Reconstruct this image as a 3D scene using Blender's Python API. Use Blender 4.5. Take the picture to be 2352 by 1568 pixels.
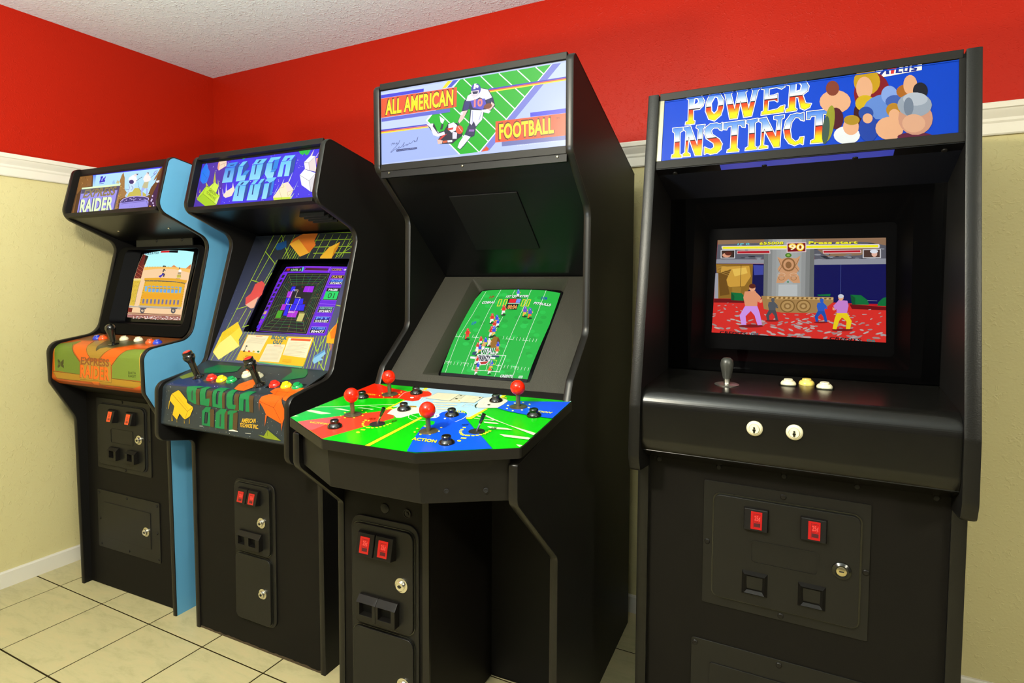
import bpy, bmesh, math, random
from math import sin, cos, pi, hypot, atan2, radians
from mathutils import Vector, Matrix, Euler
from mathutils.geometry import tessellate_polygon

for _o in list(bpy.data.objects):
    bpy.data.objects.remove(_o, do_unlink=True)
random.seed(7)
SC = bpy.context.scene
COL = SC.collection

# ------------------------------------------------------------------ camera, world, lamps, exposure
cam_d = bpy.data.cameras.new('camera')
cam = bpy.data.objects.new('camera', cam_d)
COL.objects.link(cam)
_f, _ppx, _ppy = 1381.64, 1123.29, 721.403          # focal length and principal point for a 2352 x 1568 frame
cam_d.sensor_fit = 'HORIZONTAL'
cam_d.sensor_width = 36.0
cam_d.lens = 36.0 * _f / 2352.0
cam_d.shift_x = (1176.0 - _ppx) / 2352.0
cam_d.shift_y = (_ppy - 784.0) / 2352.0
cam_d.clip_start = 0.02
_yaw, _pit, _rol = 0.486817, -0.049812, 0.00269287
_fw = Vector((-sin(_yaw) * cos(_pit), cos(_yaw) * cos(_pit), sin(_pit)))
_rt = Vector((cos(_yaw), sin(_yaw), 0))
_up = _rt.cross(_fw)
_r3 = _rt * cos(_rol) + _up * sin(_rol)
_u3 = -_rt * sin(_rol) + _up * cos(_rol)
_m = Matrix((_r3, _u3, -_fw)).transposed().to_4x4()
_m.translation = Vector((2.98247, -2.31352, 1.28922))
cam.matrix_world = _m
SC.camera = cam

SC.view_settings.view_transform = 'Standard'
SC.view_settings.look = 'None'
SC.view_settings.gamma = 1.0
SC.view_settings.use_curve_mapping = False
SC.view_settings.exposure = -0.2
SC.cycles.use_denoising = True
SC.cycles.max_bounces = 6
SC.cycles.sample_clamp_indirect = 6.0

world = bpy.data.worlds.new('world')
SC.world = world
world.use_nodes = True
_bg = world.node_tree.nodes['Background']
_bg.inputs['Color'].default_value = (1.0, 0.94, 0.82, 1)
_bg.inputs['Strength'].default_value = WORLD_STRENGTH = 0.22


def lamp(name, loc, radius, power, color):
    d = bpy.data.lights.new(name, 'POINT')
    d.shadow_soft_size = radius
    d.energy = power
    d.color = color
    o = bpy.data.objects.new(name, d)
    o.location = loc
    COL.objects.link(o)
    return o


lamp('ceiling_lamp_light', (2.1, -2.25, 2.0), 0.09, 175, (1.0, 0.93, 0.74))
lamp('added_right_fill', (4.9, -2.9, 2.2), 0.13, 135, (1.0, 0.93, 0.74))  # unseen lamp, added as fill for the right-hand side
_d = bpy.data.lights.new('added_ceiling_fill', 'AREA')      # unseen fill lamp pointing up, added to brighten the ceiling
_d.shape = 'DISK'
_d.size = 0.4
_d.energy = 104
_d.color = (0.86, 0.97, 1.0)
_o = bpy.data.objects.new('added_ceiling_fill', _d)
_o.location = (1.9, -2.7, 1.0)
_o.rotation_euler = (pi, 0, 0)
COL.objects.link(_o)

# ------------------------------------------------------------------ materials
def lin(h):
    h = h.lstrip('#')
    r = []
    for i in (0, 2, 4):
        c = int(h[i:i + 2], 16) / 255.0
        r.append(c / 12.92 if c <= 0.04045 else ((c + 0.055) / 1.055) ** 2.4)
    return (r[0], r[1], r[2], 1.0)


def mat(name, color, rough=0.5, metal=0.0, spec=0.5, bump=None, coat=0.0, vary=None):
    """Principled material; bump = (scale, strength, distance), vary = (scale, hex of second colour)"""
    m = bpy.data.materials.new(name)
    m.use_nodes = True
    nt = m.node_tree
    b = nt.nodes['Principled BSDF']
    b.inputs['Base Color'].default_value = lin(color)
    b.inputs['Roughness'].default_value = rough
    b.inputs['Metallic'].default_value = metal
    b.inputs['Specular IOR Level'].default_value = spec
    b.inputs['Coat Weight'].default_value = coat
    b.inputs['Coat Roughness'].default_value = 0.12
    tc = nt.nodes.new('ShaderNodeTexCoord')
    if vary:
        n = nt.nodes.new('ShaderNodeTexNoise')
        n.inputs['Scale'].default_value = vary[0]
        n.inputs['Detail'].default_value = 5
        nt.links.new(tc.outputs['Object'], n.inputs['Vector'])
        mx = nt.nodes.new('ShaderNodeMix')
        mx.data_type = 'RGBA'
        mx.inputs[6].default_value = lin(color)
        mx.inputs[7].default_value = lin(vary[1])
        nt.links.new(n.outputs['Fac'], mx.inputs[0])
        nt.links.new(mx.outputs[2], b.inputs['Base Color'])
    if bump:
        n = nt.nodes.new('ShaderNodeTexNoise')
        n.inputs['Scale'].default_value = bump[0]
        n.inputs['Detail'].default_value = 4
        nt.links.new(tc.outputs['Object'], n.inputs['Vector'])
        bp = nt.nodes.new('ShaderNodeBump')
        bp.inputs['Strength'].default_value = bump[1]
        bp.inputs['Distance'].default_value = bump[2]
        nt.links.new(n.outputs['Fac'], bp.inputs['Height'])
        nt.links.new(bp.outputs['Normal'], b.inputs['Normal'])
    return m


def plaster(name, color, rough, spec, scale, strength, dist, thresh=0.5, col2=None):
    """Painted wall with a trowelled, spattered texture in relief"""
    m = bpy.data.materials.new(name)
    m.use_nodes = True
    nt = m.node_tree
    N, L = nt.nodes, nt.links
    b = N['Principled BSDF']
    b.inputs['Base Color'].default_value = lin(color)
    b.inputs['Roughness'].default_value = rough
    b.inputs['Specular IOR Level'].default_value = spec
    tc = N.new('ShaderNodeTexCoord')
    n1 = N.new('ShaderNodeTexNoise')
    n1.inputs['Scale'].default_value = scale
    n1.inputs['Detail'].default_value = 3
    n1.inputs['Distortion'].default_value = 1.6
    L.new(tc.outputs['Object'], n1.inputs['Vector'])
    rp = N.new('ShaderNodeValToRGB')
    rp.color_ramp.elements[0].position = thresh
    rp.color_ramp.elements[1].position = thresh + 0.10
    L.new(n1.outputs['Fac'], rp.inputs['Fac'])
    n2 = N.new('ShaderNodeTexNoise')
    n2.inputs['Scale'].default_value = scale * 3.1
    n2.inputs['Detail'].default_value = 3
    L.new(tc.outputs['Object'], n2.inputs['Vector'])
    ad = N.new('ShaderNodeMath')
    ad.operation = 'MULTIPLY_ADD'
    ad.inputs[1].default_value = 0.5
    L.new(n2.outputs['Fac'], ad.inputs[0])
    L.new(rp.outputs['Color'], ad.inputs[2])
    bp = N.new('ShaderNodeBump')
    bp.inputs['Strength'].default_value = strength
    bp.inputs['Distance'].default_value = dist
    L.new(ad.outputs['Value'], bp.inputs['Height'])
    L.new(bp.outputs['Normal'], b.inputs['Normal'])
    if col2:
        mx = N.new('ShaderNodeMix')
        mx.data_type = 'RGBA'
        mx.inputs[6].default_value = lin(color)
        mx.inputs[7].default_value = lin(col2)
        n3 = N.new('ShaderNodeTexNoise')
        n3.inputs['Scale'].default_value = 2.2
        L.new(tc.outputs['Object'], n3.inputs['Vector'])
        L.new(n3.outputs['Fac'], mx.inputs[0])
        L.new(mx.outputs[2], b.inputs['Base Color'])
    return m


def tile_material():
    m = bpy.data.materials.new('stone_tile')
    m.use_nodes = True
    nt = m.node_tree
    N, L = nt.nodes, nt.links
    b = N['Principled BSDF']
    b.inputs['Roughness'].default_value = 0.42
    b.inputs['Specular IOR Level'].default_value = 0.35
    tc = N.new('ShaderNodeTexCoord')
    oi = N.new('ShaderNodeObjectInfo')
    va = N.new('ShaderNodeVectorMath')
    va.operation = 'MULTIPLY_ADD'
    va.inputs[1].default_value = (7.3, 5.1, 0)
    L.new(oi.outputs['Location'], va.inputs[0])
    L.new(tc.outputs['Object'], va.inputs[2])
    mp = N.new('ShaderNodeMapping')
    mp.inputs['Rotation'].default_value = (0, 0, 0.75)
    mp.inputs['Scale'].default_value = (5.0, 15.0, 5.0)
    L.new(va.outputs['Vector'], mp.inputs['Vector'])
    n = N.new('ShaderNodeTexNoise')
    n.inputs['Scale'].default_value = 1.0
    n.inputs['Detail'].default_value = 8
    n.inputs['Roughness'].default_value = 0.74
    n.inputs['Distortion'].default_value = 0.4
    L.new(mp.outputs['Vector'], n.inputs['Vector'])
    rp = N.new('ShaderNodeValToRGB')
    cr_ = rp.color_ramp
    cr_.elements[0].position = 0.30
    cr_.elements[0].color = lin(TILE_A)
    cr_.elements[1].position = 0.72
    cr_.elements[1].color = lin(TILE_C)
    e = cr_.elements.new(0.5)
    e.color = lin(TILE_B)
    L.new(n.outputs['Fac'], rp.inputs['Fac'])
    L.new(rp.outputs['Color'], b.inputs['Base Color'])
    bp = N.new('ShaderNodeBump')
    bp.inputs['Strength'].default_value = 0.25
    bp.inputs['Distance'].default_value = 0.002
    L.new(n.outputs['Fac'], bp.inputs['Height'])
    L.new(bp.outputs['Normal'], b.inputs['Normal'])
    return m


TILE_A, TILE_B, TILE_C = 'A39A72', 'B6AC82', 'C0AF84'


def print_material(name, lit, rough=0.35, coat=0.0, tint=1.0, spec=0.3):
    """Flat print: the colour comes from the shapes' own attribute; lit = strength of the lamp or tube behind it"""
    m = bpy.data.materials.new(name)
    m.use_nodes = True
    nt = m.node_tree
    b = nt.nodes['Principled BSDF']
    at = nt.nodes.new('ShaderNodeVertexColor')
    at.layer_name = 'ink'
    b.inputs['Roughness'].default_value = rough
    b.inputs['Coat Weight'].default_value = coat
    b.inputs['Coat Roughness'].default_value = 0.1
    b.inputs['Specular IOR Level'].default_value = spec
    if lit > 0:
        b.inputs['Base Color'].default_value = (0.012, 0.012, 0.014, 1)
        nt.links.new(at.outputs['Color'], b.inputs['Emission Color'])
        b.inputs['Emission Strength'].default_value = lit
    else:
        mx = nt.nodes.new('ShaderNodeMix')       # how strongly the ink is laid on its dark film
        mx.data_type = 'RGBA'
        mx.inputs[0].default_value = tint
        mx.inputs[6].default_value = (0.0, 0.0, 0.0, 1)
        nt.links.new(at.outputs['Color'], mx.inputs[7])
        nt.links.new(mx.outputs[2], b.inputs['Base Color'])
    return m


def glass_material(name, tint, rough=0.02, refl=1.0):
    m = bpy.data.materials.new(name)
    m.use_nodes = True
    nt = m.node_tree
    N, L = nt.nodes, nt.links
    out = N['Material Output']
    N.remove(N['Principled BSDF'])
    tr = N.new('ShaderNodeBsdfTransparent')
    tr.inputs['Color'].default_value = lin(tint)
    gl = N.new('ShaderNodeBsdfGlossy')
    gl.inputs['Roughness'].default_value = rough
    fr = N.new('ShaderNodeFresnel')
    fr.inputs['IOR'].default_value = 1.45
    mu = N.new('ShaderNodeMath')
    mu.operation = 'MULTIPLY'
    mu.inputs[1].default_value = refl
    L.new(fr.outputs['Fac'], mu.inputs[0])
    mx = N.new('ShaderNodeMixShader')
    L.new(mu.outputs['Value'], mx.inputs['Fac'])
    L.new(tr.outputs['BSDF'], mx.inputs[1])
    L.new(gl.outputs['BSDF'], mx.inputs[2])
    L.new(mx.outputs['Shader'], out.inputs['Surface'])
    return m


def glow_material(name, color, strength):
    m = mat(name, '200404', 0.3)
    b = m.node_tree.nodes['Principled BSDF']
    b.inputs['Emission Color'].default_value = lin(color)
    b.inputs['Emission Strength'].default_value = strength
    return m


M_RED = plaster('red_wall_paint', 'A61B06', 0.45, 0.14, 62, 0.22, 0.004, 0.58)
M_CREAM = plaster('cream_wall_paint', 'CDC392', 0.55, 0.25, 42, 0.28, 0.005, 0.58, 'C7BC89')
M_CEIL = plaster('textured_ceiling_paint', 'E2ECF2', 0.8, 0.2, 40, 0.4, 0.007, 0.53)
M_WHITE = mat('white_trim_paint', 'DAD5C9', 0.4, spec=0.4)
M_GROUT = mat('grout', '2A220F', 0.95, spec=0.1)
M_TILE = tile_material()
M_VINYL = mat('black_vinyl', '110F0D', 0.52, spec=0.1, bump=(420, 0.25, 0.0006), vary=(9, '14120F'))
M_VINYL_DK = mat('black_side_vinyl', '100F0E', 0.5, spec=0.2, bump=(420, 0.25, 0.0006))
M_TMOLD = mat('black_plastic_edging', '151310', 0.35, spec=0.3, bump=(260, 0.12, 0.0005))
M_TMOLD_G = mat('grained_plastic_edging', '12110E', 0.36, spec=0.28, bump=(330, 0.25, 0.0009))
M_PLAST = mat('black_plastic', '110F0D', 0.42, spec=0.25, bump=(600, 0.15, 0.0004))
M_BEZEL = mat('dark_bezel_plastic', '060608', 0.55, spec=0.05)
M_GRAIN = mat('grained_grey_bezel_plastic', '2C2A24', 0.55, spec=0.3, bump=(520, 0.6, 0.0015), vary=(700, '38362E'))
M_STEEL_BLK = mat('black_powder_coated_steel', '151412', 0.38, spec=0.25, bump=(700, 0.2, 0.0004))
M_GLOSS = mat('glossy_black_paint', '14140F', 0.22, spec=0.5)
M_SPEAK = mat('black_speaker_board', '070708', 0.3, spec=0.28, bump=(300, 0.08, 0.0004))
M_GRILLE = mat('black_grille', '0A0A0B', 0.5, spec=0.2, bump=(900, 0.3, 0.0006))
M_MESH = mat('speaker_cloth', '0C0F1A', 0.6, spec=0.25, bump=(900, 0.5, 0.001))
M_CHROME = mat('chrome', 'D8D4C8', 0.18, metal=1.0)
M_BRASS = mat('worn_nickel', 'C9BE98', 0.25, metal=1.0)
M_DARK = mat('dark_void', '050505', 0.7)
M_BLUE = mat('blue_side_paint', '5C9CC4', 0.42, spec=0.25, vary=(3, '5695BD'))
M_RETAIN = mat('black_marquee_edging', '14120F', 0.5, spec=0.2)
M_GREYMET = mat('bare_metal_strip', '7C7864', 0.3, metal=0.8)
M_BALL = mat('red_ball_plastic', 'DC2008', 0.2, spec=0.4)
M_BLACKBTN = mat('black_button_plastic', '121210', 0.15, spec=0.5, coat=0.3)
M_REDB = mat('red_button_plastic', 'E0281C', 0.2, coat=0.3)
M_YELB = mat('yellow_button_plastic', 'F2D21A', 0.2, coat=0.3)
M_GRNB = mat('green_button_plastic', '12904A', 0.2, coat=0.3)
M_WHTB = mat('cream_button_plastic', 'EDE6C6', 0.25, coat=0.2)
M_BLUB = mat('blue_button_plastic', '2B3FBE', 0.2, coat=0.3)
M_ORGB = mat('orange_button_plastic', 'F4561E', 0.2, coat=0.3)
M_YLCR = mat('pale_yellow_button_plastic', 'E9CF6A', 0.25, coat=0.2)
M_CLEAR = glass_material('clear_acrylic', 'D8DCD8', 0.05, 1.6)
M_SMOKE = glass_material('smoked_monitor_glass', 'C8C8CA', 0.03, 0.25)
M_REDLIT = glow_material('red_lit_window', 'FF1A14', 0.72)
M_ORGLIT = glow_material('orange_lit_window', 'FF5A1E', 1.1)
M_MARQ = print_material('backlit_marquee_print', 1.2, 0.3, spec=0.12)
M_FILM = print_material('unlit_marquee_print', 0.0, 0.3, 0.0, 0.52, 0.1)
M_SCREEN = print_material('screen_picture', 1.15, 0.3, spec=0.1)
M_SCREEN_S = print_material('screen_picture_behind_smoked_glass', 3.5, 0.4, spec=0.1)
M_INK = print_material('glossy_overlay_print', 0.0, 0.3, 0.08, 0.86)
M_BZP = print_material('bezel_art_print', 0.0, 0.3, 0.05, 0.62)
M_INKD = print_material('semi_gloss_print', 0.0, 0.35, 0.0, 0.8)

# ------------------------------------------------------------------ mesh helpers


def link(name, bm, m, parent=None, label=None, smooth=None, bevel=0.0, seg=2):
    """Turn a bmesh into ONE mesh object"""
    me = bpy.data.meshes.new(name)
    bmesh.ops.recalc_face_normals(bm, faces=bm.faces)
    bm.to_mesh(me)
    bm.free()
    ms = m if isinstance(m, (list, tuple)) else [m]
    for x in ms:
        me.materials.append(x)
    o = bpy.data.objects.new(name, me)
    COL.objects.link(o)
    if parent:
        o.parent = parent
    if label:
        o['label'] = label
    if bevel:
        md = o.modifiers.new('bevel', 'BEVEL')
        md.width = bevel
        md.segments = seg
        md.limit_method = 'ANGLE'
        md.angle_limit = radians(40)
    if smooth is not None:
        me.shade_smooth()
        me.set_sharp_from_angle(angle=radians(smooth))
    return o


def copy_to(o, parent, loc, rot=None):
    """Copy a part and its own sub-parts under another parent; mesh data stays shared"""
    c = o.copy()
    COL.objects.link(c)
    c.parent = parent
    c.location = loc
    if rot is not None:
        c.rotation_euler = rot
    for k in o.children:
        d = k.copy()
        COL.objects.link(d)
        d.parent = c
    return c


def hexa(bm, b, t):
    """Solid from a bottom and a top ring of points"""
    n = len(b)
    vb = [bm.verts.new(p) for p in b]
    vt = [bm.verts.new(p) for p in t]
    fs = [bm.faces.new(vb[::-1]), bm.faces.new(vt)]
    for i in range(n):
        j = (i + 1) % n
        bm.faces.new((vb[i], vb[j], vt[j], vt[i]))
    big = [f for f in fs if len(f.verts) > 4]
    for f in big:
        f.normal_update()
    if big:
        bmesh.ops.triangulate(bm, faces=big)


def box(bm, x0, x1, y0, y1, z0, z1):
    hexa(bm, [(x0, y0, z0), (x1, y0, z0), (x1, y1, z0), (x0, y1, z0)],
         [(x0, y0, z1), (x1, y0, z1), (x1, y1, z1), (x0, y1, z1)])


def prism(bm, yz, x0, x1):
    """Extrude a polygon of (y, z) points along x"""
    hexa(bm, [(x0, y, z) for y, z in yz], [(x1, y, z) for y, z in yz])


def rounded(pts, n=6, closed=True):
    """Polygon corners (a, b, radius) -> rounded outline"""
    out = []
    N = len(pts)
    for i, p in enumerate(pts):
        r = p[2] if len(p) > 2 else 0
        P = Vector(p[:2])
        if r <= 0 or (not closed and i in (0, N - 1)):
            out.append((P.x, P.y))
            continue
        A = Vector(pts[i - 1][:2]) - P
        B = Vector(pts[(i + 1) % N][:2]) - P
        la, lb = A.length, B.length
        A.normalize()
        B.normalize()
        ang = math.acos(max(-1, min(1, A.dot(B))))
        t = min(r / math.tan(ang / 2), la * 0.49, lb * 0.49)
        rr = t * math.tan(ang / 2)
        c = P + (A + B).normalized() * (rr / sin(ang / 2))
        a0 = atan2(*(P + A * t - c).yx)
        a1 = atan2(*(P + B * t - c).yx)
        d = (a1 - a0 + pi) % (2 * pi) - pi
        for k in range(n + 1):
            a = a0 + d * k / n
            out.append((c.x + rr * cos(a), c.y + rr * sin(a)))
    return out


def offset_line(line, d):
    """Shift an open polyline of (y, z) sideways by d (to the left of its direction)"""
    out = []
    for i in range(len(line)):
        a = Vector(line[max(i - 1, 0)])
        b = Vector(line[min(i + 1, len(line) - 1)])
        t = (b - a).normalized()
        out.append((line[i][0] - t.y * d, line[i][1] + t.x * d))
    return out


def strip(bm, line, x0, x1, thick):
    """Sheet following a (y, z) polyline, thick on its left side"""
    o = offset_line(line, thick)
    n = len(line)
    for i in range(n - 1):
        a, b, c, d = line[i], line[i + 1], o[i + 1], o[i]
        hexa(bm, [(x0,) + a, (x0,) + b, (x0,) + c, (x0,) + d], [(x1,) + a, (x1,) + b, (x1,) + c, (x1,) + d])
    bmesh.ops.remove_doubles(bm, verts=bm.verts, dist=1e-6)
    seen = {}
    for f in list(bm.faces):
        k = tuple(sorted(v.index for v in f.verts)) if False else frozenset(f.verts)
        seen.setdefault(k, []).append(f)
    dead = [f for fs in seen.values() if len(fs) > 1 for f in fs]
    if dead:
        bmesh.ops.delete(bm, geom=dead, context='FACES_ONLY')


def rrect(x0, x1, z0, z1, r, n=5):
    return rounded([(x0, z0, r), (x1, z0, r), (x1, z1, r), (x0, z1, r)], n)


def plate(bm, outline, y0, y1):
    """Upright plate from an (x, z) outline, between y0 (front) and y1 (back)"""
    hexa(bm, [(x, y0, z) for x, z in outline], [(x, y1, z) for x, z in outline])


def ring_plate(bm, outer, inner, y0, y1):
    """Upright frame between two outlines of equal count"""
    n = len(outer)
    V = []
    for o, y in ((outer, y0), (inner, y0), (inner, y1), (outer, y1)):
        V.append([bm.verts.new((x, y, z)) for x, z in o])
    for k in range(4):
        a, b = V[k], V[(k + 1) % 4]
        for i in range(n):
            j = (i + 1) % n
            bm.faces.new((a[i], a[j], b[j], b[i]))


def lathe(bm, prof, seg=24):
    """Spin (radius, height) about +z"""
    rings = []
    for r, h in prof:
        if r < 1e-6:
            rings.append([bm.verts.new((0, 0, h))])
        else:
            rings.append([bm.verts.new((r * cos(2 * pi * k / seg), r * sin(2 * pi * k / seg), h)) for k in range(seg)])
    for a, b in zip(rings, rings[1:]):
        for k in range(seg):
            j = (k + 1) % seg
            vs = []
            for v in (a[k % len(a)], a[j % len(a)], b[j % len(b)], b[k % len(b)]):
                if v not in vs:
                    vs.append(v)
            if len(vs) > 2:
                bm.faces.new(vs)


def lathe_obj(name, prof, m, parent, loc=(0, 0, 0), rot=(0, 0, 0), seg=24, label=None):
    bm = bmesh.new()
    lathe(bm, prof, seg)
    o = link(name, bm, m, parent, label, smooth=35)
    o.location = loc
    o.rotation_euler = rot
    return o


# ------------------------------------------------------------------ flat prints
GRID = 0.03


def faceted(x, x0, h):
    """((x - x0) / h) squared, straight between the lines of a grid so that every print layer shares the same facets"""
    k = math.floor(x / GRID + 1e-6)
    a, c = ((k * GRID - x0) / h) ** 2, (((k + 1) * GRID - x0) / h) ** 2
    return a + (c - a) * (x / GRID - k)


class Surf:
    """A printed surface: a (y, z) polyline swept along x; u runs along x, v along the line.
    bulge = (u0, v0, half width, half height, depth) makes the shallow dome of a picture tube."""

    def __init__(s, line, bulge=None):
        s.line = line
        s.bulge = bulge
        s.acc = [0.0]
        for a, b in zip(line, line[1:]):
            s.acc.append(s.acc[-1] + hypot(b[0] - a[0], b[1] - a[1]))

    def at(s, u, v, off):
        i = 0
        while i < len(s.acc) - 2 and v > s.acc[i + 1]:
            i += 1
        a, b = s.line[i], s.line[i + 1]
        L = s.acc[i + 1] - s.acc[i]
        t = (v - s.acc[i]) / L
        dy, dz = (b[0] - a[0]) / L, (b[1] - a[1]) / L
        ny, nz = (-dz, dy) if -dz < 0 or (abs(dz) < 1e-9 and dy > 0) else (dz, -dy)
        if s.bulge:
            u0, v0, hu, hv, dep = s.bulge
            off += dep * (1 - 0.5 * faceted(u, u0, hu) - 0.5 * faceted(v, v0, hv))
        return (u, a[0] + dy * (v - s.acc[i]) + ny * off, a[1] + dz * (v - s.acc[i]) + nz * off)


_glyphs = {}


def glyph_mesh(text, bold):
    """Filled outline of a line of text in the built-in font, scaled to a unit box"""
    k = (text, bold)
    if k not in _glyphs:
        cu = bpy.data.curves.new('lettering', 'FONT')
        cu.body = text
        cu.resolution_u = 3
        cu.offset = bold
        cu.space_character = 1 + 1.6 * bold
        o = bpy.data.objects.new('lettering', cu)
        COL.objects.link(o)
        dg = bpy.context.evaluated_depsgraph_get()
        dg.update()
        me = o.evaluated_get(dg).to_mesh()
        vs = [(v.co.x, v.co.y) for v in me.vertices]
        fs = [tuple(p.vertices) for p in me.polygons]
        o.evaluated_get(dg).to_mesh_clear()
        bpy.data.objects.remove(o)
        bpy.data.curves.remove(cu)
        xs = [v[0] for v in vs]
        x0, x1 = min(xs), max(xs)
        top = 0.695
        _glyphs[k] = ([((x - x0) / (x1 - x0), y / top) for x, y in vs], fs)
    return _glyphs[k]


def ink_of(w):
    if len(w) == 6:
        return lin(w)
    r, g, b_ = INKS[int(w)]
    return lin('%02x%02x%02x' % (r, g, b_))


def clip_poly(poly, f):
    """Part of a convex polygon where f >= 0"""
    out = []
    for i in range(len(poly)):
        p, q = poly[i - 1], poly[i]
        fp, fq = f(p), f(q)
        if (fp >= 0) != (fq >= 0):
            t = fp / (fp - fq)
            out.append((p[0] + (q[0] - p[0]) * t, p[1] + (q[1] - p[1]) * t))
        if fq >= 0:
            out.append(q)
    return out


# chrome lettering from head to foot: (fraction, colour arriving, colour leaving)
CHROME = [(-0.5, lin('3C74DC'), lin('3C74DC')), (0.0, lin('3C74DC'), lin('3C74DC')), (0.22, lin('7AA2EA'), lin('7AA2EA')),
          (0.47, lin('F2F2FA'), lin('281420')), (0.505, lin('281420'), lin('C83018')), (0.62, lin('F05018'), lin('F05018')),
          (0.78, lin('F8B814'), lin('F8C814')), (1.0, lin('FCE414'), lin('FCE414')), (1.6, lin('FCE414'), lin('FCE414'))]


def make_print(name, data, surf, m, parent, base=0.0, label=None, cuts=(), step=None, clip=None):
    """data: lines of 'p ink u v u v ...' (polygon), 'l ink width u v ...' (stroke), 'L' closed stroke,
    'e ink n ...' (ellipse: centre and two half axes), 't ink bold ox oy xx xy yx yy|TEXT',
    'g ink1 ink2 ...' (polygon fading from top to foot), 'c ...' (chrome letter: foot line, head line, outline);
    ink is a number in the INKS table, lengths are in 0.1 mm"""
    bm = bmesh.new()
    ink = bm.loops.layers.float_color.new('ink')
    rows = [r for r in data.strip().split('\n') if r.strip()]
    step_off = min(0.00002, 0.0022 / max(1, len(rows)))

    def face(pts, off, col):
        vs = [bm.verts.new((x, y, off)) for x, y in pts]
        try:
            f = bm.faces.new(vs)
        except ValueError:
            return
        for i, lp in enumerate(f.loops):
            lp[ink] = col[i] if isinstance(col, list) else col

    def poly(pts, off, col):
        if len(pts) == 3:
            face(pts, off, col)
            return
        for t in tessellate_polygon([[Vector((x, y, 0)) for x, y in pts]]):
            face([pts[i] for i in t], off, [col[i] for i in t] if isinstance(col, list) else col)

    for li, row in enumerate(rows):
        off = step_off * (li + 1)
        head, _, text = row.partition('|')
        w = head.split()
        if w[0] == 'p':
            c = [float(x) * 1e-4 for x in w[2:]]
            poly(list(zip(c[::2], c[1::2])), off, ink_of(w[1]))
        elif w[0] == 'g':
            c = [float(x) * 1e-4 for x in w[3:]]
            pts = list(zip(c[::2], c[1::2]))
            vs = [p[1] for p in pts]
            v0, v1 = min(vs), max(vs)
            A, B = ink_of(w[1]), ink_of(w[2])
            cl = []
            for p in pts:
                f = (p[1] - v0) / (v1 - v0)
                cl.append(tuple(B[i] * (1 - f) + A[i] * f for i in range(4)))
            poly(pts, off, cl)
        elif w[0] == 'e':
            n = int(w[2])
            c = [float(x) * 1e-4 for x in w[3:]]
            face([(c[0] + c[2] * cos(2 * pi * k / n) + c[4] * sin(2 * pi * k / n), c[1] + c[3] * cos(2 * pi * k / n) + c[5] * sin(2 * pi * k / n)) for k in range(n)], off, ink_of(w[1]))
        elif w[0] == 'c':
            c = [float(x) * 1e-4 for x in w[1:]]
            P = list(zip(c[::2], c[1::2]))
            (fa, fb, ha, hb), P = P[:4], P[4:]

            def frac(p):
                s_ = (p[0] - fa[0]) / (fb[0] - fa[0])
                lo_, hi_ = fa[1] + (fb[1] - fa[1]) * s_, ha[1] + (hb[1] - ha[1]) * s_
                return (hi_ - p[1]) / (hi_ - lo_)
            tris = [[P[i] for i in t] for t in tessellate_polygon([[Vector((x, y, 0)) for x, y in P]])]
            for k in range(len(CHROME) - 1):
                f0, f1 = CHROME[k][0], CHROME[k + 1][0]
                c0, c1 = CHROME[k][2], CHROME[k + 1][1]
                for t in tris:
                    r = clip_poly(clip_poly(t, lambda p: frac(p) - f0), lambda p: f1 - frac(p))
                    if len(r) < 3:
                        continue
                    cl = []
                    for p in r:
                        m_ = min(1, max(0, (frac(p) - f0) / (f1 - f0)))
                        cl.append(tuple(c0[i] + (c1[i] - c0[i]) * m_ for i in range(4)))
                    face(r, off, cl)
        elif w[0] in 'lL':
            wd = float(w[2]) * 0.5e-4
            c = [float(x) * 1e-4 for x in w[3:]]
            pts = list(zip(c[::2], c[1::2]))
            if w[0] == 'L':
                pts = pts + pts[:1]
            col = ink_of(w[1])
            for k, (a, b) in enumerate(zip(pts, pts[1:])):
                d = Vector((b[0] - a[0], b[1] - a[1]))
                if d.length < 1e-6:
                    continue
                d.normalize()
                e = d * (wd * 0.8 if len(pts) > 2 else 0)
                nx, ny = -d.y * wd, d.x * wd
                a2, b2 = (a[0] - e.x, a[1] - e.y), (b[0] + e.x, b[1] + e.y)
                face([(a2[0] + nx, a2[1] + ny), (a2[0] - nx, a2[1] - ny), (b2[0] - nx, b2[1] - ny), (b2[0] + nx, b2[1] + ny)], off + (k % 2) * step_off * 0.3, col)
        elif w[0] == 't':
            ox, oy, ax, ay, bx, by = [float(x) * 1e-4 for x in w[3:9]]
            gv, gf = glyph_mesh(text, float(w[2]))
            col = ink_of(w[1])
            P = [(ox + ax * x + bx * y, oy + ay * x + by * y) for x, y in gv]
            for f in gf:
                face([P[i] for i in f], off, col)
    if clip:      # trim the print to its sheet, a convex outline in (u, v)
        cx_, cy_ = sum(p[0] for p in clip) / len(clip), sum(p[1] for p in clip) / len(clip)
        for (ax, ay), (bx_, by_) in zip(clip, clip[1:] + clip[:1]):
            no = Vector((by_ - ay, ax - bx_, 0)).normalized()
            if no.dot(Vector((cx_ - ax, cy_ - ay, 0))) > 0:
                no = -no
            bmesh.ops.bisect_plane(bm, geom=bm.verts[:] + bm.edges[:] + bm.faces[:], plane_co=(ax, ay, 0), plane_no=no, dist=1e-7, clear_outer=True)
    if step:
        us = [v.co.x for v in bm.verts]
        vs = [v.co.y for v in bm.verts]
        k = math.ceil(min(us) / step)
        cu, cv = [], []
        while k * step < max(us):
            cu.append(k * step)
            k += 1
        k = math.ceil(min(vs) / step)
        while k * step < max(vs):
            cv.append(k * step)
            k += 1
    else:
        cu, cv = [], list(cuts)
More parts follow.
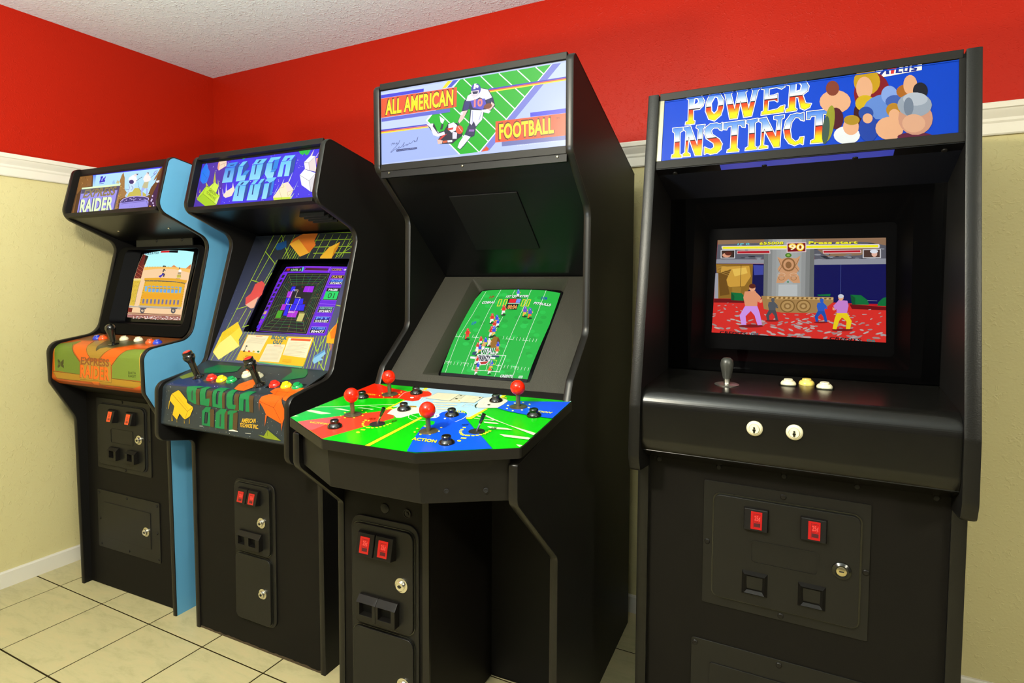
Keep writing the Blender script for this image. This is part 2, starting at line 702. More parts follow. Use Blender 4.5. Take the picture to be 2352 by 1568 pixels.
    for no, ls in (((1, 0, 0), cu), ((0, 1, 0), cv)):
        for q in ls:
            co = Vector(no) * q
            bmesh.ops.bisect_plane(bm, geom=bm.verts[:] + bm.edges[:] + bm.faces[:], plane_co=co, plane_no=no, dist=1e-7)
    for v in bm.verts:
        v.co = surf.at(v.co.x, v.co.y, base + v.co.z)
    me = bpy.data.meshes.new(name)
    bm.to_mesh(me)
    bm.free()
    me.materials.append(m)
    o = bpy.data.objects.new(name, me)
    COL.objects.link(o)
    o.parent = parent
    if label:
        o['label'] = label
    return o

# ------------------------------------------------------------------ flat artwork of the prints and screens, in 0.1 mm on each surface
ART = {}
INKS = [(90, 58, 22), (58, 52, 224), (180, 228, 250), (90, 140, 240), (138, 92, 36), (94, 60, 20), (185, 138, 72), (107, 69, 28), (165, 122, 64), (208, 165, 94), (201, 168, 56), (143, 106, 54), (124, 90, 36), (201, 188, 82), (155, 198, 240), (200, 192, 144), (228, 252, 200), (154, 146, 236), (78, 74, 104), (80, 72, 110), (138, 120, 72), (78, 72, 144), (230, 248, 196), (38, 32, 200), (244, 246, 255), (200, 228, 255), (58, 50, 112), (46, 42, 94), (240, 226, 220), (74, 80, 104), (90, 112, 168), (248, 242, 238), (110, 106, 122), (196, 190, 144), (168, 184, 240), (100, 120, 184), (128, 152, 216), (192, 224, 250), (80, 104, 168), (200, 184, 240), (58, 48, 120), (216, 204, 248), (106, 92, 168), (36, 28, 88), (152, 144, 232), (82, 72, 160), (106, 96, 184), (106, 66, 16), (154, 106, 40), (232, 238, 248), (58, 18, 68), (216, 200, 240), (224, 160, 48), (248, 207, 160), (184, 251, 252), (248, 192, 96), (224, 136, 64), (200, 104, 48), (200, 160, 64), (106, 20, 12), (22, 10, 8), (200, 112, 72), (168, 56, 32), (232, 184, 144), (228, 192, 60), (244, 220, 128), (124, 100, 20), (90, 88, 104), (232, 168, 24), (90, 84, 72), (232, 174, 32), (240, 164, 16), (106, 160, 212), (120, 180, 220), (108, 168, 228), (106, 80, 32), (138, 106, 154), (92, 120, 128), (176, 128, 24), (138, 106, 16), (176, 56, 16), (184, 176, 160), (96, 88, 80), (168, 168, 160), (88, 88, 112), (80, 80, 88), (168, 160, 152), (122, 32, 16), (90, 20, 16), (240, 184, 144), (154, 88, 80), (216, 152, 136), (255, 255, 255), (248, 232, 224), (244, 212, 196), (216, 168, 168), (208, 28, 32), (8, 6, 14), (32, 48, 96), (18, 16, 24), (26, 20, 32), (240, 216, 176), (16, 16, 48), (36, 20, 184), (122, 116, 104), (252, 252, 248), (168, 152, 120), (216, 200, 76), (176, 120, 64), (138, 106, 48), (184, 84, 16), (122, 68, 32), (111, 122, 42), (108, 130, 40), (216, 154, 48), (236, 100, 16), (168, 128, 42), (76, 70, 40), (110, 98, 64), (236, 96, 8), (117, 138, 48), (224, 172, 68), (64, 52, 12), (174, 128, 32), (216, 89, 12), (224, 106, 16), (180, 134, 44), (140, 78, 34), (138, 84, 16), (240, 106, 20), (62, 58, 20), (60, 74, 20), (58, 34, 228), (74, 36, 168), (74, 32, 200), (216, 208, 255), (184, 176, 248), (10, 120, 240), (4, 80, 176), (244, 168, 132), (244, 216, 188), (74, 42, 32), (16, 192, 96), (6, 192, 56), (3, 128, 32), (184, 184, 60), (200, 192, 76), (184, 192, 112), (216, 208, 192), (200, 168, 80), (192, 168, 64), (192, 228, 32), (212, 242, 74), (168, 208, 16), (216, 240, 112), (58, 80, 0), (56, 72, 10), (216, 208, 240), (228, 220, 248), (240, 228, 228), (250, 228, 204), (212, 224, 240), (208, 228, 232), (200, 224, 200), (208, 228, 160), (252, 235, 196), (208, 232, 56), (251, 224, 212), (140, 122, 64), (240, 160, 140), (228, 208, 216), (228, 200, 208), (244, 238, 240), (236, 220, 216), (244, 244, 250), (226, 220, 224), (40, 36, 48), (12, 68, 164), (44, 136, 232), (134, 208, 244), (76, 180, 240), (140, 220, 246), (92, 192, 244), (144, 220, 246), (152, 224, 248), (104, 200, 244), (100, 196, 244), (148, 220, 246), (100, 200, 244), (14, 58, 144), (46, 140, 232), (108, 204, 244), (42, 144, 228), (112, 204, 244), (8, 134, 228), (116, 208, 246), (24, 120, 224), (74, 80, 120), (35, 38, 44), (46, 50, 80), (46, 50, 56), (152, 188, 48), (208, 76, 76), (221, 168, 152), (160, 56, 56), (232, 208, 64), (240, 228, 128), (224, 192, 32), (216, 116, 44), (232, 168, 56), (224, 172, 52), (192, 128, 32), (28, 72, 128), (240, 160, 28), (224, 112, 12), (160, 104, 88), (124, 180, 220), (76, 132, 184), (240, 180, 40), (230, 218, 190), (208, 88, 48), (216, 128, 96), (154, 147, 126), (26, 26, 26), (192, 48, 48), (216, 184, 32), (16, 104, 56), (24, 104, 120), (128, 96, 16), (176, 120, 24), (92, 160, 120), (200, 204, 224), (106, 16, 224), (8, 4, 8), (58, 8, 8), (122, 16, 224), (74, 8, 48), (192, 112, 255), (10, 10, 10), (192, 24, 24), (176, 96, 216), (168, 224, 160), (80, 200, 200), (8, 16, 48), (58, 8, 24), (90, 12, 12), (18, 16, 74), (138, 138, 76), (90, 154, 72), (44, 138, 60), (60, 160, 80), (138, 122, 72), (60, 122, 60), (28, 106, 44), (122, 154, 80), (60, 154, 72), (32, 24, 240), (160, 24, 232), (216, 128, 255), (176, 32, 224), (32, 16, 240), (80, 96, 255), (176, 32, 216), (64, 168, 12), (28, 90, 8), (180, 40, 216), (224, 144, 255), (208, 200, 112), (122, 116, 56), (248, 240, 208), (5, 3, 8), (216, 176, 112), (56, 160, 48), (138, 32, 208), (32, 24, 216), (160, 80, 248), (192, 128, 255), (6, 4, 8), (24, 16, 112), (208, 176, 255), (208, 144, 80), (224, 160, 112), (232, 192, 96), (8, 24, 192), (112, 184, 255), (4, 8, 12), (20, 216, 100), (10, 64, 24), (28, 48, 96), (144, 200, 184), (8, 24, 176), (112, 168, 255), (42, 50, 56), (28, 44, 88), (108, 122, 32), (108, 140, 156), (184, 168, 136), (216, 220, 224), (136, 152, 168), (10, 96, 56), (76, 52, 36), (236, 100, 24), (90, 32, 8), (208, 88, 24), (176, 140, 24), (232, 180, 28), (74, 52, 4), (176, 126, 16), (76, 56, 32), (12, 116, 64), (44, 58, 52), (180, 80, 24), (240, 90, 16), (90, 28, 4), (124, 138, 32), (42, 50, 8), (232, 180, 48), (232, 228, 216), (216, 212, 200), (188, 204, 252), (202, 218, 254), (168, 188, 248), (5, 188, 16), (4, 138, 16), (122, 128, 220), (232, 80, 28), (240, 246, 244), (62, 56, 224), (255, 232, 0), (74, 84, 212), (74, 56, 200), (240, 96, 60), (255, 228, 32), (100, 104, 216), (244, 85, 28), (122, 44, 4), (255, 240, 0), (62, 60, 228), (112, 118, 184), (48, 24, 12), (240, 244, 255), (36, 30, 80), (240, 240, 252), (90, 80, 208), (240, 136, 136), (52, 48, 124), (244, 208, 200), (44, 40, 96), (240, 204, 196), (138, 68, 36), (132, 132, 200), (52, 48, 94), (154, 106, 192), (72, 64, 176), (232, 216, 224), (32, 24, 48), (42, 36, 64), (232, 80, 32), (248, 240, 240), (234, 230, 244), (216, 48, 40), (240, 200, 184), (224, 96, 48), (244, 240, 248), (224, 64, 48), (42, 48, 104), (28, 36, 104), (22, 184, 60), (3, 3, 6), (30, 196, 70), (18, 172, 54), (34, 200, 76), (236, 248, 232), (16, 48, 16), (160, 40, 24), (32, 56, 176), (232, 224, 48), (232, 16, 32), (120, 152, 240), (216, 216, 224), (6, 6, 6), (240, 160, 80), (28, 104, 192), (10, 48, 16), (10, 56, 16), (240, 240, 240), (80, 104, 224), (232, 160, 112), (244, 240, 236), (224, 40, 24), (232, 176, 80), (40, 72, 224), (240, 232, 224), (240, 240, 255), (232, 192, 64), (104, 72, 200), (240, 128, 32), (72, 72, 200), (232, 64, 48), (154, 106, 24), (106, 68, 12), (240, 236, 224), (232, 192, 80), (240, 232, 220), (232, 160, 96), (232, 104, 56), (32, 72, 104), (240, 244, 244), (24, 64, 96), (16, 16, 24), (244, 244, 248), (240, 240, 244), (24, 28, 48), (192, 40, 32), (240, 240, 248), (232, 96, 32), (200, 232, 72), (10, 174, 10), (8, 166, 60), (240, 36, 8), (238, 58, 36), (240, 80, 80), (212, 240, 184), (238, 234, 32), (42, 58, 8), (168, 204, 228), (240, 44, 16), (244, 240, 224), (232, 224, 204), (200, 160, 32), (112, 80, 8), (240, 236, 220), (58, 52, 24), (220, 200, 40), (216, 192, 40), (236, 232, 48), (128, 32, 8), (8, 48, 8), (228, 220, 192), (200, 196, 176), (58, 58, 40), (138, 132, 104), (74, 68, 40), (216, 184, 40), (232, 228, 208), (26, 26, 16), (216, 192, 32), (184, 180, 156), (10, 76, 220), (240, 244, 248), (6, 56, 160), (6, 36, 106), (240, 236, 160), (10, 32, 96), (6, 56, 6), (228, 220, 80), (228, 232, 244), (58, 58, 8), (6, 64, 200), (48, 64, 92), (228, 228, 236), (26, 44, 144), (208, 48, 48), (122, 20, 32), (58, 16, 24), (184, 144, 24), (212, 160, 128), (192, 160, 24), (122, 56, 40), (74, 16, 32), (138, 140, 40), (58, 80, 72), (92, 128, 204), (124, 152, 220), (60, 88, 168), (160, 96, 32), (28, 28, 40), (216, 220, 232), (160, 128, 32), (28, 60, 160), (36, 68, 156), (168, 120, 32), (90, 28, 56), (188, 138, 120), (140, 150, 172), (168, 176, 196), (108, 120, 144), (204, 156, 132), (10, 68, 200), (176, 20, 32), (140, 108, 80), (88, 88, 96), (116, 118, 124), (138, 140, 144), (58, 60, 68), (38, 40, 46), (140, 142, 148), (16, 16, 74), (60, 68, 152), (16, 16, 80), (74, 88, 144), (138, 100, 32), (200, 152, 56), (106, 72, 20), (224, 184, 80), (154, 116, 40), (90, 60, 16), (154, 154, 160), (192, 152, 72), (110, 112, 108), (132, 134, 130), (148, 150, 146), (156, 159, 154), (160, 163, 158), (164, 167, 162), (144, 146, 142), (124, 126, 122), (104, 106, 102), (180, 184, 180), (200, 148, 104), (138, 96, 56), (74, 122, 40), (136, 176, 72), (224, 192, 160), (44, 128, 72), (208, 44, 36), (106, 10, 16), (168, 148, 144), (156, 132, 128), (180, 164, 156), (160, 124, 72), (200, 164, 104), (122, 90, 44), (176, 140, 84), (138, 104, 56), (184, 150, 96), (14, 106, 52), (10, 78, 40), (140, 144, 152), (122, 24, 24), (70, 72, 76), (80, 84, 88), (32, 76, 160), (40, 88, 184), (200, 144, 220), (216, 144, 104), (224, 160, 120), (90, 36, 24), (228, 200, 24), (192, 124, 196), (196, 200, 208), (224, 216, 208), (240, 232, 28), (228, 200, 192), (122, 16, 24), (248, 200, 32), (255, 244, 192), (224, 200, 196), (176, 28, 40), (200, 200, 200), (58, 40, 32), (216, 152, 120), (74, 52, 44), (224, 176, 152), (32, 32, 10), (236, 228, 40), (88, 192, 200), (24, 20, 24), (24, 96, 104), (24, 128, 120)]
ART['MA'] = '''
p 0 190 60 5856 60 5856 1920 190 1920
p 1 1018 1861 5383 1818 5365 1710 1059 1749
p 2 1086 1757 5337 1716 5263 651 3540 654 3008 1232 1246 1246
g 3 2 1086 1757 1296 1753 1391 1255 1246 1246
p 4 174 1801 1015 1788 1139 1293 534 1258 289 980 370 134 276 139 272 863
l 5 22 236 1038 308 922
l 5 22 331 1026 327 979
l 6 22 478 1468 454 1367
l 5 22 451 785 427 671
l 5 22 401 544 495 477
l 7 22 787 1409 775 1295
l 6 22 351 1732 308 1684
l 7 22 173 1302 224 1211
l 6 22 735 1632 824 1547
l 7 22 561 991 524 935
l 7 22 560 1112 640 1039
l 5 22 559 1736 632 1641
l 5 22 510 1070 486 993
l 6 22 407 1527 519 1436
p 8 3074 1728 3243 1478 3394 998 3587 836 3543 644 3178 584 3232 191 3018 166 2972 615 3011 1063 3059 1247 2961 1368 3011 1629
l 9 20 3073 1136 3199 1109
l 10 20 3098 599 3138 615
l 10 20 3186 248 3226 221
l 10 20 3054 1096 3113 1052
l 11 20 3246 697 3364 704
l 10 20 3298 572 3340 565
l 11 20 3227 1339 3285 1299
l 10 20 3047 733 3193 703
l 10 20 3060 1130 3130 1138
l 9 20 3287 1036 3390 1019
l 11 20 3003 1107 3095 1088
l 11 20 3006 890 3121 863
l 11 20 3118 547 3239 545
l 11 20 3242 252 3348 232
l 11 20 3125 1529 3189 1529
l 11 20 3129 1163 3204 1139
l 11 20 3261 567 3389 570
l 11 20 3152 405 3292 387
l 11 20 3040 853 3178 836
l 10 20 3224 629 3281 599
l 10 20 3200 775 3267 758
l 12 20 3096 408 3152 390
l 9 20 3051 728 3144 742
l 12 20 3055 928 3180 935
l 12 20 3169 273 3244 269
l 9 20 3020 680 3088 641
l 11 20 3080 1547 3218 1503
l 12 20 3170 636 3260 634
l 11 20 3133 1154 3281 1114
l 11 20 3235 984 3312 991
p 13 4050 989 4269 973 4536 809 4997 597 3658 628 3741 863
p 14 2511 1364 2594 1453 2713 1273 2546 1267
p 15 2765 1288 2804 1418 3004 1327 2944 1256
p 16 535 1254 3082 1246 3060 1163 533 1180
p 17 533 1180 3060 1163 3018 166 616 145
p 18 533 1180 3060 1163 3010 988 570 981
p 19 3071 1171 3066 172 2976 168 2961 1047
t 20 0.035 753 803 2069 0 68 337|EXPRESS
t 21 0.045 705 175 2146 -10 -70 538|RAIDER
t 22 0.035 770 162 2138 0 -79 547|RAIDER
p 23 1639 1663 1798 1670 1811 1592 1886 1547 1891 1412 1695 1388 1634 1412 1668 1545
p 23 1867 1558 1989 1664 1985 1568 1941 1514 2002 1490 1993 1385 1887 1421
p 2 1751 1596 1800 1583 1819 1465 1763 1460
p 23 1654 1356 1952 1363 1952 1340 1657 1333
p 24 3513 1457 3698 1555 3921 1536 4074 1320 3965 1161 3743 1178 3720 1329 3517 1363
p 25 3660 1184 3938 1164 4037 1027 3935 849 3726 827 3642 675 3541 691 3653 961
e 26 14 3739 1271 153 -11 31 -91
p 27 3847 1599 4065 1590 3983 1513 3897 1529
e 28 14 3894 1539 94 -8 19 -58
l 29 26 4032 1286 4190 1376 4333 1425
l 30 18 3797 1100 3940 997 3833 912
p 31 4456 1456 4561 1540 4840 1407 4902 1256 4773 1211 4569 1190 4418 1330
e 28 14 4629 1534 86 -7 23 -72
p 32 4553 1605 4675 1595 4689 1511 4639 1543
p 33 4515 1194 4799 1209 4810 935 4655 928 4474 995
p 34 4474 995 4655 928 4563 807 4637 620 4543 626 4455 814
p 34 4729 941 4848 896 4917 602 4838 607
l 35 22 4858 1351 5020 1456
p 36 4962 1516 5033 1620 5196 1633 5145 1510 5052 1436
p 37 5002 1513 5068 1589 5155 1600 5104 1517
l 38 14 3610 1169 3718 1013 3610 686
l 38 14 4141 1241 4244 1049 4376 893 4482 812
l 38 14 3380 999 3695 959
p 39 3324 482 3453 585 3811 655 4269 653 4761 603 5021 523 5050 431 3378 405
p 40 3367 476 3515 567 3847 631 4277 629 4742 581 4974 508 5021 442 3403 412
e 41 6 4015 518 43 -2 5 -17
e 41 6 3949 569 27 -2 5 -13
e 42 6 4842 453 32 -2 6 -21
e 41 6 4006 512 30 -1 5 -15
e 41 6 4520 484 32 -2 4 -13
e 42 6 4943 435 17 -1 7 -21
e 41 6 3883 567 29 -2 3 -11
e 42 6 4383 503 18 -1 4 -11
e 43 6 4029 519 24 -1 7 -21
e 42 6 4639 460 38 -3 6 -19
e 42 6 3867 515 31 -2 7 -21
e 41 6 4779 482 36 -2 4 -13
e 42 6 4252 496 36 -2 3 -10
e 43 6 3956 543 20 -2 3 -10
e 41 6 4266 543 41 -3 6 -16
e 42 6 3458 479 33 -2 6 -18
e 42 6 4899 446 28 -2 5 -18
e 42 6 4519 539 39 -2 4 -10
e 42 6 4712 485 31 -2 6 -18
e 41 6 4159 495 30 -1 6 -16
e 41 6 4197 497 28 -2 6 -16
e 42 6 3508 488 39 -2 7 -20
e 43 6 4466 446 27 -2 3 -10
e 41 6 4048 520 40 -2 5 -12
e 43 6 4399 564 41 -2 8 -22
e 41 6 4514 491 33 -2 5 -15
e 41 6 3676 509 32 -2 6 -18
e 43 6 4582 468 31 -2 6 -19
e 42 6 4789 440 19 -1 6 -18
e 43 6 4184 501 26 -2 3 -10
e 43 6 4512 459 34 -2 4 -13
e 41 6 4882 446 23 -1 5 -16
e 43 6 3810 538 44 -3 7 -20
e 42 6 4760 462 21 -2 6 -19
e 43 6 4450 454 17 -1 7 -20
e 42 6 4205 514 40 -3 5 -16
e 41 6 3911 554 32 -2 5 -15
e 42 6 4725 498 35 -2 4 -12
e 43 6 3603 518 30 -2 4 -12
e 41 6 4510 484 24 -1 7 -21
e 42 6 4500 531 20 -1 7 -20
e 42 6 4409 545 42 -2 5 -14
e 41 6 3488 489 38 -2 5 -14
e 41 6 3589 472 22 -2 5 -16
e 42 6 4873 451 16 -1 5 -15
e 42 6 4798 464 25 -1 5 -15
e 41 6 3720 517 27 -1 5 -14
e 42 6 4792 441 19 -1 6 -20
e 41 6 4576 507 29 -2 3 -10
e 41 6 4856 444 35 -2 6 -17
e 41 6 4129 584 38 -3 4 -14
e 41 6 4134 486 17 -1 6 -19
e 43 6 4301 537 27 -2 7 -22
e 42 6 3993 497 27 -2 4 -10
e 41 6 4963 431 21 -1 4 -11
e 43 6 3502 485 44 -3 3 -10
e 42 6 3525 493 22 -1 4 -10
e 43 6 4707 496 26 -2 4 -11
e 42 6 3539 500 20 -2 6 -16
e 42 6 4470 519 27 -2 4 -10
p 44 3389 413 4930 442 5074 358 5093 139 3337 167 3322 408
l 45 16 3447 364 4930 403 5062 233
l 45 14 3309 446 3347 175
l 46 14 4000 258 3993 213
l 46 14 4136 251 4130 205
l 46 14 4300 241 4293 196
p 47 5429 1750 5444 1540 5417 1216 5339 898 5196 620 4947 672 5037 955 5210 1142 5263 1464
p 48 5339 1712 5397 1689 5216 1286 5087 1205 5125 1330
p 49 5245 1193 5433 1206 5452 1105 5282 1118
p 50 5365 1058 5429 1179 5490 744 5612 113 5119 137 5094 375 5196 620 5283 829
e 51 8 5242 438 41 -3 14 -44
e 51 8 5220 385 42 -2 14 -44
e 51 8 5353 288 42 -3 14 -44
e 51 8 5427 177 42 -2 14 -43
e 51 8 5234 581 42 -2 14 -44
e 52 8 5224 171 68 -4 9 -26
'''
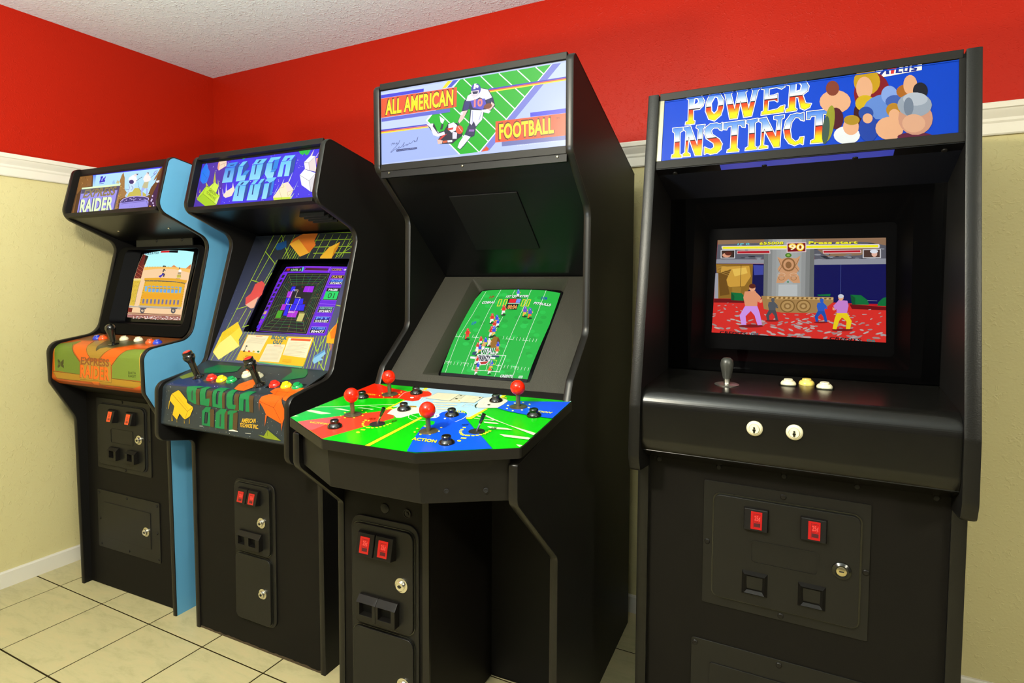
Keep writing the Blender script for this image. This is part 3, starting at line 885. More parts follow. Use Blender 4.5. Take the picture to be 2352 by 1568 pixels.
ART['SA'] = '''
p 53 1438 2890 1948 2950 2582 2996 3128 3009 3707 2998 4175 2969 4630 2925 4708 2336 4745 1670 4740 949 4740 463 4723 -15 3972 -27 3133 -22 2255 9 1317 26 1296 439 1302 908 1198 1794 1268 2133 1314 2501
p 54 1438 2890 1948 2950 2582 2996 3128 3009 3707 2998 4175 2969 4630 2925 4698 2453 4704 2174 3764 2239 2756 2270 1775 2266 1810 2769
p 55 1775 2266 2756 2270 3764 2239 4704 2174 4716 2001 3798 2144 2794 2174 1783 2119
p 56 3551 2251 3681 2333 3926 2227
p 56 4433 2183 4663 2382 4702 2162
p 57 4563 2242 4649 2336 4695 2243
e 58 6 1960 2276 53 -2 6 -15
e 58 6 2147 2271 52 -1 7 -14
e 58 6 2331 2267 52 -1 6 -14
e 58 6 2512 2264 50 -1 6 -14
e 58 6 2690 2261 49 0 6 -14
e 58 6 2863 2259 49 -1 6 -14
e 58 6 3035 2257 48 -1 6 -14
e 58 6 3204 2255 47 0 5 -14
e 58 6 3370 2254 46 0 5 -14
p 59 1423 2859 1758 2795 1731 2364 1736 1747 1216 1769 1268 2133 1314 2501
p 60 1584 2834 1821 2768 1745 2352 1670 2415
l 61 14 1253 2380 1731 2194
l 62 14 1692 2366 1282 2231
l 61 14 1256 2220 1730 2036
l 62 14 1694 2207 1284 2072
l 61 14 1257 2060 1727 1879
l 62 14 1694 2049 1281 1913
l 61 14 1254 1902 1722 1723
l 62 14 1691 1892 1277 1756
l 63 10 1368 2874 1273 2503 1247 2134 1216 1769
p 64 1206 1726 1759 1746 1670 529 1332 556 1299 1026
p 65 1190 1734 1759 1746 1762 1663 1226 1648
l 66 12 1226 1648 1292 1645
l 66 12 1349 1641 1414 1637
l 66 12 1471 1634 1535 1630
l 66 12 1591 1627 1654 1624
l 66 12 1267 1585 1332 1581
l 66 12 1389 1578 1454 1574
l 66 12 1511 1571 1574 1567
l 66 12 1630 1564 1693 1561
l 66 12 1243 1523 1308 1519
l 66 12 1365 1516 1431 1512
l 66 12 1488 1509 1551 1505
l 66 12 1607 1502 1670 1499
l 66 12 1282 1460 1347 1456
l 66 12 1404 1453 1469 1449
l 66 12 1525 1446 1589 1443
l 66 12 1644 1440 1707 1437
l 66 12 1257 1398 1322 1394
l 66 12 1379 1391 1444 1388
l 66 12 1501 1385 1564 1382
l 66 12 1619 1379 1682 1375
l 66 12 1295 1335 1360 1332
l 66 12 1417 1329 1482 1325
l 66 12 1538 1322 1601 1319
l 66 12 1656 1316 1719 1313
l 66 12 1270 1273 1335 1270
l 66 12 1392 1267 1457 1264
l 66 12 1513 1261 1576 1258
l 66 12 1631 1255 1694 1252
l 66 12 1308 1211 1373 1208
l 66 12 1430 1205 1495 1202
l 66 12 1550 1199 1613 1196
l 66 12 1668 1193 1731 1190
l 66 12 1281 1149 1346 1146
l 66 12 1403 1143 1468 1140
l 66 12 1524 1138 1587 1135
l 66 12 1642 1132 1704 1129
l 66 12 1318 1087 1383 1085
l 66 12 1439 1082 1504 1079
l 66 12 1559 1076 1622 1073
l 66 12 1677 1071 1740 1068
l 66 12 1291 1026 1355 1023
l 66 12 1412 1020 1477 1018
l 66 12 1533 1015 1595 1012
l 66 12 1650 1010 1713 1007
l 66 12 1327 964 1392 962
l 66 12 1449 959 1513 956
l 66 12 1568 954 1631 951
l 66 12 1686 949 1748 946
l 66 12 1300 903 1365 900
l 66 12 1421 898 1486 895
l 66 12 1541 893 1604 890
l 66 12 1659 888 1721 885
l 66 12 1335 842 1399 839
l 66 12 1456 837 1520 834
l 66 12 1575 832 1638 829
l 66 12 1692 827 1755 824
l 66 12 1306 781 1370 778
l 66 12 1427 776 1491 773
l 66 12 1547 771 1609 768
l 66 12 1664 766 1727 764
l 66 12 1341 720 1405 717
l 66 12 1462 715 1525 712
l 66 12 1580 710 1643 708
l 66 12 1698 706 1760 703
l 66 12 1311 659 1376 656
l 66 12 1433 654 1497 652
l 66 12 1552 649 1615 647
l 66 12 1670 645 1732 643
l 67 16 1733 1639 1692 557
p 68 1988 1760 2947 1770 3937 1738 4687 1669 4660 1543 3974 1623 2989 1653 2010 1654
p 69 2029 1654 2990 1648 3976 1616 4649 1549 4602 1508 3989 1575 3007 1601 2081 1616
l 68 10 2372 1637 2424 1631
l 68 10 2636 1625 2687 1620
l 68 10 2892 1615 2942 1610
l 68 10 3143 1605 3192 1600
l 68 10 3388 1596 3435 1592
l 68 10 3628 1588 3674 1583
l 68 10 3863 1580 3908 1576
l 68 10 4092 1573 4137 1569
l 68 10 4317 1567 4361 1563
l 68 10 4539 1561 4581 1558
p 70 2081 1616 3007 1601 3989 1575 4614 1519 4647 1193 4664 537 3431 524 2037 540 2065 1257
p 71 2198 1081 4621 1069 4558 855 2050 860
p 72 2390 1420 2562 1415 2564 1368 2392 1373
p 72 2650 1412 2818 1408 2820 1361 2651 1366
p 72 2903 1406 3067 1402 3069 1355 2904 1359
p 72 3150 1400 3311 1396 3313 1350 3152 1353
p 72 3392 1394 3549 1391 3551 1345 3393 1348
p 72 3629 1390 3782 1387 3783 1341 3630 1344
p 72 3860 1386 4011 1383 4012 1338 3861 1340
p 72 4087 1382 4235 1380 4236 1335 4088 1337
p 72 4310 1379 4455 1378 4456 1333 4311 1334
p 73 2162 1397 2346 1392 2353 1163 2224 1167
p 74 2453 1291 2638 1286 2638 1138 2460 1142
l 75 14 2448 1305 2633 1300
p 74 2709 1284 2890 1280 2889 1132 2716 1136
l 75 14 2704 1298 2885 1294
p 74 2959 1278 3135 1275 3135 1128 2965 1131
l 75 14 2954 1292 3131 1289
p 74 3203 1273 3376 1270 3375 1123 3209 1126
l 75 14 3198 1287 3371 1284
p 74 3441 1268 3611 1266 3610 1120 3447 1122
l 75 14 3437 1282 3607 1279
p 74 3675 1264 3841 1262 3839 1117 3680 1119
l 75 14 3671 1278 3837 1276
p 74 3904 1261 4066 1259 4064 1114 3909 1116
l 75 14 3900 1274 4062 1273
p 74 4128 1258 4288 1257 4286 1112 4133 1113
l 75 14 4124 1272 4284 1270
p 73 4362 1356 4484 1351 4473 1121 4366 1128
p 76 2197 837 2329 836 2346 635 2214 639
p 77 2235 810 2301 808 2308 690 2241 694
l 78 12 2213 620 2337 617
p 76 2462 833 2590 832 2607 632 2479 635
p 77 2499 806 2563 804 2569 687 2504 691
l 78 12 2477 617 2598 614
p 76 2721 829 2845 828 2861 630 2736 633
p 77 2756 802 2818 801 2825 684 2762 688
l 78 12 2735 614 2852 611
p 76 2972 826 3094 826 3109 628 2987 630
p 77 3007 799 3068 798 3074 682 3012 685
l 78 12 2986 612 3101 610
p 76 3218 824 3337 823 3352 627 3232 629
p 77 3252 797 3312 796 3318 680 3257 684
l 78 12 3231 611 3344 608
p 76 3458 822 3575 822 3590 626 3472 628
p 77 3492 795 3550 794 3556 679 3496 683
l 78 12 3471 610 3582 608
p 76 3694 821 3808 821 3822 626 3707 627
p 77 3726 794 3784 793 3789 679 3731 682
l 78 12 3706 609 3814 608
p 76 3925 820 4036 820 4049 626 3937 627
p 77 3956 794 4012 793 4017 679 3961 682
l 78 12 3936 609 4042 608
p 76 4151 820 4260 820 4273 627 4163 628
p 77 4182 794 4237 793 4242 679 4186 682
l 78 12 4161 610 4265 609
p 76 4372 820 4481 821 4493 628 4384 629
p 77 4403 794 4457 793 4462 680 4407 683
l 78 12 4383 611 4485 610
l 79 12 2096 1539 2184 1539
l 80 12 4573 1484 4638 1486
l 79 12 2095 1431 2183 1430
l 80 12 4581 1380 4645 1382
l 79 12 2093 1322 2181 1322
l 80 12 4588 1277 4653 1278
l 79 12 2091 1214 2179 1214
l 80 12 4595 1173 4660 1175
l 79 12 2086 1107 2174 1107
l 80 12 4601 1071 4665 1072
l 79 12 2082 999 2170 1000
l 80 12 4606 968 4670 970
l 79 12 2077 892 2165 893
l 80 12 4611 865 4675 867
l 79 12 2069 786 2157 786
l 80 12 4614 763 4678 765
l 79 12 2061 679 2149 680
l 80 12 4617 661 4681 664
p 81 1965 531 2035 547 3431 524 4695 532 4633 441 3451 441 2025 455
l 82 10 2025 455 3451 441 4633 441
p 83 1307 532 1974 501 1993 462 1309 462
p 84 2080 456 2604 451 2517 381 2211 382
l 85 70 2441 323 2441 292 2423 265 2390 247 2348 240 2302 245 2260 262 2228 289 2211 320 2211 351 2228 378 2261 397 2303 403 2349 398 2392 380 2424 354 2441 323
e 86 8 2326 321 44 1 9 -31
p 84 4041 495 4481 498 4407 429 4150 425
l 85 70 4342 371 4341 341 4326 315 4299 297 4264 289 4226 294 4191 310 4163 335 4149 365 4149 395 4164 422 4192 440 4227 447 4266 442 4301 426 4327 401 4342 371
e 86 8 4246 368 36 1 7 -31
p 87 1292 451 1615 429 1591 244 1293 253
p 88 1288 225 3078 212 4713 210 4711 159 3091 156 1287 172
l 89 16 1298 193 3086 181 4712 181
p 90 1286 149 3095 141 4713 151 4729 -14 3972 -27 3133 -22 2255 9 1317 26
e 91 6 2578 39 44 1 4 -19
e 92 6 4557 86 26 1 3 -11
e 93 6 4511 14 35 2 4 -19
e 94 6 3614 -8 39 1 2 -14
e 92 6 2893 38 40 1 3 -10
e 92 6 1798 -5 56 1 5 -21
e 92 6 3468 78 25 0 4 -18
e 94 6 4212 66 36 1 3 -14
e 94 6 3890 3 29 1 3 -15
e 91 6 2566 2 52 1 4 -19
e 92 6 1997 -7 52 1 4 -15
e 94 6 4426 29 36 1 3 -14
e 93 6 4214 25 41 2 3 -16
e 92 6 2628 -11 43 1 3 -12
e 92 6 2729 73 44 1 2 -12
e 93 6 1969 -6 27 0 3 -10
e 91 6 2176 44 56 2 4 -16
e 91 6 2502 36 31 1 3 -13
e 94 6 2292 12 48 1 2 -10
e 94 6 3399 73 36 1 4 -19
e 91 6 4140 88 34 2 3 -11
e 93 6 3589 75 44 1 4 -19
e 93 6 3427 -24 26 1 4 -18
e 93 6 3069 85 24 1 4 -15
e 92 6 3278 -15 37 1 3 -11
e 91 6 4218 67 42 2 4 -17
e 93 6 2932 -9 43 1 3 -13
e 92 6 2233 -15 37 1 2 -10
e 91 6 3023 -1 50 1 2 -12
e 92 6 4152 64 45 1 3 -16
e 93 6 4162 58 24 1 3 -16
e 93 6 3676 -2 31 1 2 -9
e 92 6 2753 43 41 1 4 -17
e 93 6 3180 -4 40 1 4 -18
e 94 6 2914 18 33 0 3 -10
e 92 6 2035 45 36 0 5 -20
e 93 6 2647 1 26 1 3 -10
e 91 6 4590 74 39 2 4 -17
e 94 6 3999 27 35 1 2 -10
e 92 6 2146 46 38 1 2 -9
e 94 6 2985 69 51 1 4 -16
e 91 6 2973 77 31 1 2 -10
e 93 6 2710 -9 51 2 2 -11
e 94 6 3709 4 40 1 3 -15
e 92 6 3687 19 34 1 3 -13
e 91 6 3415 -16 34 1 2 -10
e 92 6 4400 67 22 1 2 -10
e 94 6 3504 21 35 2 3 -12
e 91 6 2099 -9 49 1 2 -10
e 93 6 3285 -9 32 1 4 -18
e 94 6 3747 -15 48 2 4 -15
e 93 6 4167 2 27 1 2 -10
e 93 6 2047 70 45 1 3 -14
e 94 6 2797 -5 46 1 5 -19
e 93 6 4586 35 30 2 3 -17
e 94 6 2386 49 40 0 4 -17
e 92 6 3997 91 48 1 3 -14
e 91 6 1782 -33 31 0 2 -9
e 93 6 2962 49 39 1 5 -20
e 92 6 3911 98 50 1 4 -17
e 94 6 2386 46 35 1 4 -14
e 93 6 3889 4 30 1 3 -13
e 93 6 4294 43 27 1 4 -20
e 94 6 2636 0 33 1 3 -10
e 92 6 3268 -27 48 1 2 -12
e 93 6 3169 76 24 1 5 -17
e 91 6 2892 88 41 1 5 -19
e 94 6 4337 96 26 1 4 -17
e 91 6 1789 25 47 0 6 -19
e 94 6 3219 90 35 1 5 -18
e 93 6 3130 19 30 1 3 -13
e 92 6 3962 2 47 2 3 -13
e 91 6 4699 22 24 1 3 -17
e 91 6 3103 -27 30 0 3 -14
e 91 6 2628 31 25 1 4 -16
e 93 6 4087 11 24 0 3 -13
e 94 6 4435 1 38 2 3 -16
e 92 6 3297 54 27 1 3 -11
e 93 6 4497 -4 21 1 3 -17
e 91 6 2022 73 37 0 3 -12
e 93 6 2712 -21 33 1 2 -10
e 92 6 3017 54 40 1 3 -14
e 94 6 4366 -9 28 1 3 -15
e 92 6 3967 84 40 2 2 -9
e 94 6 1789 63 44 1 5 -16
e 94 6 4133 96 23 1 3 -13
e 91 6 2845 88 38 0 3 -11
e 91 6 2171 -24 49 1 5 -19
e 91 6 4575 -8 43 2 3 -15
e 93 6 3845 21 42 1 3 -15
e 91 6 3002 -22 48 1 3 -14
e 93 6 3049 35 38 1 4 -15
e 93 6 2428 33 48 1 2 -11
e 91 6 4390 62 28 1 2 -12
e 91 6 4126 13 28 1 2 -9
e 94 6 2560 69 47 1 4 -16
e 94 6 4377 -3 37 1 3 -15
e 93 6 4433 65 21 1 2 -9
e 93 6 4229 45 22 0 3 -14
e 92 6 3063 26 41 1 2 -11
e 93 6 4552 96 40 2 3 -15
e 91 6 1898 0 48 1 4 -19
e 91 6 3936 91 25 1 4 -17
e 93 6 2584 52 53 1 4 -12
e 92 6 3771 37 26 1 3 -11
e 94 6 2618 -28 39 1 3 -10
e 92 6 4682 36 37 1 3 -16
e 92 6 2313 72 31 0 4 -15
e 93 6 4522 68 25 1 3 -12
e 94 6 3303 28 39 1 4 -17
l 95 10 1305 137 1681 127
l 95 10 1318 91 1694 81
l 95 10 1331 45 1706 36
p 96 2630 2985 3175 2993 3174 2901 2617 2904
p 97 3175 2993 3711 2989 3724 2877 3174 2901
t 98 0.02 1485 2838 1025 20 -6 91|1P:623150
p 99 3029 2290 3082 2309 3241 2288 3242 2260 3054 2252
p 100 3113 2099 3168 2175 3300 2075 3227 2063 3165 2005 3123 2028
p 101 3168 2087 3235 2087 3239 2040 3192 2040
p 102 3094 1970 3175 1976 3308 1933 3301 1816 3209 1793 3233 1910
p 103 2938 1841 3103 1899 3132 1958 3262 1922 3183 1863 3083 1770 2992 1788
e 104 8 4096 2187 43 1 15 -42
p 105 4065 2098 4130 2134 4227 2123 4261 2019 4104 2029
p 106 4081 2006 4250 2007 4265 1914 4066 1913
p 107 4043 1889 4273 1891 4319 1777 4085 1763
p 108 4030 1739 4302 1735 4291 1712 4020 1723
e 109 6 4097 1867 15 0 5 -17
e 109 6 4152 1867 16 0 6 -16
e 109 6 4208 1868 15 0 5 -17
e 109 6 4262 1868 15 0 5 -16
e 109 6 4115 1811 16 0 6 -16
e 109 6 4171 1812 15 0 5 -16
e 109 6 4226 1812 15 1 5 -16
e 109 6 4280 1813 15 0 6 -16
'''
ART['CA'] = '''
p 110 190 0 5856 0 5856 3489 190 3489
p 111 190 0 5856 0 5856 1000 190 1000
p 112 152 1652 588 1388 828 1136 1147 1432 1084 1571
p 113 287 2046 167 1833 206 1628 1024 1536 1212 1740 1358 1872 1612 2067 2008 2379 2040 2849 390 2816
l 114 28 368 2809 247 2011 152 1834 169 1624
p 115 874 1163 1550 1120 2094 1670 2271 1881 2423 2005 2637 2169 2046 2306 1691 2044 1420 1868 1270 1707
p 116 1555 1014 1980 802 2557 1526 2764 1762 2930 1903 3018 1742 3273 1645 3719 1688 3545 1866 3304 2132 3197 2172 2637 2169 2437 2005 2292 1859 2072 1636
p 117 2063 929 2279 753 4162 647 4341 885 3957 1411 3697 1673 3273 1645 3018 1742 2920 1893 2789 1783 2579 1522
p 118 2628 1571 2737 1461 2823 1569 2717 1609
p 119 3359 2129 3542 1925 3735 1700 4109 1512 4485 1188 5118 1205 5402 1406 4833 1646 4564 1742 4407 1931 4227 2148 4001 2363 3887 2269
p 120 4031 2412 4280 2145 4470 1945 4642 1763 4971 1633 5615 1597 5579 1820 5609 2003 5721 2855 4060 2865
l 121 28 5734 2854 5616 2019 5575 1841 5650 1681
l 122 16 925 1539 1212 1740 1364 1871 1612 2067 2051 2376
l 122 16 1552 1085 2072 1636 2279 1860 2437 2005 2665 2167
l 122 16 3265 2151 3511 1888 3719 1688 4071 1487
l 122 16 3989 2398 4280 2136 4464 1937 4627 1751 4951 1618
p 123 217 2846 2040 2853 2050 3006 4033 2867 4060 2874 5786 2891 5792 2988 5597 3158 3379 3160 3334 3088 539 3114 332 2946
l 122 16 217 2846 2040 2853
l 122 16 4060 2874 5786 2891
l 122 12 279 2860 539 3114 2085 3110
l 122 12 5792 2988 5597 3158 3656 3155
p 124 518 3146 2074 3130 2727 3136 2831 3232 255 3220
p 125 2836 3072 3310 3055 3198 3229 2917 3207
p 124 3637 3179 5218 3185 5782 3022 5608 3293 3553 3295
p 126 2046 2306 3954 2265 4044 3043 2096 3047
l 122 12 2096 3038 3309 3029 4044 3043 3978 2432
t 127 0.04 2084 2436 1786 -6 -4 -263|EXPRESS
t 128 0.06 2075 2943 1829 9 -17 -462|RAIDER
t 129 0.035 2095 2942 1831 9 -20 -462|RAIDER
p 130 535 2357 625 2343 738 2435 749 2596 634 2684 557 2671 592 2516
p 130 769 2451 912 2327 958 2342 953 2494 911 2532 981 2582 982 2680 795 2602
p 113 618 2460 670 2457 677 2564 627 2585
t 131 0.02 5025 2635 454 -17 -11 -85|DATA
t 131 0.02 5039 2750 448 -5 -13 -85|EAST
'''
ART['MB'] = '''
p 132 195 0 6135 0 6135 1900 195 1900
p 133 278 1923 1483 1872 1502 1147 1545 128 180 2 169 145
p 134 1486 1861 1721 1866 1659 1221 1608 114 1521 109 1502 1147
e 135 6 3244 931 14 -1 4 -14
e 135 6 1873 451 16 -1 4 -13
e 92 6 1021 1467 16 -2 4 -15
e 135 6 4248 858 18 -1 3 -12
e 92 6 3947 1702 17 -2 1 -7
e 136 6 994 294 10 -1 3 -11
e 136 6 3316 385 11 -1 2 -9
e 136 6 334 1934 14 -1 5 -16
e 136 6 6177 409 10 -1 2 -12
e 136 6 3322 1967 17 -2 3 -10
e 92 6 5258 1243 16 -1 1 -6
e 135 6 2045 242 14 -1 4 -13
e 92 6 3066 919 18 -1 2 -9
e 135 6 995 1407 18 -1 2 -8
e 92 6 1826 1864 14 -2 3 -11
e 136 6 4318 1634 10 -1 3 -13
e 92 6 1436 771 14 -1 5 -16
e 136 6 771 323 13 -1 4 -15
e 136 6 1774 1271 17 -1 2 -7
e 135 6 5903 1555 7 -1 2 -11
e 92 6 5175 1245 9 -1 2 -11
e 135 6 2075 854 16 -1 2 -7
e 92 6 4105 409 17 -1 2 -7
e 136 6 1719 243 12 -1 2 -9
e 92 6 4944 215 15 -1 3 -9
e 92 6 3176 1875 10 -1 2 -7
e 136 6 5781 1510 11 -1 2 -9
e 136 6 5594 1046 9 -1 2 -12
e 136 6 821 1625 18 -2 4 -13
e 92 6 845 1657 19 -1 2 -7
e 92 6 2861 1545 11 -1 2 -10
e 135 6 3699 1758 9 -1 2 -11
e 136 6 2650 594 15 -1 1 -7
e 135 6 486 2071 19 -2 5 -16
e 135 6 766 787 10 -1 3 -9
e 135 6 1148 1940 16 -2 4 -14
e 136 6 5669 594 9 -1 3 -14
e 135 6 2376 1882 20 -2 4 -14
e 135 6 3162 484 15 -1 3 -12
e 136 6 2864 888 10 -1 2 -7
e 135 6 1125 1560 19 -2 3 -11
e 135 6 4768 883 13 -1 3 -10
e 135 6 3588 1016 15 -1 2 -10
e 135 6 2052 661 18 -1 4 -12
e 135 6 3592 284 11 -1 3 -12
e 135 6 1602 1729 17 -1 3 -10
e 136 6 5462 1351 10 -1 2 -11
e 92 6 5193 560 17 -1 3 -9
e 92 6 3845 1396 10 -1 2 -9
e 92 6 5364 1890 17 -2 2 -9
e 135 6 1558 1160 20 -2 3 -14
e 136 6 2834 1011 12 -1 3 -14
e 92 6 5961 1113 15 -1 1 -8
e 135 6 4143 701 14 -1 2 -9
e 92 6 4819 1945 12 -1 2 -7
e 92 6 4810 1476 16 -2 3 -15
e 136 6 1039 1867 17 -2 4 -14
e 92 6 5936 690 15 -1 1 -8
e 136 6 4736 558 15 -1 2 -8
e 136 6 2111 1364 20 -2 3 -11
e 136 6 5918 1654 17 -1 2 -7
e 92 6 5824 621 12 -1 1 -8
e 136 6 5307 1955 14 -2 3 -14
e 135 6 5237 211 11 -1 3 -14
e 136 6 1368 324 21 -2 3 -8
e 92 6 1958 1277 21 -2 3 -11
e 136 6 4945 1372 16 -2 2 -10
e 136 6 1030 1185 15 -1 3 -9
e 92 6 5558 1552 12 -1 2 -6
e 92 6 3747 685 14 -1 4 -14
e 136 6 5584 996 14 -2 3 -14
e 92 6 3651 184 16 -1 2 -10
e 136 6 3952 411 15 -1 3 -11
e 135 6 5315 920 14 -1 3 -14
e 135 6 5468 828 16 -1 3 -14
e 92 6 3646 903 12 -1 1 -7
e 136 6 512 1322 22 -2 3 -11
e 136 6 3075 463 10 -1 2 -7
e 135 6 1806 199 14 -1 4 -15
e 135 6 5597 1457 13 -2 2 -9
e 135 6 5752 233 12 -1 1 -7
e 135 6 2796 1982 10 -1 3 -13
e 92 6 515 1702 9 -1 2 -9
e 135 6 4562 1522 9 -1 3 -13
e 135 6 1313 1041 18 -2 3 -13
e 136 6 5270 1925 12 -1 3 -11
e 136 6 1364 1664 15 -2 2 -9
e 136 6 1887 971 19 -1 2 -8
e 92 6 4896 455 11 -1 2 -9
e 92 6 5573 1552 17 -2 2 -7
e 135 6 2120 605 14 0 3 -10
e 136 6 5795 948 9 0 2 -9
e 92 6 4257 1964 14 -1 2 -9
e 136 6 5117 1292 13 -1 3 -12
e 92 6 3582 687 17 -1 3 -10
e 136 6 857 531 16 -1 4 -12
e 92 6 1273 1706 11 -1 2 -8
e 136 6 2345 712 10 -1 4 -15
e 135 6 3397 535 13 -1 2 -10
e 135 6 2516 1629 9 -1 4 -13
e 135 6 5160 1630 12 -2 2 -10
e 92 6 5724 836 13 -1 1 -7
e 136 6 5661 476 16 -2 2 -14
e 92 6 5798 900 12 -1 3 -14
e 92 6 4990 1488 16 -2 3 -13
e 135 6 5103 1209 17 -1 3 -12
e 135 6 5013 540 10 -1 1 -8
e 92 6 4970 1406 8 0 2 -9
e 92 6 4283 804 11 -1 4 -14
e 135 6 2197 1623 15 -1 3 -11
e 136 6 3111 80 11 0 2 -7
e 92 6 2934 903 15 -1 3 -13
e 92 6 2048 1253 18 -1 4 -12
e 135 6 478 1569 21 -2 3 -12
e 136 6 3741 151 18 -1 2 -7
e 136 6 3241 766 15 -1 3 -13
e 92 6 1080 193 14 -1 5 -16
e 136 6 5368 953 8 -1 3 -14
e 136 6 3052 996 12 -1 3 -11
e 135 6 3274 1496 16 -1 4 -13
e 136 6 879 510 10 -1 2 -8
e 135 6 4788 1243 15 -2 1 -7
e 92 6 6183 222 15 -2 2 -8
e 92 6 4541 1510 9 -1 2 -7
e 92 6 5290 276 18 -2 3 -13
e 136 6 3862 1786 13 -1 2 -8
e 92 6 5319 1298 9 -1 3 -10
e 135 6 4362 1123 15 -1 3 -12
e 92 6 2842 573 19 -1 3 -12
e 135 6 1785 1839 19 -2 4 -13
p 137 448 1816 594 1579 705 1468 728 1322 661 1039 463 1006 276 1148 245 1385 246 1542 347 1736
l 138 10 321 1446 609 1221 725 1333
l 138 10 609 1221 462 1010
p 139 1100 1843 1178 1725 1176 1460 1083 1557 1070 1735
p 140 1100 1843 1460 1846 1526 1736 1532 1604 1177 1455 1175 1681
l 141 8 1182 1658 1391 1716 1520 1736
l 141 8 1391 1716 1440 1590
p 142 2253 1840 2555 1836 2343 1770
p 143 4946 1828 5506 1829 5416 1647 5320 1626 5240 1705 5189 1650 5065 1693
l 144 10 5132 1676 5187 1772
l 144 10 5318 1636 5384 1792
p 145 987 1466 1166 978 1011 1012
p 146 610 1065 797 885 661 911
p 147 1233 1125 1368 853 1276 903
p 148 1362 766 1508 475 1405 525
p 149 211 696 331 466 280 459
p 150 362 818 433 680 361 663
p 151 303 413 387 573 678 905 851 866 1080 1024 1349 859 1272 595 1504 471 1419 153 1255 99 857 118
p 152 851 866 1080 1024 1349 859 1272 595 981 751
p 153 303 413 574 622 1419 153 1255 99 857 118
p 154 1357 377 1504 471 1419 153 1278 231
l 155 10 303 413 574 622 1419 153
l 155 10 574 622 678 905 851 866 1080 1024
l 155 10 678 905 975 773 1272 595 1504 471
l 155 8 975 773 1071 1024
t 156 0 851 695 422 -209 16 95|AMERICAN
t 156 0 740 632 559 -316 25 86|TECHNOS INC
p 157 1566 751 1731 470 1641 530
p 158 1713 935 1827 625 1773 585
p 159 2060 929 2142 751 2065 746
p 160 1684 458 1724 550 1826 629 2135 778 2224 660 2130 428 1831 371
p 161 4349 708 4235 411 4158 295
p 161 4531 877 4508 695 4409 561
p 162 4877 1111 4792 754 4731 739
p 163 5185 763 5078 451 5036 414
p 164 5105 330 5002 118 4898 125
p 165 4162 254 4258 369 4366 524 4482 698 4730 743 4895 585 5039 454 5019 376 4951 171 4216 159
p 166 4175 222 4243 103 4951 117 4970 200
p 167 4730 743 5039 454 4790 372 4614 687
l 168 8 4366 524 4621 103
l 168 8 4363 534 4588 578 4482 698
l 168 8 5045 430 4777 373 4849 228 5057 433
p 169 5796 1472 5927 1479 5915 1227 5888 1180
p 170 5654 1814 5606 1577 5528 1591
p 171 5907 1727 5814 1526 5756 1512
p 172 5298 1386 5530 1585 5748 1549 5919 979 5593 1064 5393 1126
p 92 5298 1386 5530 1585 5748 1549 5507 1346
p 173 5507 1346 5748 1549 5919 979 5613 1062
p 174 5203 942 5375 1127 5900 951 5909 308 5825 314 5364 579
p 92 5203 942 5375 1127 5900 951 5659 705
p 175 5659 705 5900 951 5909 308 5825 314
l 176 9 5298 1386 5507 1346 5737 1544
l 176 9 5507 1346 5613 1062
l 176 9 5393 1126 5919 979
l 176 9 5203 942 5659 705 5900 951
l 176 9 5659 705 5825 314
p 177 2005 1516 2167 1675 2240 1560 2138 1181 2011 950
p 177 2425 1510 2593 1688 2719 1472 2590 1313 2475 1152
p 177 2658 1158 2799 1326 2808 1124 2639 958
p 177 3392 1505 3559 1685 3535 1146 3352 948
p 177 3840 1504 4135 1611 4112 1261 4006 1147 3845 1150
p 177 4004 1157 4090 1243 4081 1058 3985 958
p 177 4710 1503 4909 1627 4895 1089 4708 951
p 177 4492 1381 4575 1414 4554 1058 4498 961
p 177 2744 769 2898 937 2895 401 2738 198
p 177 3463 777 3625 947 3612 393 3433 187
p 177 3871 766 4161 944 4080 729 4072 321 3859 209
g 178 179 1521 1512 2005 1516 2011 950 1495 956
g 180 181 2201 1509 2431 1510 2402 1158 2658 1158 2639 958 2197 957
g 182 183 2875 1500 3398 1504 3358 948 2845 956
g 182 184 3583 1508 3840 1504 3856 1160 4009 1159 3985 958 3703 959 3563 1123
g 185 184 4242 1497 4716 1503 4713 951 4499 957 4498 1386 4413 1382 4409 954 4192 958
g 186 187 2245 776 2750 769 2743 198 2215 219
g 188 184 2970 763 3469 776 3438 187 2926 207
g 185 184 3649 762 3877 765 3865 208 3638 211
p 189 1699 1403 1822 1403 1805 1139 1705 1141
p 189 3044 1495 3111 1495 3115 1144 3054 1145
p 189 2389 771 2447 771 2464 399 2408 399
p 189 3112 762 3173 764 3181 403 3126 402
p 190 1544 1537 1620 1694 2122 1701 2009 1533
p 189 1759 1615 1962 1625 1916 1579 1741 1573
p 191 2206 1524 2367 1677 2598 1689 2428 1521
p 192 2453 1162 2587 1324 2804 1326 2664 1157
p 191 2897 1524 3026 1699 3559 1685 3381 1517
p 189 3090 1555 3174 1663 3299 1662 3175 1547
p 193 3614 1524 3725 1704 4201 1692 4127 1591 3899 1597 3832 1516
p 194 3933 1589 4140 1615 4118 1261 3903 1266
p 192 3822 1156 3874 1251 4094 1246 4010 1155
p 195 4259 1512 4378 1701 4855 1684 4704 1510 4577 1518 4649 1602 4532 1603 4474 1516
p 193 2264 791 2401 945 2905 940 2747 780
p 189 2450 813 2528 896 2641 896 2551 805
p 193 2980 779 3140 938 3332 942 3180 778
p 193 3325 783 3453 940 3630 946 3467 783
p 193 3653 830 3735 963 4165 948 4057 823 3884 769 3757 847
p 196 3984 819 4097 834 4099 319 3988 316
'''
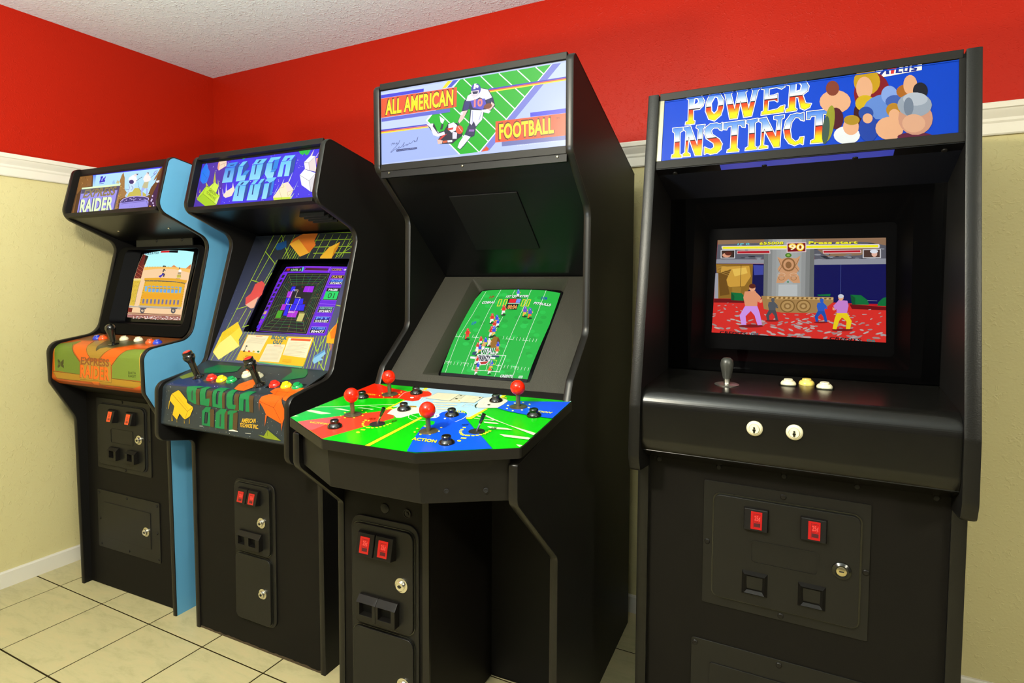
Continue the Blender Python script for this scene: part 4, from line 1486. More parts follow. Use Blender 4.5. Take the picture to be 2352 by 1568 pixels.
ART['BB'] = '''
p 197 195 0 6135 0 5502 1237 1478 1227
g 198 197 195 0 1478 1227 1926 4268 195 5361
g 199 197 6135 0 6135 5361 5450 4237 5502 1237
p 200 195 5361 1926 4268 5450 4237 6135 5361
l 201 32 1626 5390 1131 3291
l 201 32 1846 3699 1493 2178
l 201 32 1878 4250 1374 2307
l 201 32 1044 4644 1849 4066
l 201 32 856 3383 1532 3224
l 201 32 668 2114 1171 2259
l 201 32 1187 5408 368 7
l 201 32 1213 2171 1001 1337
l 201 32 1479 2090 1368 1394
l 201 32 1341 1393 1656 1490
l 201 25 2432 5405 5176 5336
l 201 25 3384 5064 5257 5043
l 201 25 3506 4763 5365 4743
l 201 25 3613 4497 5460 4479
l 201 25 2340 5361 2128 4315
l 201 25 2897 5339 2681 4304
l 201 25 3603 5310 3382 4290
l 201 25 3922 5297 3699 4284
l 201 25 4290 5282 4064 4277
l 201 25 4651 5268 4423 4270
l 201 25 5007 5253 4777 4263
l 201 22 5435 4750 4769 4285
l 201 22 5339 5018 4919 4282
l 201 22 5242 5288 5069 4279
l 201 22 2269 4752 2114 4283
l 201 22 2392 4749 2248 4280
l 201 22 2514 4745 2381 4278
l 201 22 2636 4742 2514 4275
l 201 22 2757 4738 2646 4273
l 201 22 2878 4735 2777 4270
l 201 22 2998 4731 2907 4268
l 201 25 1597 5391 2461 4308
l 201 22 1828 5382 1646 4770
l 201 22 1286 1219 869 39
l 201 22 1451 1226 1055 51
l 201 22 1615 1233 1241 63
l 201 22 1778 1240 1425 74
l 201 22 1939 1246 1607 86
l 201 22 2100 1253 1788 98
l 201 22 4852 1188 4810 4
l 201 22 4976 1194 4968 15
l 201 22 5098 1199 5126 26
l 201 22 5221 1205 5282 37
l 201 22 5342 1210 5437 48
l 201 22 5463 1216 5591 59
l 201 22 5583 1221 5745 70
l 201 22 5703 1227 5897 80
l 201 32 5002 1058 5333 648 5502 1237
l 201 32 5806 1917 5890 6 5535 318
l 201 28 5760 2355 5533 2390
l 201 22 5566 1435 5633 780
p 202 1179 2974 1178 3191 1479 3337 1715 3193 1751 2755 1604 2532 1078 2310 953 2611 1140 2793
p 203 1078 2310 1621 2674 1593 2202 1441 2168
l 204 8 1479 3337 1717 2888
p 205 306 341 405 1148 1009 1605 1493 1164 1424 886 1579 651 769 66
p 206 505 735 873 1082 1579 651 769 66 335 342
p 207 405 1148 1009 1605 1230 1388 905 1075 505 735
p 208 2236 4931 2366 5171 2771 5381 3513 5351 3458 5039 3602 4851 3406 4515 2627 5138
p 209 2236 4931 2627 5138 3406 4515 3009 4356
p 210 4031 4335 4307 4730 4760 4949 4744 4682 4606 4253 4044 4264
p 211 4760 4949 4744 4682 4606 4253 4584 4642
p 212 1554 4772 1555 4971 2007 5099 2125 4803 1906 4692 1693 4665
p 213 5556 1220 5644 1478 5824 1720 5967 1181 5986 971 5651 973
p 214 5642 1360 5824 1720 5967 1181 5776 1133
p 215 5757 940 5916 948 5948 683
p 216 5283 302 5300 493 5648 743 5751 596 5605 436 5738 369 5596 341 5392 207
p 217 5300 493 5648 743 5668 667 5310 410
p 218 1780 1121 5024 1145 4942 89 1672 111
p 219 1833 1103 2875 1107 2716 426 1734 485
p 219 2941 804 3808 824 3783 159 2824 152
p 219 3857 1083 4948 1094 4948 388 3846 437
p 220 3987 1073 4907 1077 4896 998 3972 992
p 221 2235 1083 2567 1085 2568 1061 2236 1058
p 221 3282 765 3638 771 3638 747 3282 740
l 222 6 2004 997 2782 1000
l 222 6 1974 958 2762 962
l 222 6 1944 919 2743 925
l 222 6 1913 880 2723 887
l 222 6 1883 841 2704 849
l 222 6 1852 802 2684 811
l 222 6 2988 701 3740 713
l 222 6 2974 651 3736 665
l 222 6 2961 602 3731 617
l 222 6 2947 553 3727 569
l 222 6 2933 504 3723 521
l 222 6 2919 454 3719 473
l 222 6 2905 405 3715 426
l 222 6 2891 356 3711 378
l 222 6 2877 307 3706 330
l 222 6 2863 258 3702 283
l 222 6 2850 209 3698 235
l 222 6 3953 919 4718 922
l 222 6 3945 867 4876 879
l 222 6 3938 815 4868 828
l 222 6 3930 763 4694 768
l 222 6 3923 711 4852 726
l 222 6 3915 659 4844 675
l 222 6 3907 607 4671 615
l 222 6 3900 555 4828 573
l 222 6 3892 503 4820 522
l 222 6 3885 451 4647 462
l 223 22 1928 681 1930 475
e 223 8 1955 670 48 3 14 -28
e 223 8 1916 470 64 4 12 -24
e 224 10 2174 477 58 3 17 -36
e 225 10 2402 483 58 3 17 -36
e 226 10 2634 489 57 3 17 -36
t 227 0.05 3031 996 767 12 5 139|BLOCK
t 227 0.05 3177 824 460 7 9 130|OUT
t 228 0 2068 250 401 4 -7 69|AMERICAN
t 228 0 1981 171 422 -2 9 49|TECHNOS INC.
l 229 8 3933 274 4355 273
l 229 8 3937 231 4359 231
l 229 8 3941 188 4362 189
p 230 2847 125 4922 80 4923 20 2824 64
e 231 5 923 1748 9 1 4 -7
e 231 5 582 1949 9 0 4 -7
e 231 5 -1014 3033 10 0 4 -8
e 231 5 477 2718 9 1 3 -7
e 231 5 1152 254 9 1 3 -6
e 231 5 590 1310 9 1 4 -6
e 231 5 -425 2059 10 0 4 -7
e 231 5 517 1941 9 0 3 -7
e 231 5 622 1474 9 1 4 -7
e 231 5 704 1068 9 1 4 -6
e 231 5 288 2588 9 0 3 -7
e 231 5 1059 421 9 0 3 -7
e 231 5 978 1931 9 0 4 -7
e 231 5 -299 3068 9 0 3 -8
e 231 5 352 1680 9 1 3 -7
e 231 5 61 2849 9 0 3 -8
e 231 5 1002 1158 9 0 3 -7
e 231 5 -984 2689 10 0 4 -7
e 231 5 1159 319 9 1 4 -6
e 231 5 929 1504 9 1 4 -6
e 231 5 -158 2020 9 1 3 -7
e 231 5 592 943 9 1 3 -6
e 231 5 648 2140 9 0 3 -7
e 231 5 -82 2224 10 0 4 -7
e 231 5 953 1763 9 0 3 -7
e 231 5 313 2912 9 0 4 -7
e 231 5 737 1239 10 0 4 -7
e 231 5 466 2769 9 0 4 -7
e 231 5 720 1123 9 1 4 -6
e 231 5 914 1136 8 1 3 -6
e 231 5 901 1209 9 0 3 -7
e 231 5 83 1719 9 0 4 -7
e 231 5 -499 2321 9 0 4 -8
e 231 5 -86 1564 9 0 4 -7
e 231 5 677 1749 9 0 3 -7
e 231 5 79 2424 10 0 4 -7
e 231 5 1172 316 9 1 3 -6
e 231 5 106 2779 9 0 3 -7
e 231 5 -308 1928 10 0 4 -7
e 231 5 -520 2278 9 0 3 -7
e 231 5 -439 2342 10 1 4 -7
'''
ART['SB'] = '''
p 232 1986 2807 2959 2814 4229 2795 5079 2797 5189 2077 5234 1309 5234 637 5080 -8 4223 -17 1701 47 1723 532 1804 1133 1843 1851 1889 2472
p 233 2207 2514 4361 2504 4365 1360 4244 30 3059 21 1812 60 1963 671 2052 1559
p 234 2959 2814 4236 2790 4263 2539 2994 2570
p 235 2959 2814 4236 2790 4263 2539 2994 2570
p 236 3055 2737 4189 2708 4171 2598 3038 2624
l 237 9 3001 2788 4235 2771 4242 2555
l 237 9 3038 2624 4171 2598
p 238 2025 2736 2890 2752 2907 2571 1952 2585
p 239 2079 2721 2229 2721 2233 2627 2084 2624
t 240 0.02 2362 2725 366 4 -5 39|UP-MODE
t 241 0.04 2327 2607 519 0 -14 86|LEVEL 5
p 242 2854 2765 2947 2781 2974 2580 2901 2571
e 243 7 3218 611 54 2 14 -35
e 244 7 2822 520 56 2 15 -35
e 245 7 3614 1236 53 2 15 -36
e 243 7 3572 267 53 2 13 -34
e 244 7 3654 108 52 3 13 -34
e 245 7 3911 512 52 3 13 -34
e 245 7 3942 169 52 3 13 -33
e 245 7 3240 736 55 2 15 -35
e 246 7 3107 1413 55 1 16 -36
e 243 7 2799 2039 57 0 18 -39
e 243 7 3673 1647 53 1 16 -37
e 245 7 3146 1720 56 0 17 -38
e 244 7 3119 690 55 2 15 -35
e 246 7 3487 583 53 2 14 -35
e 245 7 4046 633 51 2 13 -34
e 245 7 3305 282 53 2 13 -34
e 244 7 2932 1951 57 0 18 -39
e 243 7 2720 1862 57 0 18 -38
e 246 7 3509 1882 55 1 17 -38
e 244 7 4079 1452 52 2 15 -36
e 243 7 3386 208 53 2 13 -34
e 243 7 3983 1257 52 1 15 -36
e 245 7 4127 1597 52 2 15 -36
e 245 7 3281 1890 55 1 18 -38
e 243 7 2746 2108 57 0 18 -39
e 244 7 4166 538 51 2 13 -34
e 246 7 3912 2292 53 1 17 -38
e 244 7 3973 358 52 2 13 -34
e 243 7 3209 1829 55 0 17 -38
e 246 7 3543 2045 55 0 17 -38
e 246 7 3873 2076 53 1 17 -37
e 244 7 3390 94 53 2 13 -34
e 246 7 3377 2304 55 0 18 -39
e 246 7 2001 507 60 1 16 -36
e 244 7 3976 2232 53 0 17 -38
e 243 7 3486 1157 54 1 15 -36
e 244 7 3726 2229 54 1 17 -38
e 246 7 2299 1986 60 -1 20 -39
e 243 7 4157 2212 52 1 16 -38
e 243 7 2602 1132 58 1 17 -36
e 244 7 2368 473 58 1 15 -35
e 244 7 2885 1452 56 0 16 -37
e 245 7 4237 831 50 2 13 -34
e 245 7 2888 794 56 1 15 -36
e 245 7 3558 812 53 2 14 -35
e 243 7 3656 2405 54 0 17 -39
e 244 7 3698 1279 53 2 16 -36
e 245 7 3397 1322 54 1 16 -37
e 246 7 3906 425 52 2 13 -34
e 243 7 4123 2060 52 1 16 -37
e 244 7 4098 641 51 2 13 -35
e 245 7 3769 1091 53 1 15 -36
e 245 7 2812 1947 57 0 18 -39
e 243 7 2717 211 56 2 15 -35
e 243 7 3751 1621 53 2 15 -36
e 245 7 2475 2097 58 -1 19 -39
e 246 7 2395 934 58 1 17 -36
e 243 7 2588 1465 58 0 17 -38
e 246 7 3526 2211 54 0 17 -39
e 243 7 1990 133 59 1 15 -36
L 247 9 2310 2449 4317 2443 4169 72 1903 107
L 248 9 2410 2329 4229 2328 4082 211 2070 242
L 249 9 2498 2222 4149 2225 4003 337 2219 365
L 250 7 2575 2129 4077 2134 3931 449 2348 474
L 251 7 2639 2051 4016 2058 3870 545 2456 565
L 252 7 2688 1991 3969 1999 3822 619 2539 637
L 253 7 2714 1959 3943 1967 3795 660 2583 675
l 254 8 2310 2449 2714 1959
l 255 8 2738 2441 2970 1958
l 254 8 3151 2437 3220 1959
l 255 8 3551 2436 3465 1961
l 254 8 3940 2438 3706 1963
l 254 8 4317 2443 3943 1967
l 255 8 4308 1944 3920 1698
l 254 8 4289 1459 3894 1433
l 255 8 4258 986 3864 1172
l 254 8 4218 524 3831 915
l 254 8 4169 72 3795 660
l 255 8 3746 74 3562 661
l 254 8 3310 78 3324 664
l 255 8 2858 84 3082 667
l 254 8 2390 94 2835 671
l 254 8 1903 107 2583 675
l 255 8 2008 555 2617 925
l 254 8 2102 1012 2646 1179
l 255 8 2184 1479 2673 1435
l 254 8 2253 1958 2695 1695
p 256 2755 1903 2941 1903 2973 1701 2745 1712
p 257 3410 1917 3856 1923 3872 1666 3408 1677
l 258 7 3628 1919 3642 1671
p 259 2652 1695 2879 1700 2904 1430 2673 1435
p 260 2683 1412 2914 1407 2909 1168 2693 1172
p 260 3142 1403 3556 1401 3610 1178 3148 1168
l 261 7 3405 1402 3413 1173
p 260 3083 1155 3734 1170 3760 913 3067 904
l 261 7 3507 1164 3546 910
p 260 2831 1151 3000 1153 3033 690 2838 697
p 262 2611 1160 2814 1158 2808 915 2591 918
p 263 2503 887 2755 887 2744 571 2477 588
p 264 2477 588 2744 571 2762 661 2763 594
p 265 3058 893 3512 894 3495 638 3040 641
l 266 7 3283 887 3276 639
p 267 3604 801 3877 806 3845 487 3581 492
p 268 3566 862 3806 866 3877 806 3604 801
L 269 14 2891 1767 3134 1761 3121 1449 3390 1437 3338 822 3047 821 3083 1155 2797 1162 2868 1724
l 92 10 2939 1724 3096 1720
l 92 10 3058 859 3295 858
p 270 1996 2431 2132 2427 2117 2293 1966 2301
p 270 1979 2227 2115 2223 2099 2090 1948 2098
p 270 1960 2024 2095 2022 2077 1890 1927 1897
p 270 1939 1824 2074 1822 2054 1692 1904 1699
p 270 1915 1627 2049 1625 2029 1496 1880 1502
p 270 1889 1431 2023 1430 2001 1302 1852 1307
p 270 1861 1237 1995 1237 1971 1110 1823 1115
p 270 1831 1045 1964 1045 1940 919 1792 924
p 271 1799 854 1933 855 1906 731 1757 734
p 272 1764 666 1898 667 1871 544 1722 547
p 273 1728 479 1862 480 1833 358 1684 361
p 274 1690 293 1824 295 1794 174 1645 176
l 275 12 1889 2472 1843 1851 1804 1133 1723 532 1701 47
l 275 10 2158 2540 2003 1535 1899 808 1777 149
l 276 12 4287 2783 4268 2527
l 276 10 4421 2505 5138 2517
l 276 10 4418 2480 4253 5
l 276 10 4422 1917 5156 1937
l 276 10 4397 1215 5147 1216
p 277 4348 2703 4848 2706 4852 2605 4353 2601
p 278 4348 2703 4848 2706 4850 2655 4351 2652
L 279 8 4348 2703 4848 2706 4852 2605 4353 2601
t 280 0.03 4398 2615 419 4 -3 69|COINS
t 92 0.03 4924 2624 159 -1 6 65|00
p 277 4493 2397 5093 2413 5112 2284 4486 2271
L 281 8 4493 2397 5093 2413 5112 2284 4486 2271
t 282 0.03 4544 2290 522 11 3 86|PLAYER 1
p 277 4501 2224 5111 2242 5120 2032 4496 2019
p 283 4501 2224 5111 2242 5116 2136 4499 2121
L 279 8 4501 2224 5111 2242 5120 2032 4496 2019
t 284 0.03 4555 2137 518 13 1 70|SCORE
t 92 0.03 4553 2034 523 12 2 70|0724871
p 285 4494 1867 5139 1886 5134 1382 4477 1369
t 92 0.04 4590 1755 403 10 -4 74|FACES
p 286 4501 1725 5072 1741 5079 1413 4491 1399
L 276 8 4494 1867 5139 1886 5134 1382 4477 1369
t 287 0 4648 1450 286 5 3 216|01
p 277 4427 1105 5095 1126 5071 889 4422 873
p 288 4427 1105 5095 1126 5083 1007 4425 989
L 279 8 4427 1105 5095 1126 5071 889 4422 873
t 289 0.03 4486 1007 553 15 2 79|HISCORE
t 92 0.03 4483 890 545 14 2 79|0724871
p 277 4411 716 5076 738 5062 502 4397 481
p 290 4411 716 5076 738 5070 620 4404 598
L 279 8 4411 716 5076 738 5062 502 4397 481
t 291 0.03 4467 616 558 19 4 80|PIT
t 92 0.03 4459 499 559 18 5 80|5\u00d75\u00d707
p 277 4380 320 5056 345 5017 106 4353 79
p 290 4380 320 5056 345 5037 226 4367 199
L 279 8 4380 320 5056 345 5017 106 4353 79
t 291 0.03 4431 218 563 22 9 82|CUBES
t 92 0.03 4416 98 558 23 10 82|004477
'''
ART['CB'] = '''
p 292 195 0 6135 0 6135 3452 195 3452
p 293 309 1879 516 1383 1340 1284 1915 1551 2707 1537 3463 1721 1369 1862
p 294 287 1325 496 881 915 1166 615 1460
e 295 5 2259 1025 15 -2 14 12
e 295 5 1320 1555 11 -2 26 21
e 296 5 4852 2683 16 -2 1 10
e 297 5 5082 2407 10 -1 1 6
e 295 5 2582 2278 10 -1 1 7
e 298 5 1667 1270 9 -1 20 17
e 298 5 2336 1798 12 -2 9 9
e 298 5 6860 3023 11 -1 0 5
e 298 5 5101 2762 9 -1 0 9
e 296 5 5128 1763 8 -1 16 17
e 298 5 3681 2813 16 -1 0 9
e 296 5 4408 2369 8 -1 0 10
e 298 5 6258 1591 7 -1 16 18
e 298 5 2465 3335 17 -3 -3 9
e 297 5 1538 2735 13 -1 0 8
e 298 5 5918 2993 9 -1 1 10
e 297 5 5493 1878 8 -1 6 8
e 297 5 467 2676 15 -2 1 7
e 296 5 3838 1693 7 -1 20 18
e 295 5 5508 2741 15 -1 1 9
e 295 5 3756 2105 15 -1 1 8
e 295 5 7206 2659 13 -2 1 5
e 296 5 1159 3573 14 -2 -1 9
e 297 5 6250 1532 8 -1 14 16
e 296 5 3490 2052 15 -2 1 7
e 297 5 3439 827 14 -2 14 13
e 295 5 6488 3015 12 -2 0 8
e 295 5 2046 2018 17 -2 3 11
e 296 5 7221 2440 13 -1 1 7
e 295 5 5340 1247 10 -2 19 20
e 297 5 1023 3246 20 -3 -14 17
e 296 5 3532 1857 7 -1 7 8
e 295 5 3556 2208 9 0 1 10
e 295 5 1983 2023 17 -2 2 7
e 295 5 4030 3223 16 -2 -3 8
e 297 5 6365 2452 8 -1 1 10
e 298 5 2936 2316 14 -2 1 9
e 298 5 4397 2311 9 -1 1 11
e 296 5 39 1546 16 -3 18 14
e 296 5 3478 3165 14 -2 0 11
e 298 5 2538 1013 14 -2 13 12
e 298 5 4865 1542 10 -2 13 13
e 297 5 2392 3118 14 -2 1 6
e 298 5 2568 3386 11 -2 34 -2
e 295 5 1009 3688 18 -2 0 6
e 296 5 5102 258 11 -2 15 16
e 298 5 3707 1249 8 -2 14 13
e 298 5 3677 1358 14 -2 11 10
e 295 5 3750 2852 7 -1 1 11
e 296 5 -133 1352 10 -2 22 16
e 298 5 414 2120 16 -1 1 11
e 295 5 1087 2401 14 -1 0 7
e 296 5 5463 2607 11 -1 1 6
e 297 5 4530 2225 9 -1 1 11
e 298 5 611 2474 12 -1 1 10
e 295 5 4766 2862 14 -1 1 11
e 298 5 -47 1602 13 -2 23 17
e 298 5 5323 1324 7 -1 14 14
e 296 5 5344 2827 13 -1 0 8
e 295 5 5001 2205 10 -1 1 6
e 295 5 5313 2854 7 0 0 8
e 297 5 2679 1666 8 -1 21 19
e 295 5 3773 1093 10 -2 23 22
e 298 5 202 2420 9 -1 0 10
e 297 5 3824 3258 16 -3 -23 26
e 296 5 7068 2216 9 -1 1 8
e 298 5 2097 2368 11 -1 0 8
e 297 5 7099 2210 8 -1 1 8
e 298 5 7195 2456 10 -1 0 7
e 297 5 6112 1804 8 -1 8 9
e 298 5 1667 2611 13 -1 0 8
e 295 5 4661 2773 11 -1 1 12
e 298 5 5242 2930 12 -2 1 7
e 296 5 536 2074 15 -1 0 10
e 298 5 5600 2152 9 -1 0 7
e 296 5 1468 3531 10 -1 0 7
e 296 5 5143 800 13 -2 14 16
e 296 5 6178 1796 12 -2 10 11
e 298 5 620 2345 14 -1 1 7
e 298 5 3204 1151 9 -2 16 15
e 296 5 3429 1156 9 -2 17 15
e 296 5 3166 3203 13 -2 0 8
e 296 5 1295 2571 11 -1 1 8
e 297 5 2554 1684 14 -2 22 19
e 296 5 2452 679 13 -2 13 12
e 296 5 6310 2180 13 -2 1 10
e 296 5 5746 1237 7 -1 14 15
e 295 5 2102 985 15 -2 16 14
e 295 5 4750 1345 7 -1 18 19
e 297 5 2949 2852 15 -2 1 11
e 296 5 5993 2044 12 -1 1 8
e 295 5 3898 521 8 -1 23 22
e 295 5 6126 1340 9 -1 14 16
e 296 5 3691 1918 8 -1 4 5
e 296 5 2695 2114 10 -1 1 10
e 296 5 1671 2425 19 -1 1 8
e 297 5 4568 3177 13 -1 1 9
e 296 5 3338 2152 8 -1 1 8
e 295 5 3662 3344 8 -1 -1 6
e 296 5 3910 1851 11 -1 6 7
e 296 5 4370 1630 12 -2 13 12
e 295 5 207 2739 9 -1 1 9
e 297 5 6312 2608 12 -2 1 8
e 296 5 6227 3038 9 -1 1 6
e 298 5 361 3353 17 -2 -2 11
e 298 5 7022 2651 9 -1 0 9
e 295 5 5606 1526 8 -2 16 17
e 298 5 3810 1574 9 -1 19 18
e 297 5 6730 2506 14 -2 1 10
e 295 5 6111 1510 10 -1 16 17
e 295 5 544 2890 18 -2 1 6
e 295 5 2197 2464 11 -1 1 10
e 298 5 3068 2773 11 -1 1 11
e 295 5 6282 2742 11 -2 0 5
e 298 5 5147 1494 7 -1 13 13
e 298 5 4588 1416 14 -3 16 15
e 298 5 5328 2768 9 -1 0 6
e 295 5 2209 2824 17 -2 1 12
e 297 5 629 3098 18 -2 0 7
e 297 5 2963 2461 12 -1 1 11
e 298 5 6223 2804 10 -1 1 7
e 296 5 6018 2792 9 -1 1 9
e 295 5 2604 1318 13 -2 15 12
e 295 5 2436 3268 12 -2 -22 21
e 295 5 6171 1241 9 -2 10 11
e 298 5 5964 1360 8 -2 13 13
e 298 5 1745 1148 10 -2 16 13
e 296 5 -195 1363 14 -2 14 11
e 298 5 2133 1382 15 -2 17 15
e 295 5 427 2261 15 -1 0 7
e 296 5 4824 2901 10 -1 1 11
e 295 5 6438 3066 12 -2 1 10
e 298 5 616 3442 15 -2 0 10
e 296 5 1101 950 8 -1 20 17
e 296 5 5203 523 6 -1 15 17
e 295 5 6073 2690 10 -2 1 9
e 297 5 6180 2627 14 -2 0 8
e 297 5 6148 1876 6 -1 4 6
e 296 5 2753 2899 15 -1 0 8
e 296 5 4832 1876 7 0 7 11
e 298 5 4283 1622 12 -2 13 11
e 298 5 5614 2222 9 -1 1 6
e 295 5 1315 2182 8 -1 1 8
e 298 5 -11 1494 7 -1 16 13
e 296 5 750 2793 13 -1 1 12
e 298 5 1920 2262 16 -1 0 6
e 298 5 2989 3486 32 -14 -80 72
e 295 5 317 3171 19 -2 1 6
e 295 5 4680 1868 13 -2 7 10
e 297 5 4024 2423 9 -1 1 10
e 295 5 5595 1992 11 -1 3 8
e 297 5 2032 2693 13 -1 0 5
e 297 5 4841 2084 12 -1 1 11
e 296 5 1406 2449 16 -2 1 7
e 295 5 5633 3152 7 -1 1 11
e 297 5 5724 2948 8 -1 0 10
e 297 5 5056 3110 14 -1 0 9
e 297 5 5837 430 12 -2 12 13
e 297 5 6000 1993 14 -1 2 6
e 297 5 2413 2753 9 -1 1 8
e 297 5 5748 2902 13 -1 0 10
e 297 5 5792 2211 13 -1 0 6
e 297 5 2129 1186 15 -3 26 22
e 295 5 1885 1990 10 -1 3 8
e 295 5 6295 2303 7 -1 0 11
e 298 5 1859 2776 14 -2 1 12
e 296 5 3166 3061 15 -2 0 12
e 298 5 4432 1338 8 -2 11 11
e 298 5 5283 2085 9 -1 0 7
e 296 5 2886 2658 10 -1 1 12
e 296 5 5306 2655 15 -2 1 9
e 296 5 876 1234 11 -2 27 21
e 297 5 3331 2244 16 -1 0 8
e 297 5 4805 1398 8 -2 19 19
e 295 5 2495 3222 10 -1 -5 10
e 298 5 1760 2290 13 -1 1 6
e 295 5 3273 1842 13 -2 8 8
e 298 5 3610 512 7 -1 16 15
e 295 5 4673 3002 11 -2 0 7
e 297 5 6146 2802 11 -1 0 5
e 296 5 5359 618 6 -1 9 10
e 297 5 4628 2643 13 -1 0 6
e 296 5 544 1787 12 -1 16 14
e 297 5 597 1939 19 -2 6 8
e 297 5 6171 2384 15 -2 0 5
e 298 5 3701 2088 12 -1 0 9
e 295 5 4011 2998 9 -1 1 10
e 296 5 307 3713 16 -1 1 13
e 295 5 3855 3133 12 -1 0 5
e 297 5 6402 2967 7 0 0 8
e 297 5 4414 3293 16 -6 -70 67
e 298 5 1209 2698 15 -1 1 9
e 298 5 2580 2078 10 -1 1 8
e 295 5 538 1932 10 -1 5 6
e 298 5 1344 3456 10 -1 0 10
e 297 5 1602 2776 12 -2 0 5
e 295 5 1442 3269 12 -3 -55 46
e 296 5 -87 1587 16 -2 23 17
e 295 5 5769 2688 10 -1 0 5
e 295 5 1498 1343 10 -1 20 17
e 298 5 5080 2999 12 -1 1 8
e 296 5 6487 1796 8 -1 10 11
e 295 5 1081 1269 11 -1 23 19
e 296 5 2003 1289 14 -3 13 10
e 295 5 4180 2364 15 -2 1 9
e 296 5 4020 549 10 -1 13 14
e 297 5 5647 2095 10 -1 0 9
e 296 5 1075 2991 18 -2 0 8
e 296 5 4600 1935 8 0 6 11
e 297 5 471 1842 13 -1 14 13
e 296 5 -17 1485 13 -2 28 21
e 296 5 6878 2306 10 -1 1 7
e 298 5 4045 810 14 -2 15 14
e 296 5 2722 3117 14 -2 0 5
e 297 5 4398 569 11 -1 22 23
e 298 5 3508 576 12 -1 11 11
e 297 5 5535 1959 8 0 3 6
e 295 5 4310 1033 12 -2 20 20
e 297 5 3655 3185 15 -2 1 11
e 297 5 3006 3113 15 -2 1 7
p 299 847 668 1109 302 2292 264 2439 622 1890 829 1138 944
p 299 4802 854 4781 331 4498 70 5200 28 5483 343 5579 588 5007 878
p 300 2718 765 2705 268 3156 391 3048 775
p 301 3511 1696 3407 1394 3641 1039 3883 1087 4234 1370 4024 1751 3739 1765
l 302 10 3389 1482 3809 1412 3862 1176
l 302 10 3809 1412 3946 1748
p 303 2706 457 2909 365 3378 604 3217 749
p 304 591 2429 651 2368 598 2682 557 2714
p 304 776 2861 836 3078 773 3091
p 304 1045 3001 1078 3109 1044 3101
p 304 1422 2962 1466 3100 1424 3099
p 304 1704 2836 1706 3083 1673 3086
p 305 722 2159 1038 2015 1138 2041 1496 2292 1538 2399 1844 2513 1848 2562 1704 2836 1472 2962 1378 2933 1177 2793 1046 3015 812 2871 883 2571 632 2398 645 2284
l 306 12 722 2165 1568 2685 1845 2521
l 306 12 1568 2685 1472 2962
l 306 10 1177 2793 1066 2999
l 307 10 1071 2247 1604 2613
p 308 1717 1879 2109 1906 2164 2423 1918 2405
p 308 2470 1903 2717 1916 2762 2394 2484 2393
p 308 3061 1902 3338 1912 3385 2414 3154 2410
p 308 3785 1899 3980 1909 4028 2431 3803 2426
p 308 4346 1903 4641 1909 4686 2417 4432 2417
p 308 2650 2485 2887 2489 2909 3074 2732 3067
p 308 3313 2474 3523 2480 3547 3082 3356 3083
p 308 3770 2482 3995 2486 3997 3058 3773 3070
p 309 1407 1858 1907 1860 2000 2397 1897 2399 1572 2299
p 310 1719 1970 1789 1969 1807 2292 1745 2287
p 309 2119 1879 2394 1885 2436 2181 2645 2149 2613 2421 2194 2393
p 309 2746 1876 2931 1877 2952 2309 3061 2312 3054 1884 3205 1888 3263 2426 2794 2404
p 309 3424 1897 3715 1906 3735 2250 3885 2256 3858 2395 3537 2400 3454 2302
p 309 4015 1906 4435 1900 4512 2414 4340 2413 4324 2040 4229 2043 4241 2410 4034 2404
p 309 1400 1852 1940 1776 2207 1795 1920 1866
p 309 2746 1876 3205 1888 3340 1714 2917 1719
p 309 4015 1906 4435 1900 4580 1720 4263 1732
p 309 3424 1897 3711 1900 3762 1752 3511 1766
p 309 2119 1879 2394 1885 2533 1764 2283 1756
p 309 2307 2599 2487 2441 2647 2445 2442 2640 2428 2992 2587 2988 2612 2623 2698 2601 2732 3067 2324 3057
p 309 2291 2601 2487 2441 2725 2437 2659 2618
p 309 2972 2587 3194 2433 3482 2431 3379 2600 3413 3076 2968 3081
p 310 3169 2621 3238 2614 3235 3011 3174 3013
p 310 2483 2649 2542 2643 2557 2951 2493 2953
p 309 3525 2506 3616 2450 4009 2419 3883 2497 3781 2533 3792 3068 3621 3061 3625 2575 3532 2598
p 311 4894 2053 4939 2048 4940 2354
p 311 5203 2429 5285 2446 5209 2795
p 311 6043 2382 6080 2329 6051 2604
p 311 5884 2647 5957 2626 5921 2854
p 312 4909 2033 4958 1901 5157 1796 5323 1749 5792 1827 5820 1915 6072 2305 5941 2628 5855 2625 5256 2437 5101 2224
l 313 12 4909 2033 5552 2176 5692 1967 5794 1843
l 313 12 5552 2176 5917 2623
p 312 5069 1636 5092 1444 5245 1310 5661 1267 6231 1214 6225 1394 6172 1775 6079 1956 5869 1910 5792 1827 5315 1740
l 313 12 5282 1493 5423 1779
l 313 12 5752 1491 5842 1869
l 313 12 5121 1616 5830 1556 6225 1394
l 313 10 6028 1548 6141 1818
p 314 4927 3080 5193 3088 5338 2882 5923 3151 5268 3155
l 315 10 5338 2894 5350 3069
t 316 0.02 4171 2779 625 -53 20 -131|AMERICAN
t 316 0.02 4106 2921 827 -24 14 -123|TECHNOS INC.
p 317 3623 3079 3809 3048 4035 3067 4037 3093 3624 3105
p 318 4368 3088 4622 3077 4623 3090 4369 3104
p 318 2214 3096 2375 3084 2376 3100 2215 3112
'''
